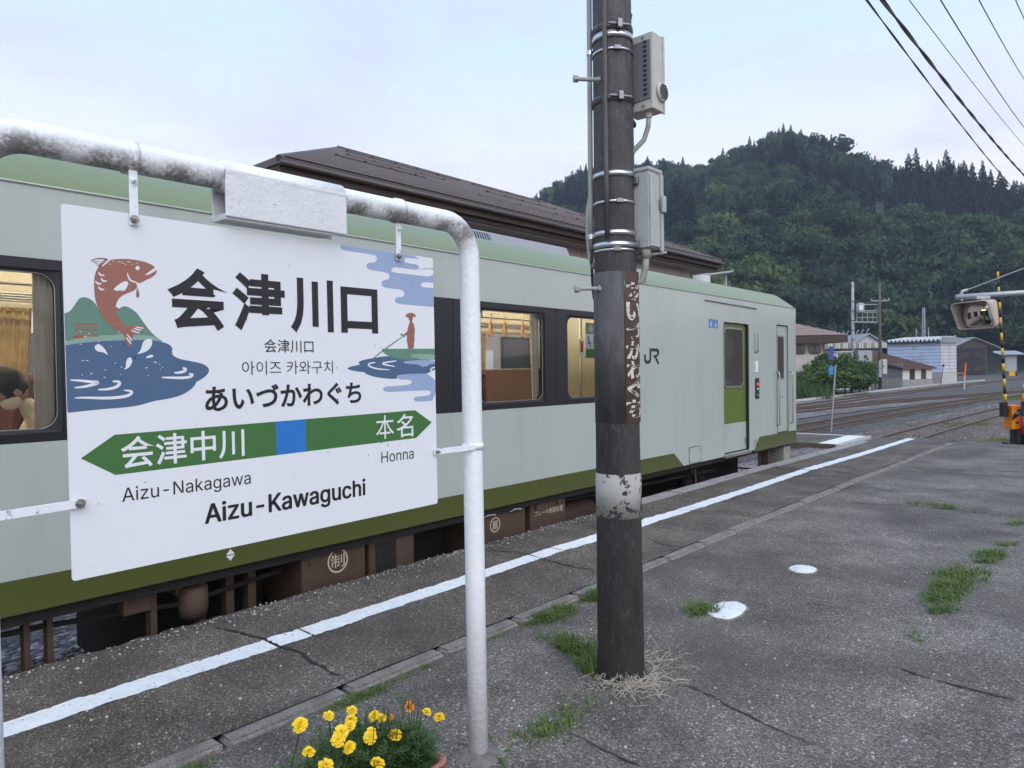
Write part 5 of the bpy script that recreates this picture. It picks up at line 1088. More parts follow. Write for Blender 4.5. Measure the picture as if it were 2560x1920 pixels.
# ------------------------------------------------------------------ grass, straw, weeds
def blades(b, x, y, z, h, n, spread, wid=.0035, rnd=random, lean=1.0, flat=0):
    for _ in range(n):
        a = rnd.uniform(0, 2*PI); r = spread*math.sqrt(rnd.random()); px, py = x+r*math.cos(a), y+r*math.sin(a); hh = h*rnd.uniform(.45, 1.15)
        d = Vector((math.cos(a+rnd.uniform(-1, 1)), math.sin(a+rnd.uniform(-1, 1)), 0)); s_ = Vector((-d.y, d.x, 0))*wid*rnd.uniform(.7, 1.3); k = lean*rnd.uniform(.3, 1.2)
        p0 = Vector((px, py, z-.005)); p1 = p0+d*hh*k*.35+Vector((0, 0, hh*.55)); p2 = p1+d*hh*k*.6+Vector((0, 0, hh*(.35-.35*k)))
        b.add([p0-s_, p0+s_, p1+s_*.8, p1-s_*.8, p2], [(0, 1, 2, 3), (3, 2, 4)])
g = MB()
def along(p0, p1, dens, h, w, z0=-.05, spread=.03):
    A, B = pZ(*p0, z0), pZ(*p1, z0); n = int((B-A).length*dens); near_curb = max(A.x, B.x) < CURB1+.12
    for i in range(n):
        t_ = random.random(); q = A.lerp(B, t_); k = max(.15, mnoise.noise(Vector((q.x*5, q.y*5, 3)))*1.2+.65)
        blades(g, (max(q.x, CURB1+.02)+abs(random.gauss(0, w)) if near_curb else q.x+random.uniform(-w, w)), q.y+random.uniform(-w, w), zo(q.x, q.y), h*k, 3, spread)
def patch(poly, dens, h, z0=-.05, lean=1.15):
    P = [pZ(x, y, z0) for x, y in poly]; xs = [p.x for p in P]; ys = [p.y for p in P]
    area = (max(xs)-min(xs))*(max(ys)-min(ys)); n = len(P)
    for _ in range(int(area*dens)):
        x, y = random.uniform(min(xs), max(xs)), random.uniform(min(ys), max(ys)); inside = False; j = n-1
        for i in range(n):
            if (P[i].y > y) != (P[j].y > y) and x < (P[j].x-P[i].x)*(y-P[i].y)/(P[j].y-P[i].y)+P[i].x: inside = not inside
            j = i
        if inside and mnoise.noise(Vector((x*9, y*9, 8))) > random.uniform(-.5, .15): blades(g, x, y, zo(x, y), h*random.uniform(.4, 1.35), 3, .03, lean=lean)
# tufts along the curb
along((790, 1780), (935, 1715), 900, .055, .035); along((960, 1700), (1050, 1660), 600, .05, .03); along((1215, 1600), (1260, 1580), 400, .045, .03)
along((1290, 1570), (1410, 1525), 600, .065, .05); along((1430, 1505), (1486, 1475), 800, .07, .045); along((1560, 1415), (1590, 1400), 60, .035, .02)
along((260, 1905), (480, 1900), 700, .05, .05, -.02); along((300, 1915), (490, 1880), 400, .045, .04, -.02)
patch([(1365, 1612), (1430, 1610), (1492, 1640), (1492, 1705), (1470, 1700), (1420, 1650)], 5200, .10, -.05, 1.0)
patch([(1330, 1590), (1380, 1600), (1400, 1625), (1350, 1620)], 2200, .04)
along((1320, 1870), (1470, 1770), 200, .055, .05); patch([(1340, 1850), (1440, 1790), (1480, 1770), (1470, 1810), (1400, 1880)], 1200, .05)
patch([(1715, 1530), (1770, 1520), (1800, 1528), (1790, 1545), (1730, 1555)], 5000, .06)
patch([(2305, 1510), (2340, 1440), (2400, 1420), (2480, 1440), (2460, 1470), (2400, 1500), (2380, 1540), (2330, 1545)], 2600, .07, -.06, 1.2)
patch([(2420, 1405), (2450, 1382), (2505, 1378), (2510, 1400), (2470, 1420)], 2600, .06, -.06, 1.2); patch([(2485, 1365), (2540, 1358), (2545, 1368), (2490, 1372)], 2400, .05, -.06); patch([(2525, 1308), (2560, 1302), (2562, 1318), (2535, 1318)], 2200, .05, -.06)
patch([(2270, 1595), (2305, 1590), (2315, 1612), (2285, 1618)], 2800, .05, -.05)
patch([(2260, 1262), (2330, 1262), (2400, 1272), (2395, 1280), (2290, 1272)], 1500, .05, -.08); along((2280, 1180), (2560, 1190), 46, .06, .08, -.14); along((2400, 1275), (2560, 1295), 22, .04, .05, -.08)
og = g.build('grass', 'grass_green', fixn=False); tag(og, 'short green grass growing along the curb and in the asphalt cracks', 'grass', kind='stuff')
# broad weed by the sign post foot
def weed(x, y, z, n, L_, label, seed):
    r = random.Random(seed); t = thing('weed', (x, y, z), label, 'weed'); b = MB()
    for i in range(n):
        a = r.uniform(0, 2*PI); l_ = L_*r.uniform(.5, 1.1); d = Vector((math.cos(a), math.sin(a), 0)); s_ = Vector((-d.y, d.x, 0)); up = r.uniform(.35, .95); o_ = Vector((r.uniform(-.05, .05), r.uniform(-.05, .05), 0)); pr = []
        for k in range(6):
            t_ = k/5; pr.append((o_+d*l_*t_*(1-.15*up)+Vector((0, 0, l_*up*(t_-.75*t_*t_))), .0075*math.sin(PI*min(.97, .18+t_*.8))))
        vs = [p_+s_*w_ for p_, w_ in pr]+[p_-s_*w_ for p_, w_ in pr]; b.add(vs, [(k, k+1, 7+k, 6+k) for k in range(5)])
    b.build('leaves', 'weed_green', t, fixn=False); return t
pw = pZ(1235, 1885, -.05); weed(pw.x, pw.y, -.05, 26, .16, 'long bladed green weed at the foot of the right sign post', 4)
pw = pZ(1150, 1870, -.05); weed(pw.x, pw.y, -.05, 16, .13, 'small green weed between the planter and the sign post', 5)
# dry straw heaped at the pole foot
b = MB(); r = random.Random(3)
ctr = pZ(1560, 1728, -.05)
for i in range(330):
    t_ = r.random(); 
    q = pZ(r.gauss(1570, 40), r.gauss(1728, 17), -.05) if i < 240 else pZ(r.gauss(1630, 35), r.gauss(1672, 16), -.05)
    if (Vector((q.x, q.y))-PXY).length < prad(0)+.004: continue
    a = r.uniform(0, PI); l_ = r.uniform(.03, .10); z = zo(q.x, q.y)+abs(r.gauss(.008, .016)); d = Vector((math.cos(a), math.sin(a), r.uniform(-.25, .3)))
    p0 = Vector((q.x, q.y, max(z, zo(q.x, q.y)+.004))); p2 = p0+d*l_; p2.z = max(p2.z, zo(p2.x, p2.y)+.003); mid = (p0+p2)/2+Vector((r.uniform(-.008, .008), r.uniform(-.008, .008), r.uniform(0, .014)))
    b.tube([p0, mid, p2], .0013, 4, False)
o = b.build('straw', 'straw', fixn=False); tag(o, 'dry straw and dead stems heaped around the pole foot', 'straw', kind='stuff')
# loose pebbles
b = MB(); r = random.Random(12)
for i in range(900):
    q = pZ(r.uniform(100, 2500), r.uniform(1300, 1900), 0)
    if i > 260: yy_ = r.uniform(.9, 8)**1.0; q = Vector((EDGE_X+.03+abs(r.gauss(0, .12)), yy_, 0))
    if q.x < EDGE_X+.05 or q.x > 2 or q.y > 12: continue
    z = (z_plat if q.x < CURB0 else zo)(q.x, q.y); s_ = r.uniform(.003, .009); 
    if CURB0-.02 < q.x < CURB1+.02: continue
    P = [Vector((r.uniform(.6, 1)*math.cos(a)*s_, r.uniform(.6, 1)*math.sin(a)*s_, 0)) for a in np.linspace(0, 2*PI, 7)[:-1]]
    c_ = Vector((q.x, q.y, z)); b.add([c_+p for p in P]+[c_+p*.6+Vector((0, 0, s_*.7)) for p in P], [(i_, (i_+1) % 6, 6+(i_+1) % 6, 6+i_) for i_ in range(6)]+[tuple(range(6, 12))])
o = b.build('pebbles', 'concrete_pale'); tag(o, 'loose pale pebbles scattered over the platform asphalt', 'pebbles', kind='stuff')

# ------------------------------------------------------------------ planter of marigolds
mat('planter_clay', (.36, .155, .125), .55, var=.08, scale=8, dirt=(.20, .09, .07), dscale=10, damt=.4)
mat('petal_yellow', (.84, .55, .010), .5, var=.16, scale=70)
mat('petal_orange', (.70, .24, .01), .55, var=.15, scale=60)
foliage('marigold_leaf', (.045, .095, .030), (.10, .165, .06), .3, .5, 12)
foliage('stem_green', (.05, .10, .025), (.08, .13, .04), .2, .5, 8)
PZ0 = -.04; pc = pZ(1118, 1893, .135)
pdir = Vector((.03, -1, 0)).normalized(); pside = Vector((-1, -.03, 0)).normalized()
PLX, PLW, PLH = .62, .20, .175
pcen = Vector((pc.x, pc.y, 0)) + pside*(PLW/2) + pdir*(PLX/2)
pl = thing('planter', (pcen.x, pcen.y, PZ0), 'terracotta pink rectangular planter holding yellow marigolds beside the sign post', 'planter')
pl.rotation_euler = (0, 0, math.atan2(pdir.y, pdir.x))
b = MB(); rings = []
for (hx, hy, z, rr) in ((PLX/2-.03, PLW/2-.03, 0, .03), (PLX/2-.008, PLW/2-.008, PLH-.022, .035), (PLX/2+.010, PLW/2+.010, PLH-.022, .042), (PLX/2+.012, PLW/2+.012, PLH-.003, .044), (PLX/2+.006, PLW/2+.006, PLH, .04), (PLX/2-.010, PLW/2-.010, PLH-.004, .034), (PLX/2-.022, PLW/2-.022, PLH-.06, .03)):
    rings.append([Vector((u, v, z)) for u, v in rrect(-hx, -hy, hx, hy, rr, 5)])
n = len(rings[0]); b.add([p_ for rg in rings for p_ in rg], [(k*n+i, k*n+(i+1) % n, (k+1)*n+(i+1) % n, (k+1)*n+i) for k in range(len(rings)-1) for i in range(n)]+[tuple(reversed(range(n)))])
b.build('tub', 'planter_clay', pl, smooth=math.radians(35))
b = MB(); b.flat(rrect(-PLX/2+.02, -PLW/2+.02, PLX/2-.02, PLW/2-.02, .03, 5), lambda u, v: Vector((u, v, PLH-.055+.006*mnoise.noise(Vector((u*20, v*20, 0)))))); b.build('soil', 'soil', pl)
def flower_mesh(seed, R_=.024, n=11):
    r = random.Random(seed); b = MB()
    for lay, (rad, tilt, k) in enumerate(((R_, -.10, n-3), (R_*.84, .28, n-3), (R_*.62, .66, n-4), (R_*.36, 1.05, n-6))):
        for i in range(k):
            a = 2*PI*i/k+lay*.3+r.uniform(-.12, .12); d = Vector((math.cos(a), math.sin(a), 0)); s_ = Vector((-d.y, d.x, 0)); w_ = rad*r.uniform(.27, .37); t_ = tilt+r.uniform(-.26, .26); up = Vector((0, 0, 1))
            P = []
            for (q, ww, lift) in ((.10, .35, 0), (.55, .80, .35), (.88, 1.05, .25+r.uniform(-.5, .3)), (1.06, .80, -.1+r.uniform(-.6, .5))):
                c_ = d*rad*q*math.cos(t_)+up*(rad*q*math.sin(t_)+lay*.0022+rad*.10*lift); P += [c_-s_*w_*ww, c_+up*.0016, c_+s_*w_*ww]
            b.add(P, [(3*k_+j, 3*k_+j+1, 3*k_+j+4, 3*k_+j+3) for k_ in range(3) for j in range(2)])
    me = b.mesh('flower'); me.shade_smooth(); return me
def cup_mesh():
    b = MB(); b.lathe([(.0015, -.03), (.0022, -.022), (.006, -.010), (.0085, .001), (.006, .003)], (0, 0, 0), 10); me = b.mesh('calyx'); me.shade_smooth(); return me
FM = [flower_mesh(i) for i in range(4)]; CM = cup_mesh()
b = MB(); b.lathe([(.002, .008), (.0032, .010), (.0025, .0125), (.001, .013)], (0, 0, 0), 9); EM = b.mesh('flower_eye')
CLEAR = []
def leafage(b, base, tip, r, n):
    """feathery marigold leaves set along a stem"""
    ax = (tip-base)
    for i in range(n):
        t_ = r.uniform(.15, 1.0); p0 = base+ax*t_+Vector((r.gauss(0, .006), r.gauss(0, .006), 0)); a = r.uniform(0, 2*PI); d = Vector((math.cos(a), math.sin(a), r.uniform(-.15, .7))).normalized(); L_ = r.uniform(.030, .065); s_ = d.cross(Vector((0, 0, 1))).normalized()
        pe = p0+d*L_*.6; v_ = (C0-pe).normalized()
        if any((f-pe-v_*(f-pe).dot(v_)).length < .046 and (f-pe).dot(v_) < .03 for f in CLEAR): continue
        for k in range(7):
            q = p0+d*L_*(.2+.8*k/6)-Vector((0, 0, .010*(k/6)**2)); sd_ = 1 if k % 2 else -1; e_ = (s_*sd_*.75+d*.65).normalized() if k < 6 else d; l2 = L_*(.42-.03*k); w_ = e_.cross(Vector((.2, .1, 1))).normalized()*l2*.24
            b.add([q, q+e_*l2*.5+w_, q+e_*l2, q+e_*l2*.5-w_], [(0, 1, 2, 3)])
PLANE = lambda x, y, D: pX(x, y, -1.90-(D-1.91)*.8)
fl_left = [(822, 1789, 1.93, 0), (750, 1812, 1.86, 1), (880, 1776, 2.0, 0), (877, 1800, 1.97, 2), (875, 1814, 1.92, 1), (853, 1830, 1.88, 3), (845, 1850, 1.86, 0), (873, 1868, 1.84, 1), (772, 1880, 1.80, 2), (815, 1915, 1.79, 0), (927, 1830, 1.93, 3), (925, 1844, 1.90, 0), (935, 1790, 2.0, 1), (955, 1795, 2.0, 2), (988, 1838, 1.93, 3), (944, 1908, 1.82, 1)]
fl_right = [(1023, 1768, 2.02, 'o'), (1067, 1780, 2.03, 0), (1098, 1793, 2.02, 2), (979, 1793, 2.0, 'b')]
def marigold(fl, bases, nleaf, label, seed, hmax=.2):
    CLEAR.clear(); CLEAR.extend(PLANE(q[0], q[1], q[2]) for q in fl_left+fl_right)
    r = random.Random(seed); c_ = sum((Vector(q) for q in bases), Vector())/len(bases)
    t = thing('marigold_plant', c_, label, 'marigold', 'marigolds in the planter'); sb_, lb_ = MB(), MB()
    for (x, y, D, k) in fl:
        p = PLANE(x, y, D); base = min((Vector(q) for q in bases), key=lambda q: (q-p).length); mid = base.lerp(p, .55)+Vector((r.uniform(-.02, .02), r.uniform(-.02, .02), .02))
        tip = p-Vector((0, 0, .014)); sb_.tube([base-c_, mid-c_, tip-c_], [.0028, .0022, .0020], 5, False); leafage(lb_, base, base.lerp(p, .58), r, 16)
        s_ = .86+r.uniform(-.18, .14)
        f_ = link('flower', FM[k] if isinstance(k, int) else FM[0], None, t)
        if not FM[0].materials:
            for me in FM: me.materials.append(MATS['petal_yellow'])
        to = (C0-p).normalized(); nrm = (Vector((0, 0, 1))*r.uniform(.5, 1.0)+to*r.uniform(.25, .8)+Vector((r.uniform(-.3, .3), r.uniform(-.3, .3), 0))).normalized()
        f_.location = p-c_; f_.rotation_euler = nrm.to_track_quat('Z', 'Y').to_euler(); f_.scale = (s_, s_, s_)
        if k == 'o': f_.data = FM[1].copy(); f_.data.materials[0] = MATS['petal_orange']; f_.scale = (.75, .75, 1.3)
        if k == 'b': f_.data = FM[2].copy(); f_.data.materials[0] = MATS['petal_orange']; f_.scale = (.4, .4, .7)
        cu = link('calyx', CM, 'stem_green', f_); ey = link('flower_eye', EM, 'petal_orange', f_)
    for i in range(nleaf):
        b0 = Vector(r.choice(bases)); a = r.uniform(0, 2*PI); l_ = r.uniform(.06, hmax)*(1 if i % 3 else .7); tip = b0+Vector((math.cos(a)*r.uniform(.02, .10), math.sin(a)*r.uniform(.02, .10), l_)); sb_.tube([b0-c_, tip-c_], [.0022, .0012], 4, False); leafage(lb_, b0, tip, r, 15)
    sb_.build('stems', 'stem_green', t, fixn=False)
    o = lb_; o.v = [tuple(Vector(v)-c_) for v in o.v]; q = o.build('leaves', 'marigold_leaf', t, fixn=False); q['kind'] = 'stuff'
zs_ = PZ0+PLH-.055
def inpl(u, v): return (pcen.x+pdir.x*u+pside.x*v, pcen.y+pdir.y*u+pside.y*v, zs_)
marigold(fl_left, [(-1.93, 1.16, zs_), (-1.88, 1.24, zs_), (-1.94, 1.32, zs_), (-1.88, 1.40, zs_)], 150, 'spreading yellow marigold with many open blooms on the left of the planter', 21, .27)
marigold(fl_right, [(-1.93, 1.53, zs_), (-1.90, 1.59, zs_), (-1.95, 1.47, zs_)], 190, 'dense leafy marigold with an orange fading bloom nearest the sign post', 22, .25)
# ------------------------------------------------------------------ station building behind the train
mat('roof_brown', (.062, .046, .043), .42, var=.2, scale=3, spec=.6)
mat('roof_ridge', (.060, .042, .038), .5, var=.2)
mat('fascia_wood', (.055, .036, .026), .75, var=.35, scale=4, bump=.3, bscale=30, stretch=(6, 1, 6), dirt=(.16, .085, .045), dscale=3, damt=.6, dlo=.6, dhi=.72)
mat('wall_beige', (.42, .37, .33), .85, var=.08, scale=3, dirt=(.24, .20, .18), dscale=4, damt=.4, stretch=(2, 2, .4))
mat('soffit', (.36, .33, .30), .85, var=.06)
mat('frame_dark', (.022, .018, .016), .5, var=.1)
mat('glass_dark', (.035, .042, .045), .1, var=.4, scale=.8, spec=.8)
mat('galv', (.38, .40, .42), .45, metal=.5, var=.12, scale=6)
mat('metal_rib', (.50, .52, .54), .5, metal=.4, var=.1, scale=4)
mat('snow_rail', (.20, .16, .15), .5, metal=.3, var=.2)
EX, EY0, EY1, EZ = -10.0, 6.0, 21.7, 4.80
RW, RP, RD = 4.18, .462, 4.06
bld = thing('station_building', (EX-RW, (EY0+EY1)/2, YARDZ), 'long beige station building with dark brown hipped metal roof behind the train', 'building')
def BK_(o): return keep(o, bld)
RZ = EZ+RP*RW
cn = [(EX, EY0, EZ), (EX, EY1, EZ), (EX-2*RW, EY1, EZ), (EX-2*RW, EY0, EZ)]; r0, r1 = (EX-RW, EY0+RD, RZ), (EX-RW, EY1-RD, RZ)
b = MB(); b.add([*cn, r0, r1, *[(x, y, z-.06) for x, y, z in cn]], [(0, 1, 5, 4), (1, 2, 5), (2, 3, 4, 5), (3, 0, 4), (0, 6, 7, 1), (1, 7, 8, 2), (2, 8, 9, 3), (3, 9, 6, 0)]); roof = BK_(b.build('roof', 'roof_brown'))
# stepped courses of the metal roof
b = MB(); NC = 17
for i in range(NC):
    t_ = i/NC; t2_ = (i+.92)/NC
    for k, (A, B, P, Q) in enumerate(((cn[0], cn[1], r0, r1), (cn[3], cn[0], r0, r0), (cn[1], cn[2], r1, r1))):
        A, B, P, Q = map(Vector, (A, B, P, Q)); a0, b0, a1, b1 = A.lerp(P, t_), B.lerp(Q, t_), A.lerp(P, t2_), B.lerp(Q, t2_); up = Vector((0, 0, .055))
        b.add([a0+up, b0+up, b1+up*.15, a1+up*.15, a0, b0], [(0, 1, 2, 3), (4, 5, 1, 0)])
o = b.build('roof_courses', 'roof_brown', roof); o['kind'] = 'stuff'
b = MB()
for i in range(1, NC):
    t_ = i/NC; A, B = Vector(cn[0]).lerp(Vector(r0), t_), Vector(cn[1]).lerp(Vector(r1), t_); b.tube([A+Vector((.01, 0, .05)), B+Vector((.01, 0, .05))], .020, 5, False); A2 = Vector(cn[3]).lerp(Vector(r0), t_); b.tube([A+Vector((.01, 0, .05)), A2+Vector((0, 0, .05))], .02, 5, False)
o = b.build('course_highlights', mat('roof_highlight', (.16, .135, .13), .4, var=.15), roof); o['kind'] = 'stuff'  # thin highlights on the course edges, painted in as paler strips
b = MB(); b.tube([Vector(r0)+Vector((0, 0, .03)), Vector(r1)+Vector((0, 0, .0))], .07, 8); b.build('ridge_cap', 'roof_ridge', roof)
for a, c in ((cn[0], r0), (cn[1], r1), (cn[3], r0), (cn[2], r1)):
    b = MB(); b.tube([Vector(a)+Vector((0, 0, .02)), Vector(c)+Vector((0, 0, .02))], .055, 6); b.build('hip_cap', 'roof_ridge', roof)
# snow guards
def onroof(y, t_, h=.05): return Vector((EX-RW*t_, y, EZ+RP*RW*t_+h))
for (ya, yb, t_) in ((9.9, 13.5, .86), (14.0, 17.2, .86), (8.6, 11.0, .52), (9.3, 12.2, .66), (13.5, 16.3, .62), (16.8, 19.0, .60), (11.8, 15.4, .30), (15.8, 18.4, .34)):
    b = MB(); b.tube([onroof(ya, t_, .06), onroof(yb, t_, .06)], .03, 6)
    for i in range(int((yb-ya)/.7)+1): y = ya+i*.7; b.obox(onroof(y, t_, .05), Vector((1, 0, 0)), Vector((0, 1, 0)), Vector((0, 0, 1)), .05, .025, .04)
    b.build('snow_guard', 'roof_ridge', roof)
b = MB()
for i in range(46):
    y = 11.2+i*.22; p0 = onroof(y, .055, .03); 
    if i % 2 == 0: b.tube([p0, p0+Vector((.0, 0, .16)), p0+Vector((0, .24, .16)), p0+Vector((0, .24, 0))], .014, 5, False)
b.build('snow_fence', 'snow_rail', roof)['kind'] = 'stuff'
fz1, fz0 = EZ-.062, EZ-.30
for (x0_, x1_, y0_, y1_) in ((EX-.10, EX-.02, EY0+.02, EY1-.02), (EX-2*RW+.02, EX-.101, EY0+.02, EY0+.10), (EX-2*RW+.02, EX-.101, EY1-.10, EY1-.02)):
    BK_(MB().box(x0_, x1_, y0_, y1_, fz0+.09, fz1).build('fascia_board', 'fascia_wood', bevel=.006))
BK_(MB().box(EX-.16, EX-.11, EY0+.12, EY1-.12, fz0, fz0+.085).build('fascia_board', 'fascia_wood', bevel=.006))
b = MB(); b.tube([(EX+.05, EY0, EZ-.05), (EX+.05, EY1, EZ-.06)], .045, 10); BK_(b.build('gutter', 'roof_brown', smooth=True))
BK_(MB().box(EX-2*RW+.2, EX-.165, EY0+.15, EY1-.15, fz0-.02, fz0+.0).build('soffit', 'soffit'))
WXX = EX-.60
BK_(MB().box(EX-2*RW+1.0, WXX, EY0+.7, EY1-1.0, YARDZ, fz0-.02).build('wall', 'wall_beige'))
for i in range(13):
    y = EY0+1.5+i*1.05
    BK_(MB().box(WXX, WXX+.02, y-.012, y+.012, YARDZ, fz0-.021).build('wall_batten', 'wall_beige'))
for y in np.linspace(8.0, 19.6, 11):
    w = BK_(MB().box(WXX+.001, WXX+.05, y-.30, y+.30, 3.55, 4.24).build('window', 'frame_dark'))
    MB().box(WXX+.045, WXX+.054, y-.27, y-.01, 3.58, 4.21).build('pane', 'glass_dark', w); MB().box(WXX+.045, WXX+.054, y+.01, y+.27, 3.58, 4.21).build('pane', 'glass_dark', w)
for y in (9.5, 12.6, 15.8):
    w = BK_(MB().box(WXX+.001, WXX+.05, y-.9, y+.9, .4, 2.2).build('window', 'frame_dark'))
    for k in (-1, 1): MB().box(WXX+.045, WXX+.054, y+k*.43-.41, y+k*.43+.41, .45, 2.15).build('pane', 'glass_dark', w)
BK_(MB().box(WXX+.002, WXX+.06, 10.6, 11.4, .2, 1.9).build('notice_board', 'label_white'))
# chimney pipe, water tank and lean-to by the building, seen over the carriage roof
def cylthing(name, px0, px1, pyt, D, zb_, m, label, cat, dome=.2):
    a, c = pD(px0, pyt, D), pD(px1, pyt, D); ctr = (a+c)/2; r = (c-a).length/2
    t = thing(name, (ctr.x, ctr.y, zb_), label, cat); h = ctr.z-zb_
    b = MB(); b.lathe([(r*.98, 0), (r, h*.02), (r, h-r*.2)], (0, 0, 0), 24); b.build('shell', m, t, smooth=math.radians(40))
    b = MB(); b.lathe([(r*1.02, h-r*.2), (r*1.02, h-r*.10), (r*.7, h+r*dome*.3), (r*.01, h+r*dome*.5)], (0, 0, 0), 24); b.build('cap', m, t, smooth=math.radians(40)); return t
cylthing('vent_pipe', 1706, 1724, 675, 26, 0.5, 'galv', 'round capped steel vent pipe between the station wall and the white tank', 'vent pipe')
cylthing('water_tank', 1732, 1775, 684, 27, 0.5, 'concrete_pale', 'squat white round tank top showing above the railcar roof', 'tank', .1)
c_ = pD(1790, 700, 29); t = thing('lean_to', (c_.x, c_.y, YARDZ), 'small grey lean-to roof on posts beyond the railcar roof', 'lean-to')
b = MB(); b.obox((0, 0, c_.z-YARDZ+.22), Vector((.75, .66, .12)).normalized(), Vector((-.66, .75, 0)).normalized(), Vector((0, 0, 1)), .55, .5, .03); b.build('roof', 'galv', t)
for k in (-.35, .38):
    b = MB(); b.box(k*.75-.05, k*.75+.05, k*.66-.05, k*.66+.05, 0, c_.z-YARDZ+.18); b.build('post', 'concrete_pale', t)

# ------------------------------------------------------------------ yard buildings
mat('siding_blue', (.40, .50, .68), .7, var=.06, scale=2, dirt=(.27, .31, .38), dscale=1.6, damt=.4)
mat('siding_white', (.56, .57, .62), .75, var=.06, scale=2, dirt=(.26, .26, .27), dscale=1.8, damt=.6)
mat('rust_roof', (.115, .055, .038), .75, var=.3, scale=1.6, dirt=(.05, .03, .025), dscale=3, damt=.6)
mat('wood_old', (.060, .047, .042), .85, var=.35, scale=3, stretch=(1, 1, 6))
mat('door_old', (.020, .018, .020), .8, var=.4, scale=5)
mat('wall_white', (.62, .58, .52), .85, var=.08, dirt=(.22, .20, .17), dscale=2, damt=.5)
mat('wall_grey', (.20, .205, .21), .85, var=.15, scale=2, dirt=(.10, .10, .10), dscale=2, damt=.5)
mat('roof_grey', (.26, .27, .28), .6, var=.1)
mat('roof_tan', (.24, .16, .15), .55, var=.1, scale=2)
mat('cabinet_grey', (.33, .35, .36), .6, var=.06)
mat('wood_pole', (.105, .090, .075), .85, var=.3, scale=3, stretch=(4, 4, .6))
mat('conc_pole', (.36, .38, .42), .8, var=.1, scale=3)
def gpt(x, y): q = pZ(x, y, YARDZ); return Vector((q.x, q.y))
c6 = lambda x, y: (1960+x/3.687, 680+y/3.687)
def zat(P, py_crop, xcrop):
    """height of a crop-6 row above point P"""
    d = ray(*c6(xcrop, py_crop)); k = (P.x*_fw.x+P.y*_fw.y)/(d.x*_fw.x+d.y*_fw.y); return CAM_H+d.z*k
# light blue machine shed
cA = Vector((-17.07, 95.03)); cB = Vector((-15.97, 97.46)); dr_ = (cB-cA).normalized(); ZT = zat(cA, 645, 1452)
ang = math.atan2(-(C0.x-cA.x), 1)
def place_left(xcrop, P, dirv):
    """walk from P along dirv until the column xcrop is reached"""
    lo, hi = 0, 60
    for _ in range(60):
        mid = (lo+hi)/2; q = P+dirv*mid; v = Vector((q.x, q.y, 0))-C0; x = PW/2+F_PX*v.dot(_rt)/v.dot(_fw)
        if x > c6(xcrop, 0)[0]: lo = mid
        else: hi = mid
    return lo
ld = Vector((-.985, -.17)).normalized(); LL = place_left(955, cA, ld); rd = Vector((.17, .985)); rl = place_left  # side walls at right angles
RR = .0
for _ in range(200):
    q = cA+rd*RR; v = Vector((q.x, q.y, 0))-C0
    if PW/2+F_PX*v.dot(_rt)/v.dot(_fw) > c6(1590, 0)[0]: break
    RR += .1
shed = thing('machine_shed', (cA.x, cA.y, YARDZ), 'tall pale blue clapboard shed with corrugated roof edge beside the yard tracks', 'shed')
def wallp(P, d, w, z0, z1, m, par, nm, rows=0, gap=.03, nrm=None, t=.05):
    n_ = Vector((d.y, -d.x)) if nrm is None else nrm; out_ = []
    hs = [(z0, z1)] if not rows else [(z0+(z1-z0)*i/rows, z0+(z1-z0)*(i+1)/rows-gap) for i in range(rows)]
    for a, c in hs:
        b = MB(); b.obox((P.x+d.x*w/2-n_.x*t/2, P.y+d.y*w/2-n_.y*t/2, (a+c)/2), Vector((d.x, d.y, 0)), Vector((n_.x, n_.y, 0)), Vector((0, 0, 1)), w/2, t/2, (c-a)/2); out_.append(keep(b.build(nm, m), par))
    return out_
nL = Vector((ld.y, -ld.x)); nL = nL if nL.dot(-cA) > 0 else -nL; nR = Vector((rd.y, -rd.x)); nR = nR if nR.dot(-cA) > 0 else -nR
zf = YARDZ+1.35
wallp(cA, ld, LL, zf, ZT, 'siding_blue', shed, 'siding_board', 9, .05, nL, .12); wallp(cA, rd, RR, zf, ZT, 'siding_white', shed, 'siding_board', 9, .05, nR, .12)
wallp(cA-nL*.06, ld, LL, YARDZ, ZT-.06, 'wall_grey', shed, 'core_wall', 0, 0, nL, .2); wallp(cA-nR*.06, rd, RR, YARDZ, ZT-.06, 'wall_grey', shed, 'core_wall', 0, 0, nR, .2)
wallp(cA+nL*.03, ld, LL, YARDZ, zf-.04, 'concrete', shed, 'plinth', 0, 0, nL, .1); wallp(cA+nR*.03, rd, RR, YARDZ, zf-.04, 'concrete_pale', shed, 'plinth', 0, 0, nR, .1)
wallp(cA+nR*.012+rd*RR*.52, rd, .05, zf, ZT-.05, 'wall_grey', shed, 'downpipe', 0, 0, nR, .08)
b = MB(); NR = 13; base = cA-ld*.3
for i in range(NR):
    for s_ in (0, 1):
        pass
prof = []
for i in range(NR*2+1): prof.append((LL*1.02*i/(NR*2), .34 if i % 2 else .0))
vs = []
for e_ in (-.35, RR+.4):
    for u, h in prof: q = cA+ld*u+rd*e_+nL*0; vs.append((q.x, q.y, ZT+.06+h+(.45 if e_ > 0 else 0)))
n = len(prof); b.add(vs, [(i, i+1, n+i+1, n+i) for i in range(n-1)]); keep(b.build('roof', 'metal_rib'), shed)
wallp(cA-ld*.05-rd*.3+nL*.06, ld, LL, ZT-.10, ZT+.10, 'frame_dark', shed, 'eave_board', 0, 0, nL, .1)
wallp(cA-rd*.35+nR*.30, rd, RR+.75, ZT-.05, ZT+.62, 'roof_grey', shed, 'verge_board', 0, 0, nR, .1)
for (u, za_, zb_) in ((LL*.44, ZT-.9, ZT-.35), (LL*.46, ZT-2.3, ZT-1.5)): wallp(cA+ld*u+nL*.05, ld, .35, za_, zb_, 'cabinet_grey', shed, 'wall_vent', 0, 0, nL, .1)
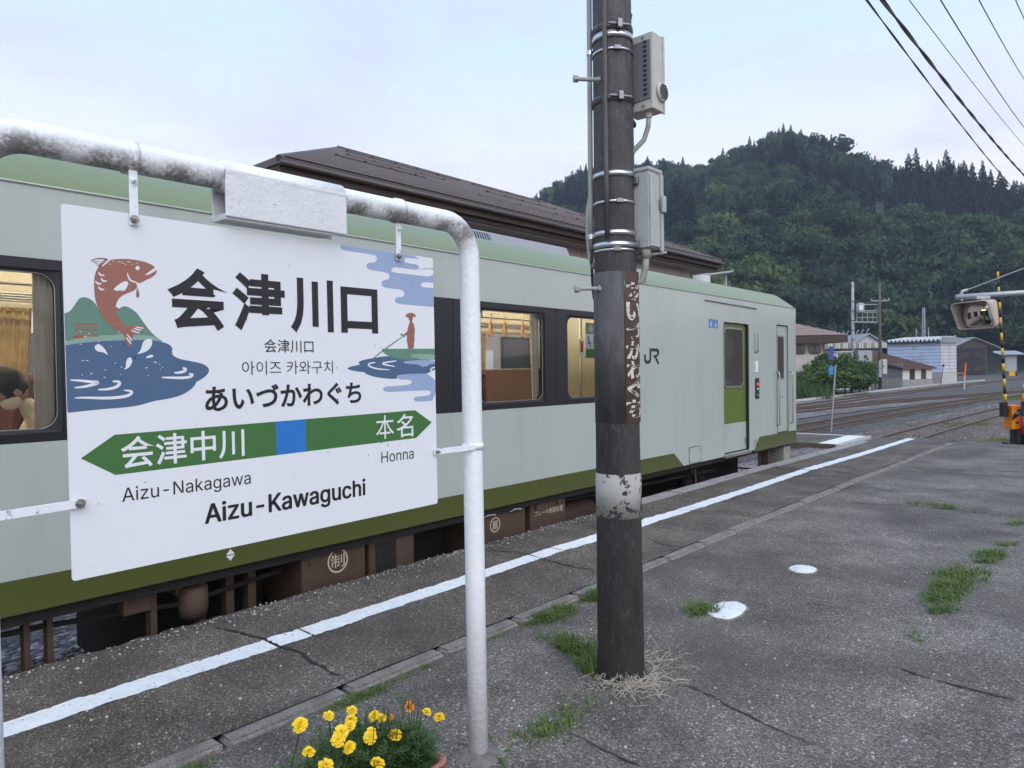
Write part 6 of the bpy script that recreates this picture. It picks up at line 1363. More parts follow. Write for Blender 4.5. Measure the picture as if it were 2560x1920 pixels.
# roofline ladder rails
for u in (LL*.36, LL*.33):
    q = cA+ld*u+nL*.25; b = MB(); b.tube([(q.x, q.y, YARDZ+1.2), (q.x, q.y, YARDZ+3.6)], .03, 6); keep(b.build('ladder_rail', 'galv'), shed)
# rusty-roofed low shed in front of it
A_ = gpt(*c6(1090, 1060)); B_ = gpt(*c6(1365, 1045)); C_ = gpt(*c6(880, 1080)); dF = (B_-A_).normalized(); wF = (B_-A_).length; nF = Vector((dF.y, -dF.x)); nF = nF if nF.dot(-A_) > 0 else -nF
dS = (C_-A_).normalized(); 
zE = zat(A_, 893, 1090); zP = zat(A_, 700, 1090); low = thing('low_shed', (A_.x, A_.y, YARDZ), 'low white shed with rusty brown roof and concrete base by the tracks', 'shed')
dB = -nF; dpt = 6.2
wallp(A_, dF, wF, YARDZ+.75, zE, 'wall_white', low, 'wall', 0, 0, nF, .12); wallp(A_+nF*.06, dF, wF, YARDZ, YARDZ+.72, 'concrete', low, 'plinth', 0, 0, nF, .2)
lside = -dF if False else None
Cb = A_+dB*dpt; 
nS = -dF
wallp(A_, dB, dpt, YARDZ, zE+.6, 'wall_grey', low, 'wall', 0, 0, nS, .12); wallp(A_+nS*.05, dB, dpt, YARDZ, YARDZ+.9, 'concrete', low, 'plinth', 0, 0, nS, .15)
for k in (.24, .62):
    wallp(A_+dF*wF*k+nF*.02, dF, wF*.17, YARDZ+.75, zE-.03, 'door_old' if k < .5 else 'wood_old', low, 'shutter', 0, 0, nF, .06)
ov = .35; P0 = A_-dF*ov+nF*ov; P1 = B_+dF*ov+nF*ov; P2 = B_+dF*ov+dB*dpt; P3 = A_-dF*ov+dB*dpt; zr = zE+1.95
b = MB(); b.add([(P0.x, P0.y, zE+.02), (P1.x, P1.y, zE+.02), (P2.x, P2.y, zr), (P3.x, P3.y, zr), (P0.x, P0.y, zE-.06), (P1.x, P1.y, zE-.06), (P2.x, P2.y, zr-.08), (P3.x, P3.y, zr-.08)], [(0, 1, 2, 3), (7, 6, 5, 4), (0, 4, 5, 1), (1, 5, 6, 2), (2, 6, 7, 3), (3, 7, 4, 0)]); keep(b.build('roof', 'rust_roof'), low)
b = MB()
for i in range(15):
    t_ = i/14; q0, q1 = P0.lerp(P1, t_), P3.lerp(P2, t_); b.tube([(q0.x, q0.y, zE+.04), (q1.x, q1.y, zr+.02)], .025, 4)
o = keep(b.build('roof_seams', 'rust_roof'), low); o['kind'] = 'stuff'
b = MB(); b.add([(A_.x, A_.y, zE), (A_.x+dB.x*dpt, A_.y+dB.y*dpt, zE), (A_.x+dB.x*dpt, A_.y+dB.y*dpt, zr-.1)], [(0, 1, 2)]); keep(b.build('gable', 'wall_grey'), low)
# engine shed with old plank doors
A_ = gpt(*c6(1600, 955)); B_ = gpt(*c6(1855, 950)); dF = (B_-A_).normalized(); wF = (B_-A_).length; nF = Vector((dF.y, -dF.x)); nF = nF if nF.dot(-A_) > 0 else -nF; dB = -nF
eng = thing('engine_shed', (A_.x, A_.y, YARDZ), 'dark weathered timber engine shed with crossed plank double doors', 'shed')
zE = zat(A_, 690, 1600); zP = zat((A_+B_)/2, 612, 1720); dpt = 14
W0, W1 = A_-dF*.1, B_+dF*2.2*wF/8
wallp(A_-dF*.3, dF, wF*1.06+.3, YARDZ, zE, 'wood_old', eng, 'front_wall', 0, 0, nF, .12)
rows = 14; wallp(B_+dF*.25, (dF*.42+dB*.91).normalized(), 6.0, YARDZ, zE-.2, 'wood_old', eng, 'siding_board', rows, .06, (nF*.91+dF*.42).normalized(), .1)
wallp(B_+dF*.25-nF*.12, (dF*.42+dB*.91).normalized(), 6.0, YARDZ, zE-.25, 'door_old', eng, 'core_wall', 0, 0, (nF*.91+dF*.42).normalized(), .1)
M_ = A_+dF*wF*.55
b = MB(); e0, e1 = A_-dF*.6, B_+dF*1.2
for (zz, off) in ((0, 0),): b.add([(e0.x, e0.y, zE), (e1.x, e1.y, zE), (M_.x, M_.y, zP)], [(0, 1, 2)])
keep(b.build('gable', 'wood_old'), eng)
for (e_, o_) in ((e0-dF*.5, 1), (e1+dF*1.8, -1)):
    q0, q1 = e_+nF*.5, M_+nF*.5; q2, q3 = M_+dB*dpt, e_+dB*dpt; ze = zE-.15 if o_ == 1 else zE-.45
    b = MB(); b.add([(q0.x, q0.y, ze), (q1.x, q1.y, zP+.08), (q2.x, q2.y, zP+.08), (q3.x, q3.y, ze), (q0.x, q0.y, ze+.14), (q1.x, q1.y, zP+.22), (q2.x, q2.y, zP+.22), (q3.x, q3.y, ze+.14)], [(0, 3, 2, 1), (4, 5, 6, 7), (0, 1, 5, 4), (1, 2, 6, 5), (2, 3, 7, 6), (3, 0, 4, 7)]); keep(b.build('roof', 'roof_grey'), eng)
zd = zat(A_, 705, 1600)
for k in (0, 1):
    o_ = A_+dF*(wF*(.02+.49*k))+nF*.06; dd = wallp(o_, dF, wF*.47, YARDZ+.05, zd, 'door_old', eng, 'door', 0, 0, nF, .08)[0]
    cx_, cz_ = o_+dF*wF*.235+nF*.03, (YARDZ+zd)/2
    for s_ in (1, -1):
        for j in range(4):
            t_ = .25+.2*j; du = Vector((dF.x, dF.y, 0)); sgn = 1 if (k == 0) else -1; dv = (du*sgn*s_+Vector((0, 0, 1))).normalized(); c3_ = Vector((cx_.x, cx_.y, cz_))+du*(sgn*(.5-t_)*wF*.35)+Vector((0, 0, s_*(zd-YARDZ)*.24))
            b = MB(); b.obox(c3_, dv, Vector((nF.x, nF.y, 0)), dv.cross(Vector((nF.x, nF.y, 0))), .75, .015, .09); keep(b.build('door_plank', 'wood_old'), eng)
for k in (1.6, 1.9): pass
# low beige house beyond the shrubs
hz = thing('beige_house', (-27, 66, YARDZ), 'beige clad house with tan banded hip roof behind the green shrubs', 'house')
hD = 66.0
q = lambda x, y: pD(*c6(x, y), hD)
rc = q(370, 700); e_r = q(533, 583); lw_ = Vector((-.66, -.751)) ; lw_ = -Vector((_rt.x, _rt.y)).normalized(); dp = Vector((_fw.x, _fw.y)).normalized(); R2 = Vector((rc.x, rc.y)); ze_ = q(370, 600).z
wallp(R2, lw_, 14, YARDZ, ze_+.3, 'wall_white', hz, 'wall', 0, 0, -dp, .15); wallp(R2, dp, 8, YARDZ, ze_+.3, 'wall_beige', hz, 'wall', 0, 0, -lw_, .15)
for (xa, xb_) in ((245, 318), (130-40, 186)):
    pa, pb_ = q(xa, 670), q(xb_, 755); w = MB(); c_ = (pa+pb_)/2-Vector((dp.x, dp.y, 0))*.06
    w.obox(c_, Vector((-lw_.x, -lw_.y, 0)), Vector((dp.x, dp.y, 0)), Vector((0, 0, 1)), abs((pb_-pa).dot(Vector((-lw_.x, -lw_.y, 0))))/2, .05, abs(pa.z-pb_.z)/2); wo_ = keep(w.build('window', 'frame_dark'), hz)
    for s_ in (-.5, .5):
        w = MB(); w.obox(c_-Vector((dp.x, dp.y, 0))*.05+Vector((-lw_.x, -lw_.y, 0))*s_*.62, Vector((-lw_.x, -lw_.y, 0)), Vector((dp.x, dp.y, 0)), Vector((0, 0, 1)), .27, .015, abs(pa.z-pb_.z)/2-.1); w.build('pane', 'glass_dark', wo_)
er = q(533, 583); eaves = q(130, 556); 
E0 = Vector((er.x, er.y, er.z)); lv_, dv_ = Vector((lw_.x, lw_.y, 0)), Vector((dp.x, dp.y, 0)); ov_ = -dv_*1.2
E1 = E0+lv_*17; top0 = E0+lv_*7.2+dv_*5+Vector((0, 0, q(130, 455).z-er.z+1.2)); top1 = E1+dv_*5+Vector((0, 0, top0.z-E1.z)); E2 = E0+dv_*11; E3 = E1+dv_*11; E0 = E0+ov_; E1 = E1+ov_
b = MB(); b.add([E0, E1, top1, top0, E2, E3], [(0, 1, 2, 3), (0, 3, 4), (3, 2, 5, 4)]); rf = keep(b.build('roof', 'roof_tan'), hz)
b = MB()
for i in range(12):
    t_ = (i+.3)/12; a, c = E0.lerp(top0, t_), E1.lerp(top1, t_); b.tube([a+Vector((0, 0, .03)), c+Vector((0, 0, .03))], .045, 4); a2 = E2.lerp(top0, t_); b.tube([a+Vector((0, 0, .03)), a2+Vector((0, 0, .03))], .045, 4)
o = keep(b.build('roof_battens', mat('roof_batten', (.34, .25, .235), .55, var=.1)), hz); o['kind'] = 'stuff'
for (a, c) in ((E0, E1), (E0, E2)):
    b = MB(); a2, c2_ = a-Vector((0, 0, .06)), c-Vector((0, 0, .06)); b.add([a2, c2_, c2_-Vector((0, 0, .62)), a2-Vector((0, 0, .62)), a2+dv_*.1, c2_+dv_*.1, c2_+dv_*.1-Vector((0, 0, .62)), a2+dv_*.1-Vector((0, 0, .62))], [(0, 1, 2, 3), (4, 7, 6, 5), (3, 2, 6, 7), (0, 4, 5, 1)]); keep(b.build('fascia_board', 'fascia_wood'), hz)
b = MB(); b.add([E0-Vector((0, 0, .68)), E1-Vector((0, 0, .68)), E3-Vector((0, 0, .68)), E2-Vector((0, 0, .68))], [(0, 1, 2, 3)]); keep(b.build('soffit', 'soffit'), hz)
# grey concrete canopy, white gabled house, cabinets between them
def slabthing(name, x0, x1, y0, y1, D, dep, m, label, cat, zb_=None):
    a, c = pD(*c6(x0, y0), D), pD(*c6(x1, y1), D); zlo = c.z if zb_ is None else zb_; ctr = (a+c)/2; w_ = abs((c-a).dot(Vector((_rt.x, _rt.y, 0)).normalized()))
    t = thing(name, (ctr.x, ctr.y, zlo), label, cat); b = MB(); rx = Vector((_rt.x, _rt.y, 0)).normalized(); dx_ = Vector((_fw.x, _fw.y, 0)).normalized()
    b.obox(Vector((0, 0, (a.z-zlo)/2))+dx_*dep/2, rx, dx_, Vector((0, 0, 1)), w_/2, dep/2, (a.z-zlo)/2); return t, b, m, rx, dx_, w_, a.z-zlo
t, b, m, rx, dx_, w_, h_ = slabthing('flat_canopy', 375, 950, 655, 710, 92, 6, 'concrete', 'long grey streaked concrete canopy behind the utility poles', 'canopy', YARDZ)
hh_ = (pD(*c6(400, 655), 92).z-pD(*c6(400, 712), 92).z)
b = MB(); b.obox(Vector((0, 0, h_-hh_/2))+dx_*3, rx, dx_, Vector((0, 0, 1)), w_/2, 3, hh_/2); b.build('roof_slab', 'concrete', t)
for i in range(24):
    b = MB(); b.obox(rx*(-w_/2+w_*(i+.5)/24)-dx_*.03+Vector((0, 0, h_-hh_/2)), rx, dx_, Vector((0, 0, 1)), w_/48-.05, .04, hh_/2-.06); b.build('fascia_panel', 'wall_white' if i % 3 else 'concrete', t)
b = MB(); b.obox(Vector((0, 0, (h_-hh_)/2))+dx_*2, rx, dx_, Vector((0, 0, 1)), w_/2*.97, 1, (h_-hh_)/2); b.build('wall', 'wall_white', t)
b = MB(); b.obox(-rx*w_*.28+Vector((0, 0, h_-hh_-.6))+dx_*.97, rx, dx_, Vector((0, 0, 1)), w_*.09, .06, .5); b.build('window', 'glass_dark', t)
t, b, m, rx, dx_, w_, h_ = slabthing('gabled_house', 660, 890, 655, 660, 108, 10, 'siding_white', 'white gabled house with ornamented grey roof ridge behind the canopy', 'house', YARDZ)
pk = pD(*c6(770, 580), 108).z-YARDZ; b.build('wall', m, t)
b = MB(); b.add([-rx*w_/2+Vector((0, 0, h_)), rx*w_/2+Vector((0, 0, h_)), Vector((0, 0, pk)), -rx*w_/2+Vector((0, 0, h_))+dx_*10, rx*w_/2+Vector((0, 0, h_))+dx_*10, Vector((0, 0, pk))+dx_*10], [(0, 1, 2), (3, 5, 4)]); b.build('gable', m, t)
for s_ in (-1, 1):
    e_ = rx*s_*(w_/2+.7)+Vector((0, 0, h_-.35)); b = MB(); b.add([e_-dx_*.5, Vector((0, 0, pk+.05))-dx_*.5, Vector((0, 0, pk+.05))+dx_*11, e_+dx_*11, e_-dx_*.5+Vector((0, 0, .2)), Vector((0, 0, pk+.25))-dx_*.5, Vector((0, 0, pk+.25))+dx_*11, e_+dx_*11+Vector((0, 0, .2))], [(0, 3, 2, 1), (4, 5, 6, 7), (0, 1, 5, 4), (1, 2, 6, 5), (2, 3, 7, 6), (3, 0, 4, 7)]); b.build('roof', 'roof_grey', t)
for i in range(7):
    b = MB(); p0 = Vector((0, 0, pk+.2))+dx_*(.2+i*1.6)+rx*.0; b.tube([p0-rx*.15, p0+Vector((0, 0, .45)), p0+rx*.25+Vector((0, 0, .75))], .05, 5); b.build('ridge_ornament', 'galv', t)
t, b, m, rx, dx_, w_, h_ = slabthing('switch_cabinet_large', 680, 815, 725, 835, 66, 1.0, 'cabinet_grey', 'large grey double door switch cabinet between the two utility poles', 'cabinet')
b.build('casing', m, t, bevel=.02)
for s_ in (-1, 1):
    b = MB(); b.obox(rx*s_*w_*.245-dx_*.02+Vector((0, 0, h_/2)), rx, dx_, Vector((0, 0, 1)), w_*.235, .03, h_*.46); d_ = b.build('door', m, t, bevel=.01)
    b = MB(); b.obox(rx*s_*w_*.06-dx_*.07+Vector((0, 0, h_*.5)), rx, dx_, Vector((0, 0, 1)), .05, .04, .12); b.build('handle', 'frame_dark', d_)
for s_ in (-1, 1):
    b = MB(); b.obox(rx*s_*w_*.4+dx_*.5+Vector((0, 0, -(t.location.z-YARDZ)/2)), rx, dx_, Vector((0, 0, 1)), .08, .3, (t.location.z-YARDZ)/2); b.build('leg', 'galv', t)
t, b, m, rx, dx_, w_, h_ = slabthing('low_wall', 445, 680, 745, 830, 70, .5, 'siding_white', 'pale low panelled wall behind the green shrubs', 'wall', YARDZ)
for i in range(5):
    b = MB(); b.obox(rx*(-w_/2+w_*(i+.5)/5)+Vector((0, 0, h_/2)), rx, dx_, Vector((0, 0, 1)), w_/10-.03, .2, h_/2); b.build('panel', m, t)
b = MB(); b.obox(Vector((0, 0, h_+.08)), rx, dx_, Vector((0, 0, 1)), w_/2, .3, .07); b.build('coping', 'concrete_pale', t)
# utility poles with platform frame and transformer
def upole(px_, pyt, pyb, D, r, m, label):
    top = pD(*c6(px_, pyt), D); t = thing('yard_pole', (top.x, top.y, YARDZ), label, 'utility pole', 'utility poles in the yard'); h_ = top.z-YARDZ
    b = MB(); b.tube([(0, 0, 0), (0, 0, h_)], [r*1.25, r*.8], 14); b.build('shaft', m, t, smooth=True)
    return t, h_, rx, dx_
t, h_, _, _ = upole(632, 92, 740, 71, .15, 'conc_pole', 'pale concrete utility pole with black bands, left of the transformer')
for k in range(7):
    b = MB(); b.lathe([(.19, -.03), (.19, .03)], (0, 0, h_*(.28+.09*k)), 14); b.build('band', 'frame_dark', t)
for s_ in (-1, 1):
    b = MB(); b.tube([(rx*s_*.5).to_tuple()[:2]+(h_-.2,), (0, 0, h_-.5)], .05, 6); b.tube([tuple(rx*s_*.5)[:2]+(h_-.25,), tuple(rx*s_*.5)[:2]+(h_+.05,)], .08, 6); b.build('insulator', 'frame_dark', t)
tw, hw_, _, _ = upole(880, 100, 1075, 70.4, .13, 'wood_pole', 'tall dark wooden utility pole with junction boxes near its foot')
b = MB(); b.tube([tuple(-rx*.8)[:2]+(hw_*.83,), tuple(rx*.9)[:2]+(hw_*.83,)], .06, 6); b.build('cross_arm', 'galv', tw)
for k in (-.8, .5, .9):
    b = MB(); p_ = rx*k; b.lathe([(.05, 0), (.09, .06), (.05, .12), (.09, .18), (.03, .24)], (p_.x, p_.y, hw_*.83), 8); b.build('insulator', 'galv', tw)
for (xa, xb_, ya_, yb_, m) in ((863, 890, 808, 970, 'cabinet_grey'), (897, 940, 805, 940, 'box_cream')):
    a, c = pD(*c6(xa, ya_), 69.6), pD(*c6(xb_, yb_), 69.6); b = MB(); b.obox((a+c)/2-tw.location, rx, dx_, Vector((0, 0, 1)), abs((c-a).dot(rx))/2, .25, (a.z-c.z)/2); b.build('junction_box', m, tw, bevel=.02)
a, c = pD(*c6(668, 288), 70.5), pD(*c6(738, 375), 70.5); ctr = (a+c)/2; t = thing('pole_transformer', (ctr.x, ctr.y, c.z), 'grey pole transformer carried between two utility poles', 'transformer')
b = MB(); r_ = abs((c-a).dot(rx))/2; b.lathe([(r_*.9, 0), (r_, .1), (r_, a.z-c.z-.15), (r_*.8, a.z-c.z)], (0, 0, 0), 18); b.build('tank', 'cabinet_grey', t, smooth=math.radians(40)); b = MB(); b.obox(-dx_*r_*1.0-rx*r_*.3+Vector((0, 0, (a.z-c.z)*.5)), rx, dx_, Vector((0, 0, 1)), .18, .03, .25); b.build('rating_plate', 'label_white', t)
# lattice frame between the poles
t = thing('lattice_gantry', tuple(pD(*c6(760, 462), 70.6)), 'light steel lattice frame spanning the two utility poles', 'frame')
L0 = t.location.copy(); pt = lambda x, y: pD(*c6(x, y), 70.6)-L0
for (p_, r_) in (((640, 462, 862, 465), .07), ((668, 378, 862, 372), .045), ((738, 300, 870, 300), .06), ((738, 360, 870, 358), .06), ((672, 420, 862, 418), .035)):
    b = MB(); b.tube([pt(p_[0], p_[1]), pt(p_[2], p_[3])], r_, 6); b.build('beam', 'galv', t)
for x in (672, 722, 770, 818, 858):
    b = MB(); b.tube([pt(x, 376), pt(x, 462)], .035, 5); b.build('upright', 'galv', t)
# radio mast and aerials on the blue shed roof
q0 = pD(*c6(1290, 600), 99); q1 = pD(*c6(1288, 330), 99); t = thing('radio_mast', (q0.x, q0.y, ZT+.3), 'pale lattice mast rising behind the blue shed roof', 'mast')
hm = q1.z-ZT-.3; b = MB()
for k, (ax_, ay_) in enumerate(((-1, -1), (1, -1), (0, 1))):
    b = MB(); b.tube([(ax_*.24, ay_*.2, -1.5), (ax_*.13, ay_*.1, hm)], .04, 5); b.build('leg', 'metal_rib', t)
b = MB()
for i in range(16):
    z = hm*i/16; z2 = hm*(i+1)/16; w0 = .23-.10*i/16; b.tube([(-w0, -.15, z), (w0, -.15, z2)], .025, 4); b.tube([(w0, -.15, z), (-w0, -.15, z2)], .025, 4)
o = b.build('lacing', 'metal_rib', t); o['kind'] = 'stuff'
for xx, yt_, lab in ((1218, 520, 'thin left whip aerial on the blue shed roof'), (1332, 510, 'thin right whip aerial on the blue shed roof')):
    q1 = pD(*c6(xx, yt_), 97); t = thing('whip_aerial', (q1.x, q1.y, ZT+.3), lab, 'aerial', 'aerials on the blue shed'); b = MB(); b.tube([(0, 0, -.3), (0, 0, q1.z-ZT-.3)], [.07, .03], 6); b.build('rod', 'metal_rib', t); b = MB(); b.lathe([(.4, -.3), (.12, .3)], (0, 0, 0), 8); b.build('base', 'metal_rib', t)
# notice shelter with corrugated roof
q0 = gpt(*c6(2090, 960)); D_ = Vector((q0.x, q0.y, 0)).dot(Vector((_fw.x, _fw.y, 0))); t = thing('notice_shelter', (q0.x, q0.y, YARDZ), 'grey notice board under a small white corrugated roof across the yard', 'notice board')
pp = lambda x, y: pD(*c6(x, y), D_/(_fw.x**2+_fw.y**2)**.5*1.0)-t.location
a, c = pp(2028, 775), pp(2150, 912); b = MB(); b.obox((a+c)/2, rx, dx_, Vector((0, 0, 1)), abs((c-a).dot(rx))/2, .1, (a.z-c.z)/2); b.build('board', 'cabinet_grey', t)
for x in (2032, 2146):
    p_ = pp(x, 900); b = MB(); b.tube([(p_.x, p_.y, -.1), (p_.x, p_.y, a.z)], .12, 6); b.build('post', 'frame_dark', t)
a, c = pp(2060, 912), pp(2115, 958); b = MB(); b.obox((a+c)/2-dx_*.3, rx, dx_, Vector((0, 0, 1)), abs((c-a).dot(rx))/2, .1, (a.z-c.z)/2); b.build('striped_base', mat('sign_yellow', (.62, .36, .015), .5, var=.1), t)
a, c = pp(1985, 772), pp(2198, 735); vs = []; nn_ = 22
for e_ in (0, 1):
    for i in range(nn_+1): vs.append(a.lerp(Vector((c.x, c.y, a.z)), i/nn_) + (dx_*(-.9) if not e_ else dx_*1.6) + Vector((0, 0, (.28 if i % 2 else 0)+(0 if not e_ else (c.z-a.z)))))
b = MB(); b.add(vs, [(i, i+1, nn_+2+i, nn_+1+i) for i in range(nn_)]); b.build('roof', 'metal_rib', t)
# small signposts by the tracks
mat('sign_lightblue', (.03, .22, .55), .5, var=.05); mat('sign_darkblue', (.03, .06, .30), .5)
q0 = pZ(*c6(435, 1475), YARDZ); top = pD(*c6(475, 860), Vector((q0.x, q0.y, 0)).dot(_fw)); t = thing('track_marker', tuple(q0), 'slim grey post with blue arrow marker beside the second track', 'marker post'); hh = top-q0; D_ = 26.6
b = MB(); b.tube([(0, 0, 0), hh], .028, 8); b.build('post', 'galv', t)
k_ = hh.z/(1475-860); sc_ = lambda x, y: Vector((0, 0, hh.z))+rx*((x-475)*k_)+Vector((0, 0, (860-y)*k_))-dx_*.04
b = MB(); b.prism([(450, 875), (475, 858), (500, 875), (500, 895), (488, 905), (462, 905), (450, 895)], lambda u, v, d: sc_(u, v)+dx_*d, 0, .01); b.build('arrow_plate', 'sign_lightblue', t)
b = MB(); b.prism([(453, 906), (494, 906), (494, 945), (453, 945)], lambda u, v, d: sc_(u, v)+dx_*d, 0, .01); b.build('arrow_plate', 'sign_lightblue', t)
q0 = pZ(*c6(425, 1140), YARDZ); top = pD(*c6(432, 715), Vector((q0.x, q0.y, 0)).dot(_fw)); t = thing('track_marker', tuple(q0), 'distant post with dark blue plate in front of the shrubs', 'marker post'); hh = top-q0
b = MB(); b.tube([(0, 0, 0), hh], .04, 8); b.build('post', 'frame_dark', t); b = MB(); b.tube([(0, 0, 0), hh*.17], .07, 8); b.build('sleeve', 'label_white', t)
b = MB(); b.obox(hh*.92-dx_*.05, rx, dx_, Vector((0, 0, 1)), .18, .02, .55); b.build('plate', 'sign_darkblue', t)
q0 = pZ(*c6(1660, 1085), YARDZ); t = thing('orange_marker', tuple(q0), 'orange and white bent pipe marker beside the yard track', 'marker post'); sA = lambda x, y: pD(*c6(x, y), Vector((q0.x, q0.y, 0)).dot(_fw))-q0
b = MB(); b.tube([(0, 0, 0), sA(1668, 930)], .07, 8); b.build('post', 'metal_rib', t); b = MB(); b.tube([sA(1666, 960), sA(1675, 840)], .075, 8); b.build('orange_sleeve', mat('safety_orange', (.65, .17, .01), .5, var=.05), t); b = MB(); b.tube([sA(1655, 990), sA(1657, 935), sA(1600, 932)], .05, 8); b.build('bent_arm', 'safety_orange', t)
q0 = pZ(*c6(1445, 1040), YARDZ); t = thing('point_lever', tuple(q0), 'thin rusty switch lever beside the white end of the blue shed', 'lever'); b = MB(); b.tube([(0, 0, 0), pD(*c6(1468, 862), Vector((q0.x, q0.y, 0)).dot(_fw))-q0], .05, 6); b.build('rod', 'rail_rust', t); b = MB(); b.lathe([(.12, 0), (.12, .2), (.04, .24)], tuple(pD(*c6(1468, 870), Vector((q0.x, q0.y, 0)).dot(_fw))-q0), 8); b.build('knob', 'frame_dark', t)
q0 = pZ(*c6(845, 1075), YARDZ); t = thing('alarm_post', tuple(q0), 'thin post with red lamp in front of the wooden utility pole', 'signal post'); sA = lambda x, y: pD(*c6(x, y), Vector((q0.x, q0.y, 0)).dot(_fw))-q0
b = MB(); b.tube([(0, 0, 0), sA(835, 850)], .05, 6); b.build('post', 'frame_dark', t); b = MB(); b.lathe([(.05, -.3), (.3, -.2), (.32, .2), (.05, .35)], tuple(sA(827, 860)), 12); b.build('red_lamp', mat('alarm_red', (.75, .05, .02), .4), t)
b = MB(); b.obox(sA(842, 875), rx, dx_, Vector((0, 0, 1)), .3, .1, .6); b.build('housing', 'box_cream', t)

# ------------------------------------------------------------------ crossing gate at the end of the platform
mat('gate_orange', (.80, .24, .008), .45, var=.04); mat('gate_black', (.010, .010, .011), .45, var=.1); mat('gate_yellow', (.60, .40, .02), .5, var=.05); mat('gate_red', (.42, .015, .03), .45, var=.05)
GB = Vector((-2.62, 24.78, -.93)); GD = Vector((GB.x, GB.y, 0)).dot(_fw)-.02
gp = lambda x, y, d=0: pD(*c6(x, y), GD+d)-GB
gate = thing('crossing_gate', GB, 'orange crossing barrier machine with raised yellow and black striped boom', 'crossing gate')
def gbox(x0, x1, y0, y1, d0, d1, m, nm, bev=.012, par=None):
    a, c = gp(x0, y0), gp(x1, y1); b = MB(); b.obox((a+c)/2+dx_*(d0+d1)/2, rx, dx_, Vector((0, 0, 1)), abs((c-a).dot(rx))/2, (d1-d0)/2, (a.z-c.z)/2); return b.build(nm, m, par or gate, bevel=bev)
gbox(2066, 2192, 1228, 1448, -.16, .20, 'gate_orange', 'machine_box', .03)
def gflat(P, m, nm, off): b = MB(); b.flat(P, lambda u, v: gp(u, v)-dx_*off); return b.build(nm, m, gate, fixn=False)
gflat([(2067, 1322), (2067, 1368), (2160, 1295), (2160, 1256), (2130, 1256)], 'gate_black', 'warning_stripe', .165); gflat([(2130, 1446), (2186, 1400), (2186, 1446)], 'gate_black', 'warning_stripe', .165)
gflat([(2097, 1378), (2127, 1378), (2127, 1392), (2097, 1392)], 'gate_black', 'warning_stripe', .166)
a_, b_ = gp(2098, 1308), gp(2135, 1284); text_mb('RD2', 0, 1, 0, 1, lambda u, v: gp(2098+37*u, 1308-22*v)-dx_*.17, .03).build('lettering', 'label_white', gate, fixn=False)
gbox(2102, 2170, 1450, 1575, -.08, .10, 'gate_black', 'pedestal'); gbox(2050, 2200, 1572, 1592, -.16, .2, 'gate_black', 'base_plate', .004); gbox(1950, 2260, 1590, 1640, -.3, .5, 'concrete_pale', 'foundation', .01)
gbox(2004, 2052, 1200, 1335, -.06, .10, 'gate_black', 'boom_holder'); gbox(2046, 2068, 1262, 1330, .0, .08, 'gate_black', 'axle_arm')
bp0, bp1 = gp(2041, 1195), gp(1966, -75); NSEG = 18
for i in range(NSEG):
    b = MB(); b.tube([bp0.lerp(bp1, i/NSEG), bp0.lerp(bp1, (i+1)/NSEG)], .040-.014*i/NSEG, 12); b.build('boom_segment', 'gate_yellow' if i % 2 == 0 else 'gate_black', gate, smooth=math.radians(40))
# warning post beside it, partly outside the picture
q0 = gp(2216, 1600, -.3)+GB; t = thing('warning_post', (q0.x, q0.y, -.93), 'black and red crossing post with orange disc at the picture edge', 'crossing post'); ht = gp(2200, 1040)+GB
w0 = t.location.copy(); gq = lambda x, y: pD(*c6(x, y), GD-.3)-w0
b = MB(); b.tube([(0, 0, 0), (0, 0, gq(2216, 1190).z)], .085, 16); b.build('post', 'gate_black', t, smooth=math.radians(40)); b = MB(); z0_, z1_ = gq(2216, 1490).z, gq(2216, 1330).z; b.tube([(0, 0, z0_), (0, 0, z1_)], .095, 16); b.build('red_sleeve', 'gate_red', t, smooth=math.radians(40))
for (yy, m, r_) in ((1162, 'gate_orange', .14), (1066, 'galv', .13)):
    p_ = gq(2214, yy); b = MB(); b.lathe([(.01, -.03), (r_, -.03), (r_, .03), (.01, .03)], (0, 0, 0), 24, 'Y'); o = b.build('disc', m, t, smooth=math.radians(40)); o.location = p_-Vector((_fw.x, _fw.y, 0))*.1; o.rotation_euler = (0, 0, YAW)
# ------------------------------------------------------------------ convex traffic mirror on its arm
mat('mirror_shell', (.50, .40, .35), .5, var=.06, dirt=(.25, .16, .12), dscale=6, damt=.4)
mm_ = bpy.data.materials.new('mirror_face'); mm_.use_nodes = True; MATS['mirror_face'] = mm_; pb_ = mm_.node_tree.nodes['Principled BSDF']; pb_.inputs['Metallic'].default_value = 1; pb_.inputs['Roughness'].default_value = .03; pb_.inputs['Base Color'].default_value = (.62, .60, .57, 1)
MD = 13.5; mc_ = pD(*c6(1770, 395), MD); mir = thing('traffic_mirror', tuple(mc_), 'hooded rectangular convex mirror hanging from a grey pipe arm', 'mirror')
w2, h2 = .375, .255
yawm = math.radians(205)     # the mirror looks back along the track towards the train
mir.rotation_euler = (math.radians(0), 0, 0)
nrm = Vector((-.50, -.85, -.13)).normalized(); ux_ = nrm.cross(Vector((0, 0, 1))).normalized(); ux_ = -ux_; uy_ = nrm.cross(ux_).normalized(); uy_ = uy_ if uy_.z > 0 else -uy_
sgn = 1 if ux_.dot(_rt) > 0 else -1; ux_ = ux_*sgn
out_ = rrect(-w2, -h2, w2, h2, .085, 6); n = len(out_)
def MP(u, v, d): return ux_*u+uy_*v+nrm*d
b = MB(); G = 22; vs = []
for j in range(G+1):
    for i in range(G+1):
        u = -1+2*i/G; v = -1+2*j/G; k = 1-.10*(u*u)*(v*v); U, V_ = u*w2*.965*k, v*h2*.955*k; vs.append(MP(U, V_, .02-(U*U+V_*V_)/(2*.85)))
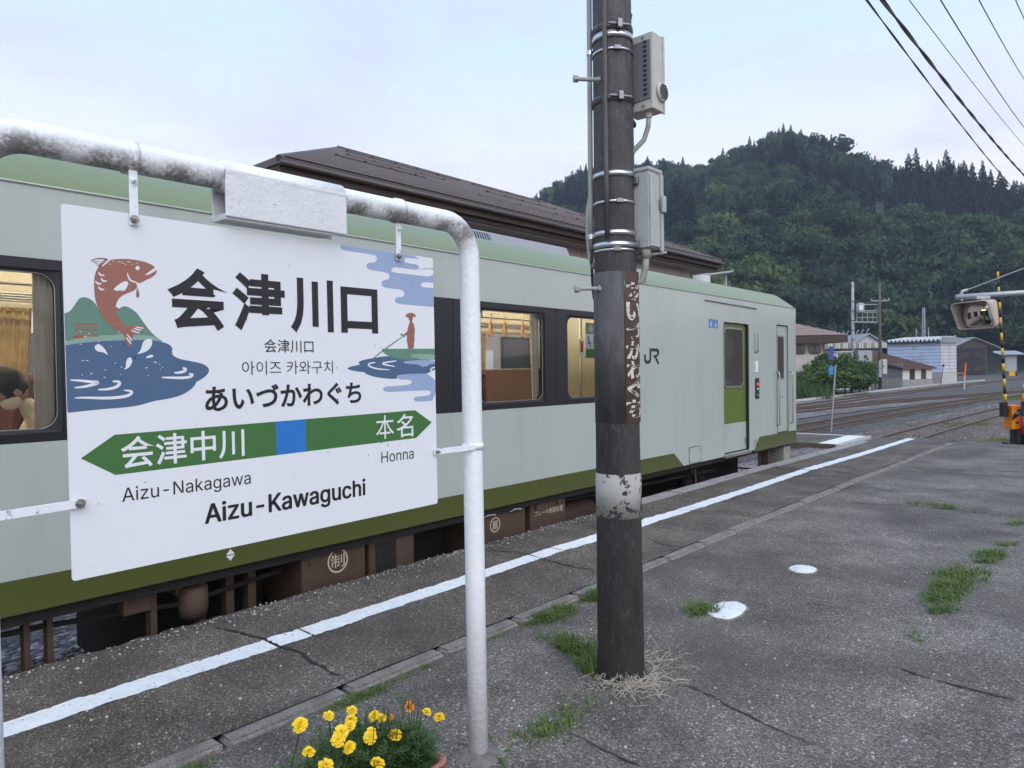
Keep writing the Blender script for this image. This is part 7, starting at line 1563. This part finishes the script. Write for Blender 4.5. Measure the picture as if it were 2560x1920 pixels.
b.add(vs, [(j*(G+1)+i, j*(G+1)+i+1, (j+1)*(G+1)+i+1, (j+1)*(G+1)+i) for j in range(G) for i in range(G)]); b.build('mirror_face', 'mirror_face', mir, smooth=True)
b = MB(); rows_ = []
for k, (s_, d) in enumerate(((.3, -.16), (.85, -.14), (1.0, -.08), (1.04, .0), (1.04, .045), (.985, .045), (.975, -.02))): rows_.append([MP(u*s_, v*s_, d+(0 if k < 3 or v < -.05 else (.11 if k in (4, 5) else 0)*min(1, max(0, (v+.05)/.2)))) for u, v in out_])
b.add([p_ for r_ in rows_ for p_ in r_], [(k*n+i, k*n+(i+1) % n, (k+1)*n+(i+1) % n, (k+1)*n+i) for k in range(len(rows_)-1) for i in range(n)]+[tuple(range(n))]); b.build('hood', 'mirror_shell', mir, smooth=math.radians(50))
arm0, arm1 = pD(*c6(1588, 232), MD)-mc_, pD(*c6(2330, 183), MD)-mc_
b = MB(); b.tube([arm0, arm1, arm1+Vector((_rt.x, _rt.y, 0))*.25], .052, 16); b.build('arm', 'galv', mir, smooth=math.radians(40))
b = MB(); am_ = pD(*c6(1820, 215), MD)-mc_; b.obox(am_-Vector((0, 0, .045)), rx, dx_, Vector((0, 0, 1)), .13, .06, .03); b.obox(am_-Vector((0, 0, .09)), rx, dx_, Vector((0, 0, 1)), .05, .05, .05); b.build('bracket', 'galv', mir, bevel=.006)
b = MB(); c0_, c1_ = pD(*c6(1635, 265), MD)-mc_, pD(*c6(1635, 180), MD)-mc_; b.tube([c0_, c1_], .03, 10); b.tube([c1_, pD(*c6(1690, 165), MD)-mc_], .028, 8); b.build('stay_clamp', 'galv', mir)
b = MB(); b.tube([pD(*c6(1685, 165), MD)-mc_, pD(*c6(2330, -80), MD)-mc_], .008, 6); b.build('stay_wire', 'galv', mir)
px2 = pD(*c6(2330, 183), MD)+Vector((_rt.x, _rt.y, 0))*.25-mc_; b = MB(); b.tube([px2+Vector((0, 0, .9)), px2+Vector((0, 0, -(mc_.z+px2.z)+.0-.12))], .075, 16); b.build('post', 'galv', mir, smooth=math.radians(40))
# ------------------------------------------------------------------ overhead cables
def cable(name, a, b_, Da, Db, r, label, twist=0, m='cable_grey', sag=.25, seed=0):
    A, B = pD(*a, Da), pD(*b_, Db); d = B-A; A = A-d*.35; B = B+d*.5; P = []; n = 120 if twist else 40
    t = thing(name, tuple(A), label, 'cable', 'overhead cables')
    for k in range(1+twist):
        path = []
        for i in range(n+1):
            t_ = i/n; p = A.lerp(B, t_)+Vector((0, 0, -sag*4*t_*(1-t_)+sag*4*.2*.8))
            if twist: ph = t_*70+k*PI; p += Vector((0, 0, 1))*r*1.1*math.sin(ph)+_rt*r*1.1*math.cos(ph)
            path.append(p-A)
        b = MB(); b.tube(path, r, 6); b.build('strand', m, t, smooth=True)
mat('cable_grey', (.10, .095, .085), .7, var=.15); mat('cable_thin', (.16, .145, .17), .6, var=.1)
w6 = lambda x, y: (2060+x/3.318, y/3.318)
cable('overhead_cable', w6(350, 0), w6(1659, 1650), 9, 24, .008, 'thin twisted pair overhead cable, leftmost of the wires', 1, sag=.35)
cable('overhead_cable', w6(480, 0), w6(1659, 1440), 9, 22, .0145, 'thick bundled overhead cable, second wire from the left', 1, sag=.3)
cable('overhead_cable', w6(705, 0), w6(1659, 1200), 11, 26, .0075, 'thin single overhead wire, third from the left', 0, 'cable_thin', .2)
cable('overhead_cable', w6(965, 0), w6(1659, 1045), 10, 22, .010, 'single overhead wire, fourth from the left', 0, 'cable_thin', .25)
cable('overhead_cable', w6(1285, 0), w6(1659, 650), 10, 18, .0085, 'single overhead wire, fifth from the left', 0, 'cable_thin', .1)
cable('overhead_cable', w6(1590, 0), w6(1659, 150), 10, 12, .008, 'short overhead wire crossing the upper right corner', 0, 'cable_thin', .02)

# thin supply wires across the yard
for i, (a, c, da, dc, lab) in enumerate(((c6(632, 105), (1700, 690), 71, 46, 'faint supply wire from the concrete pole back towards the station'), (c6(632, 120), (1690, 702), 71, 46, 'lower faint supply wire from the concrete pole towards the station'), (c6(900, 370), c6(2260, 640), 70, 60, 'faint sagging wire from the wooden pole across the hill foot'), (c6(900, 280), c6(1280, 420), 70, 98, 'faint wire from the wooden pole to the lattice mast'))):
    A, B = pD(*a, da), pD(*c, dc); t = thing('supply_wire', tuple(A), lab, 'wire', 'faint wires across the yard'); b = MB(); b.tube([A.lerp(B, k/16)-A-Vector((0, 0, .9*4*(k/16)*(1-k/16))) for k in range(17)], .022, 5); b.build('strand', 'cable_black', t)
# ------------------------------------------------------------------ wooded hill
foliage('wood_leaf', (.012, .036, .018), (.056, .100, .036), .25, .65, .25)
foliage('wood_leaf_light', (.050, .095, .032), (.10, .155, .046), .3, .65, .25)
foliage('cedar_leaf', (.010, .027, .021), (.024, .048, .030), .15, .7, .3)
foliage('shrub_leaf', (.045, .090, .024), (.11, .165, .045), .3, .6, 1.2)
foliage('reed_leaf', (.05, .095, .03), (.09, .15, .05), .35, .6, .8)
mat('bark', (.060, .050, .042), .9, var=.3, scale=4, stretch=(3, 3, .7))
mat('forest_floor', (.030, .035, .020), .95, var=.4, scale=.2)
mat('cliff_rock', (.22, .20, .19), .9, var=.35, scale=.5, bump=.5, bscale=2)
SIL = [(700, 470), (900, 450), (1080, 440), (1150, 428), (1200, 395), (1240, 378), (1280, 358), (1340, 345), (1390, 345), (1440, 345), (1480, 350), (1520, 352), (1560, 325), (1600, 305), (1650, 285), (1690, 270), (1710, 268), (1740, 283), (1790, 290), (1850, 318), (1900, 345), (1935, 358), (1975, 352), (2045, 350), (2090, 358), (2130, 370), (2160, 385), (2212, 400), (2400, 440), (2700, 520)]
AZ, EL = [], []
for x, y in SIL:
    d = ray(x*K, y*K); AZ.append(math.atan2(d.x, d.y)); EL.append(d.z/math.hypot(d.x, d.y))
AZ = [AZ[0]-.6, AZ[0]-.25]+AZ+[AZ[-1]+.3, AZ[-1]+.8]; EL = [.03, .09]+EL+[.10, .03]
xs0 = np.array(AZ)
def r_ridge(az): return float(np.interp(az, [AZ[0], math.atan2(*ray(1480*K, 350*K)[:2]), math.atan2(*ray(1700*K, 270*K)[:2]), AZ[-1]], [430, 400, 330, 300]))
def r_foot(az): return float(np.interp(az, [AZ[0], math.atan2(*ray(1480*K, 350*K)[:2]), math.atan2(*ray(1750*K, 270*K)[:2]), AZ[-1]], [150, 150, 172, 185]))
def hill_z(az, r):
    el = float(np.interp(az, AZ, EL)); R1, R0 = r_ridge(az), r_foot(az); H_ = el*R1-8.5
    t_ = (r-R0)/(R1-R0)
    if t_ <= 0: return YARDZ-.2
    s_ = t_**.92 if t_ < 1 else max(0, 1-.5*(t_-1))
    x, y = r*math.sin(az), r*math.cos(az)
    return YARDZ+H_*s_+9*mnoise.noise(Vector((x*.012, y*.012, 3)))*min(1, t_*2)*max(0, min(1, (1.1-t_)*3))
na, nr = 90, 46; b = MB()
az_ = np.linspace(AZ[0], AZ[-1], na); 
for a in az_:
    R0, R1 = r_foot(a), r_ridge(a)
    for j in range(nr): r = R0-3+(R1*1.25-R0)*j/(nr-1); b.v.append((r*math.sin(a), r*math.cos(a), hill_z(a, r)))
b.f += [(i*nr+j, (i+1)*nr+j, (i+1)*nr+j+1, i*nr+j+1) for i in range(na-1) for j in range(nr-1)]
struct(b.build('hill', 'forest_floor', smooth=True))
# a bare cliff patch on the left flank
# --- tree shapes
def crown_mesh(name, seed, lobes, per, card, flat=.8, m='wood_leaf', spread=.72):
    r = np.random.RandomState(seed); V = []; F = []
    for _ in range(lobes):
        while True:
            c_ = r.uniform(-1, 1, 3)
            if np.dot(c_, c_) < 1 and c_[2] > -.55: break
        c_ = c_*spread*np.array([1, 1, flat]); rad = r.uniform(.26, .46)
        nrm = r.normal(size=(per, 3)); nrm /= np.linalg.norm(nrm, axis=1)[:, None]; nrm[:, 2] = np.abs(nrm[:, 2])*.9-.15*r.rand(per)*2
        p = c_+nrm*rad*r.uniform(.45, 1.28, (per, 1))*np.array([1, 1, .8])
        up = nrm+r.normal(size=(per, 3))*.55; up /= np.linalg.norm(up, axis=1)[:, None]
        t_ = np.cross(up, r.normal(size=(per, 3))); t_ /= np.linalg.norm(t_, axis=1)[:, None]; s_ = np.cross(up, t_); sz = card*r.uniform(.5, 1.2, (per, 1))
        k = len(V)*1
        q = np.stack([p-t_*sz-s_*sz*.55, p+t_*sz*.2-s_*sz*.7, p+t_*sz+s_*sz*.3, p-t_*sz*.3+s_*sz*.75], 1).reshape(-1, 3)
        V.append(q)
    V = np.concatenate(V); n = len(V)//4
    me = bpy.data.meshes.new(name); me.from_pydata(V.tolist(), [], [(4*i, 4*i+1, 4*i+2, 4*i+3) for i in range(n)]); me.materials.append(MATS[m]); return me
def cedar_mesh(name, seed, layers=34, per=13, m='cedar_leaf', rbase=.21):
    r = np.random.RandomState(seed); V = []; F = []
    for i in range(layers):
        t_ = i/layers; z = .10+.90*t_; rad = rbase*(1-t_)**.80*r.uniform(.78, 1.15)+.006
        for j in range(int(per*(1-.55*t_))+3):
            a = r.uniform(0, 2*PI); L_ = rad*r.uniform(.6, 1.15); d = np.array([math.cos(a), math.sin(a), 0]); s_ = np.array([-d[1], d[0], 0]); w_ = L_*.30+.006; up = np.array([0, 0, 1])
            p0 = d*L_*.12+up*(z+.02); p1 = d*L_*.62+up*(z+.004); p2 = d*L_+up*(z-.030*(1-t_)+r.uniform(-.01, .012)); k = len(V)
            V += [p0, p1-s_*w_+up*r.uniform(-.012, .012), p2, p1+s_*w_+up*r.uniform(-.012, .012)]; F.append((k, k+1, k+2, k+3))
            if r.rand() < .6:
                V += [p1, p1+d*L_*.2-up*.028, p2-up*.02, p1+d*L_*.35]; F.append((k+4, k+5, k+6, k+7))
    me = bpy.data.meshes.new(name); me.from_pydata([tuple(v) for v in V], [], F); me.materials.append(MATS[m]); return me
def trunk_mesh(name, h, r0_, limbs, seed):
    r = random.Random(seed); b = MB(); b.tube([(0, 0, -.05*h), (.01, 0, h*.5), (0, .01, h)], [r0_, r0_*.7, r0_*.3], 7)
    for _ in range(limbs):
        z = h*r.uniform(.35, .9); a = r.uniform(0, 2*PI); L_ = h*r.uniform(.35, .6); b.tube([(0, 0, z), (math.cos(a)*L_*.5, math.sin(a)*L_*.5, z+L_*.25), (math.cos(a)*L_, math.sin(a)*L_, z+L_*.6)], [r0_*.4, r0_*.25, r0_*.1], 5, False)
    me = b.mesh(name); me.materials.append(MATS['bark']); return me
BL = [crown_mesh('crown', 100+i, (13, 17, 22)[i], (140, 110, 90)[i], .082, (1.1, .85, .7)[i], 'wood_leaf', (.7, .82, .92)[i]) for i in range(3)]
BLL = [crown_mesh('crown', 140+i, 18, 110, .085, .78, 'wood_leaf_light', .80) for i in range(2)]
CE = [cedar_mesh('crown', 200+i, rbase=.19+.03*i) for i in range(3)]
BT = trunk_mesh('trunk', 1.0, .06, 6, 1); CT = trunk_mesh('trunk', .9, .016, 0, 2)
# --- the mass of the wood: one object, trees set on points
forest_src = bpy.data.collections.new('wood_sources')
for i, me in enumerate(BL+BLL+CE): o = bpy.data.objects.new('w%02d' % i, me); forest_src.objects.link(o)
rng = random.Random(77); P_, KD, SCL, ROT = [], [], [], []
a_r0 = math.atan2(*ray(1930*K, 300*K)[:2])
def place_tree(a, r, cedar, k=1.0):
    z = hill_z(a, r); x, y = r*math.sin(a), r*math.cos(a)
    if cedar: h = rng.uniform(11, 16.5)*k; KD.append(5+rng.randrange(3)); SCL.append((h*rng.uniform(.85, 1.15), h*rng.uniform(.85, 1.15), h)); P_.append((x, y, z-.6))
    else:
        R_ = rng.uniform(3.9, 6.6)*k; light = mnoise.noise(Vector((x*.02, y*.02, 9))) > .18 or rng.random() < .07
        KD.append(3+rng.randrange(2) if light else rng.randrange(3)); SCL.append((R_, R_*rng.uniform(.85, 1.15), R_*rng.uniform(1.05, 1.5))); P_.append((x, y, z+R_*.8))
    ROT.append((rng.uniform(-.06, .06), rng.uniform(-.06, .06), rng.uniform(0, 6.28)))
a_lo, a_hi = math.atan2(*ray(760*K, 400*K)[:2]), math.atan2(*ray(2560*K, 400*K)[:2])
grid = []
r = 150.0
while r < 470:
    a = a_lo-.05
    step = 7.4 if r > 240 else 8.8
    while a < a_hi+.12:
        aa = a+rng.uniform(-.5, .5)*step/r; rr = r+rng.uniform(-.5, .5)*step*.95; a += step/r
        t_ = (rr-r_foot(aa))/(r_ridge(aa)-r_foot(aa))
        if t_ < .0 or t_ > 1.03: continue
        x, y = rr*math.sin(aa), rr*math.cos(aa); nz = mnoise.noise(Vector((x*.016, y*.016, 21)))
        right = aa > a_r0
        cedar = (right and t_ > .66 and nz > -.35) or (nz > .04 and .22 < t_ < .88) or rng.random() < .05
        place_tree(aa, rr, cedar, 1.0 if t_ > .5 else 1.28)
    r += step*.95
for _ in range(420):
    aa = rng.uniform(a_lo, a_hi+.1); t_ = rng.uniform(.86, 1.0); rr = r_foot(aa)+(r_ridge(aa)-r_foot(aa))*t_; place_tree(aa, rr, aa > a_r0 or rng.random() < .15, .85)
pm = bpy.data.meshes.new('forest'); pm.from_pydata(P_, [], [])
at_ = pm.attributes.new('kd', 'INT', 'POINT'); at_.data.foreach_set('value', KD)
for nm_, dat in (('scl', SCL), ('rot', ROT)):
    at_ = pm.attributes.new(nm_, 'FLOAT_VECTOR', 'POINT'); at_.data.foreach_set('vector', [c for v in dat for c in v])
fo = bpy.data.objects.new('forest', pm); COL.objects.link(fo); tag(fo, 'dense dark green mixed wood covering the hillside', 'forest', kind='stuff')
ng = bpy.data.node_groups.new('forest', 'GeometryNodeTree'); ng.interface.new_socket('Geometry', in_out='INPUT', socket_type='NodeSocketGeometry'); ng.interface.new_socket('Geometry', in_out='OUTPUT', socket_type='NodeSocketGeometry')
gn = ng.nodes; gi, go = gn.new('NodeGroupInput'), gn.new('NodeGroupOutput'); ip = gn.new('GeometryNodeInstanceOnPoints'); ci = gn.new('GeometryNodeCollectionInfo')
ci.inputs['Collection'].default_value = forest_src; ci.inputs['Separate Children'].default_value = True; ci.inputs['Reset Children'].default_value = True; ip.inputs['Pick Instance'].default_value = True
def nattr(n_, t_): q = gn.new('GeometryNodeInputNamedAttribute'); q.data_type = t_; q.inputs[0].default_value = n_; return q.outputs[0]
ng.links.new(gi.outputs[0], ip.inputs['Points']); ng.links.new(ci.outputs[0], ip.inputs['Instance']); ng.links.new(nattr('kd', 'INT'), ip.inputs['Instance Index']); ng.links.new(nattr('rot', 'FLOAT_VECTOR'), ip.inputs['Rotation']); ng.links.new(nattr('scl', 'FLOAT_VECTOR'), ip.inputs['Scale']); ng.links.new(ip.outputs[0], go.inputs[0])
fo.modifiers.new('wood', 'NODES').node_group = ng
# --- trees one can tell apart: the cedars on the skyline and the big crowns at the foot
def tree_thing(name, crown, trunk, loc, s, label, group, cat, rz, th=1.0):
    t = thing(name, loc, label, cat, group, rz)
    c_ = link('crown', crown, None, t); c_.location = (0, 0, 0 if 'cedar' in name else s[2]*.95); c_.scale = s
    k = link('trunk', trunk, None, t); k.scale = (s[2]*(1 if 'cedar' in name else .9),)*3
ORD = ['first', 'second', 'third', 'fourth', 'fifth', 'sixth', 'seventh', 'eighth', 'ninth', 'tenth', 'eleventh', 'twelfth', 'thirteenth', 'fourteenth']
CED = [(1692, 265, 9), (1708, 268, 8), (1962, 330, 15), (1978, 318, 18), (2012, 348, 13), (2044, 322, 19), (2060, 345, 13), (2082, 345, 14), (2100, 350, 14), (2122, 345, 16), (2140, 365, 12), (2168, 380, 12), (2190, 388, 12), (2206, 392, 12), (1935, 358, 10), (1890, 335, 9)]
xrank = {i: sorted(range(2, 16), key=lambda k: CED[k][0]).index(i) for i in range(2, 16)}
for i, (x, y, s_) in enumerate(CED):
    d = ray(x*K, y*K); az0 = math.atan2(d.x, d.y); r = r_ridge(az0)*(.99 if i < 2 else .955); zt = CAM_H+d.z/math.hypot(d.x, d.y)*r; zg = hill_z(az0, r)-.4; h = max(8, zt-zg)
    lab = ('left one of two small cedars crowning the hilltop', 'right one of two small cedars crowning the hilltop')[i] if i < 2 else 'cedar on the right-hand skyline, %s from the left of its row' % ORD[xrank[i]]
    tree_thing('cedar_tree', CE[i % 3], CT, (r*math.sin(az0), r*math.cos(az0), zg), (h*.95, h*.95, h), lab, 'cedars on the skyline', 'tree', i*1.3)
LBL = ['rounded tree low on the hill just right of the station roof end', 'wide tree low on the hill above the tank on the station side', 'rounded tree low on the hill above the railcar front', 'small tree at the hill foot above the beige house roof', 'small tree at the hill foot behind the utility poles', 'rounded tree on the low slope right of the wooden utility pole', 'big pale crown on the low slope above the radio mast', 'big dark crown on the low slope left of the barrier boom', 'pale crown on the low slope right of the barrier boom', 'small dark tree at the hill foot behind the engine shed', 'full dark crown on the slope above the railcar roof end', 'full dark crown on the slope above the utility pole tops', 'small pale tree at the hill foot right of the mirror']
for i, (x, y, R_, lt) in enumerate([(1640, 575, 4.2, 0), (1560, 600, 4.6, 1), (1745, 640, 3.6, 1), (1800, 690, 3.2, 0), (1880, 700, 3.0, 0), (1960, 660, 3.8, 1), (2030, 620, 4.6, 1), (2120, 600, 4.8, 0), (2190, 640, 4.4, 1), (2040, 700, 3.2, 0), (1700, 590, 4.6, 0), (1850, 620, 4.2, 0), (2160, 700, 3.2, 1)]):
    d = ray(x*K, y*K); az0 = math.atan2(d.x, d.y); R0 = r_foot(az0)
    best = min(np.linspace(R0-4, r_ridge(az0), 200), key=lambda q: abs(hill_z(az0, q)+R_*1.3-(CAM_H+d.z/math.hypot(d.x, d.y)*q)))
    tree_thing('broadleaf_tree', (BLL if lt else BL)[i % 2], BT, (best*math.sin(az0), best*math.cos(az0), hill_z(az0, best)-.3), (R_*1.1, R_*1.1, R_*1.2), LBL[i], 'broadleaf trees low on the hill', 'tree', i*.9)
# small pale tree and bushes right of the engine shed
q0 = pZ(*c6(2010, 930), YARDZ)
NS = [crown_mesh('crown', 300+i, 20, 90, .075, .9, 'shrub_leaf') for i in range(3)]
d_ = Vector((q0.x, q0.y)); d_ = d_*(1+12/d_.length); tree_thing('garden_tree', BLL[0], BT, (d_.x, d_.y, YARDZ), (3.9, 3.6, 4.2), 'pale green young tree behind the notice shelter and engine shed', None, 'tree', .4)
d2 = Vector((q0.x, q0.y))*1.22+Vector((_rt.x, _rt.y))*6; tree_thing('garden_tree', BLL[1], BT, (d2.x, d2.y, YARDZ), (4.6, 4.6, 4.4), 'broad green tree at the right edge behind the notice shelter', None, 'tree', 1.4)
# shrubs in front of the beige house
def shrub(xc, yc, D, R_, label, k, squash=1.0):
    c_ = pD(*c6(xc, yc), D); t = thing('shrub', (c_.x, c_.y, YARDZ), label, 'shrub', 'shrubs beside the yard')
    h_ = c_.z-YARDZ; o = link('foliage', NS[k % 3], None, t); o.location = (0, 0, h_*.62); o.scale = (R_, R_, max(.6, h_*.62)*squash); o.rotation_euler = (0, 0, k*1.7)
    o = link('stems', BT, None, t); o.scale = (h_*.6,)*3
for i, (x, y, D, R_, lab) in enumerate([(350, 795, 64, 1.9, 'dark rounded shrub against the beige house wall'), (470, 815, 62, 2.0, 'green shrub behind the blue arrow marker'), (620, 800, 61, 2.2, 'tallest leafy shrub left of the grey switch cabinet'), (690, 890, 59.5, 1.5, 'broad yellow-green shrub below the switch cabinet'), (560, 900, 58, 2.4, 'wide leafy shrub in the middle of the thicket'), (700, 1010, 60, 1.1, 'low shrub at the right end of the thicket'), (430, 940, 57, 2.2, 'leafy shrub rising out of the tall grass'), (280, 870, 60, 1.8, 'shrub beside the railcar front and house wall')]): shrub(x, y, D, R_, lab, i, 1.15)
g = MB(); r = random.Random(9)
for i in range(900):
    x, y = r.uniform(20, 420), r.gauss(1130, 18)
    q = pZ(*c6(x, min(1175, max(1085, y))), YARDZ); blades(g, q.x, q.y, YARDZ, r.uniform(1.2, 2.6)*(1-.45*abs(x-150)/300), 4, .25, .022, r, 1.0)
o = g.build('tall_grass', 'reed_leaf', fixn=False); tag(o, 'clump of tall arching green grass beside the railcar front', 'tall grass', kind='stuff')
g = MB()
def ygrass(x0, x1, y0, y1, n, h, z=YARDZ):
    for i in range(n):
        q = pZ(*c6(r.uniform(x0, x1), r.uniform(y0, y1)), z)
        if mnoise.noise(Vector((q.x*1.2, q.y*.5, 0))) > -.15: blades(g, q.x, q.y, z, h*r.uniform(.5, 1.2), 4, .12, .010, r, .8)
ygrass(1840, 2110, 1545, 1590, 700, .10, -.98); ygrass(1450, 1900, 1390, 1420, 260, .08, -1.0); ygrass(1650, 2212, 1140, 1180, 900, .16); ygrass(1100, 1500, 1285, 1320, 200, .08); ygrass(400, 800, 1110, 1150, 500, .2); ygrass(1960, 2300, 900, 950, 700, .9)
o = g.build('verge_grass', 'grass_green', fixn=False); tag(o, 'thin green grass between the tracks and along the yard', 'grass', kind='stuff')
# ballast stones, near and beyond the train
def stones(name, regions, label):
    rs = np.random.RandomState(5); shapes = []
    for i in range(8):
        bm = bmesh.new(); bmesh.ops.create_icosphere(bm, subdivisions=1, radius=1); v = np.array([list(q.co) for q in bm.verts]); v *= rs.uniform(.55, 1.2, (len(v), 1)); f = [[q.index for q in fc.verts] for fc in bm.faces]; bm.free(); shapes.append((v*np.array([1, .8, .6]), np.array(f)))
    VV, FF = [], []; k = 0
    for (fx, n, s0, s1, z) in regions:
        for i in range(n):
            x, y = fx(rs); v, f = shapes[rs.randint(8)]; a = rs.uniform(0, 6.28); c_, s_ = math.cos(a), math.sin(a); R_ = np.array([[c_, -s_, 0], [s_, c_, 0], [0, 0, 1]])
            VV.append(v@R_.T*rs.uniform(s0, s1)+np.array([x, y, z+rs.uniform(-.005, .02)])); FF.append(f+k); k += len(v)
    V_, F_ = np.concatenate(VV), np.concatenate(FF); me = bpy.data.meshes.new(name); me.from_pydata(V_.tolist(), [], F_.tolist()); o = link(name, me, 'stone_mix'); tag(o, label, 'ballast', kind='stuff')
m = mat('stone_mix', (.19, .158, .135), .9, var=.6, scale=7)
t1x = lambda y: float(np.interp(y, [p[1] for p in T1], [p[0] for p in T1]))
def far_reg(rs):
    y = 23+rs.rand()**1.6*30; return t1x(y)+rs.uniform(-1.6, 3.3), y
stones('ballast_stones', [(lambda rs: (rs.uniform(-7.4, -4.32), rs.uniform(.2, 4.2)), 5200, .018, .042, YARDZ+.03), (far_reg, 13000, .022, .048, YARDZ+.055), (lambda rs: (rs.uniform(-7, -4.3), rs.uniform(4.2, 13)), 3500, .02, .042, YARDZ+.03)], 'grey brown ballast stones lying between and beside the rails')
# a heap of ballast against the far rail, seen under the railcar
# ------------------------------------------------------------------ evening haze in the valley
hz_ = MB().box(-960, 960, -960, 960, YARDZ-1.2, 175).build('haze', None); tag(hz_, 'thin bluish evening haze filling the valley', 'haze', kind='stuff')
hm_ = bpy.data.materials.new('haze'); hm_.use_nodes = True; hn = hm_.node_tree; hn.nodes.remove(hn.nodes['Principled BSDF']); pv = hn.nodes.new('ShaderNodeVolumePrincipled'); pv.inputs['Color'].default_value = (.72, .84, 1.0, 1); pv.inputs['Density'].default_value = .00036; pv.inputs['Anisotropy'].default_value = .2
hn.links.new(pv.outputs[0], hn.nodes['Material Output'].inputs['Volume']); hz_.data.materials.append(hm_)
hz_.display_type = 'WIRE'
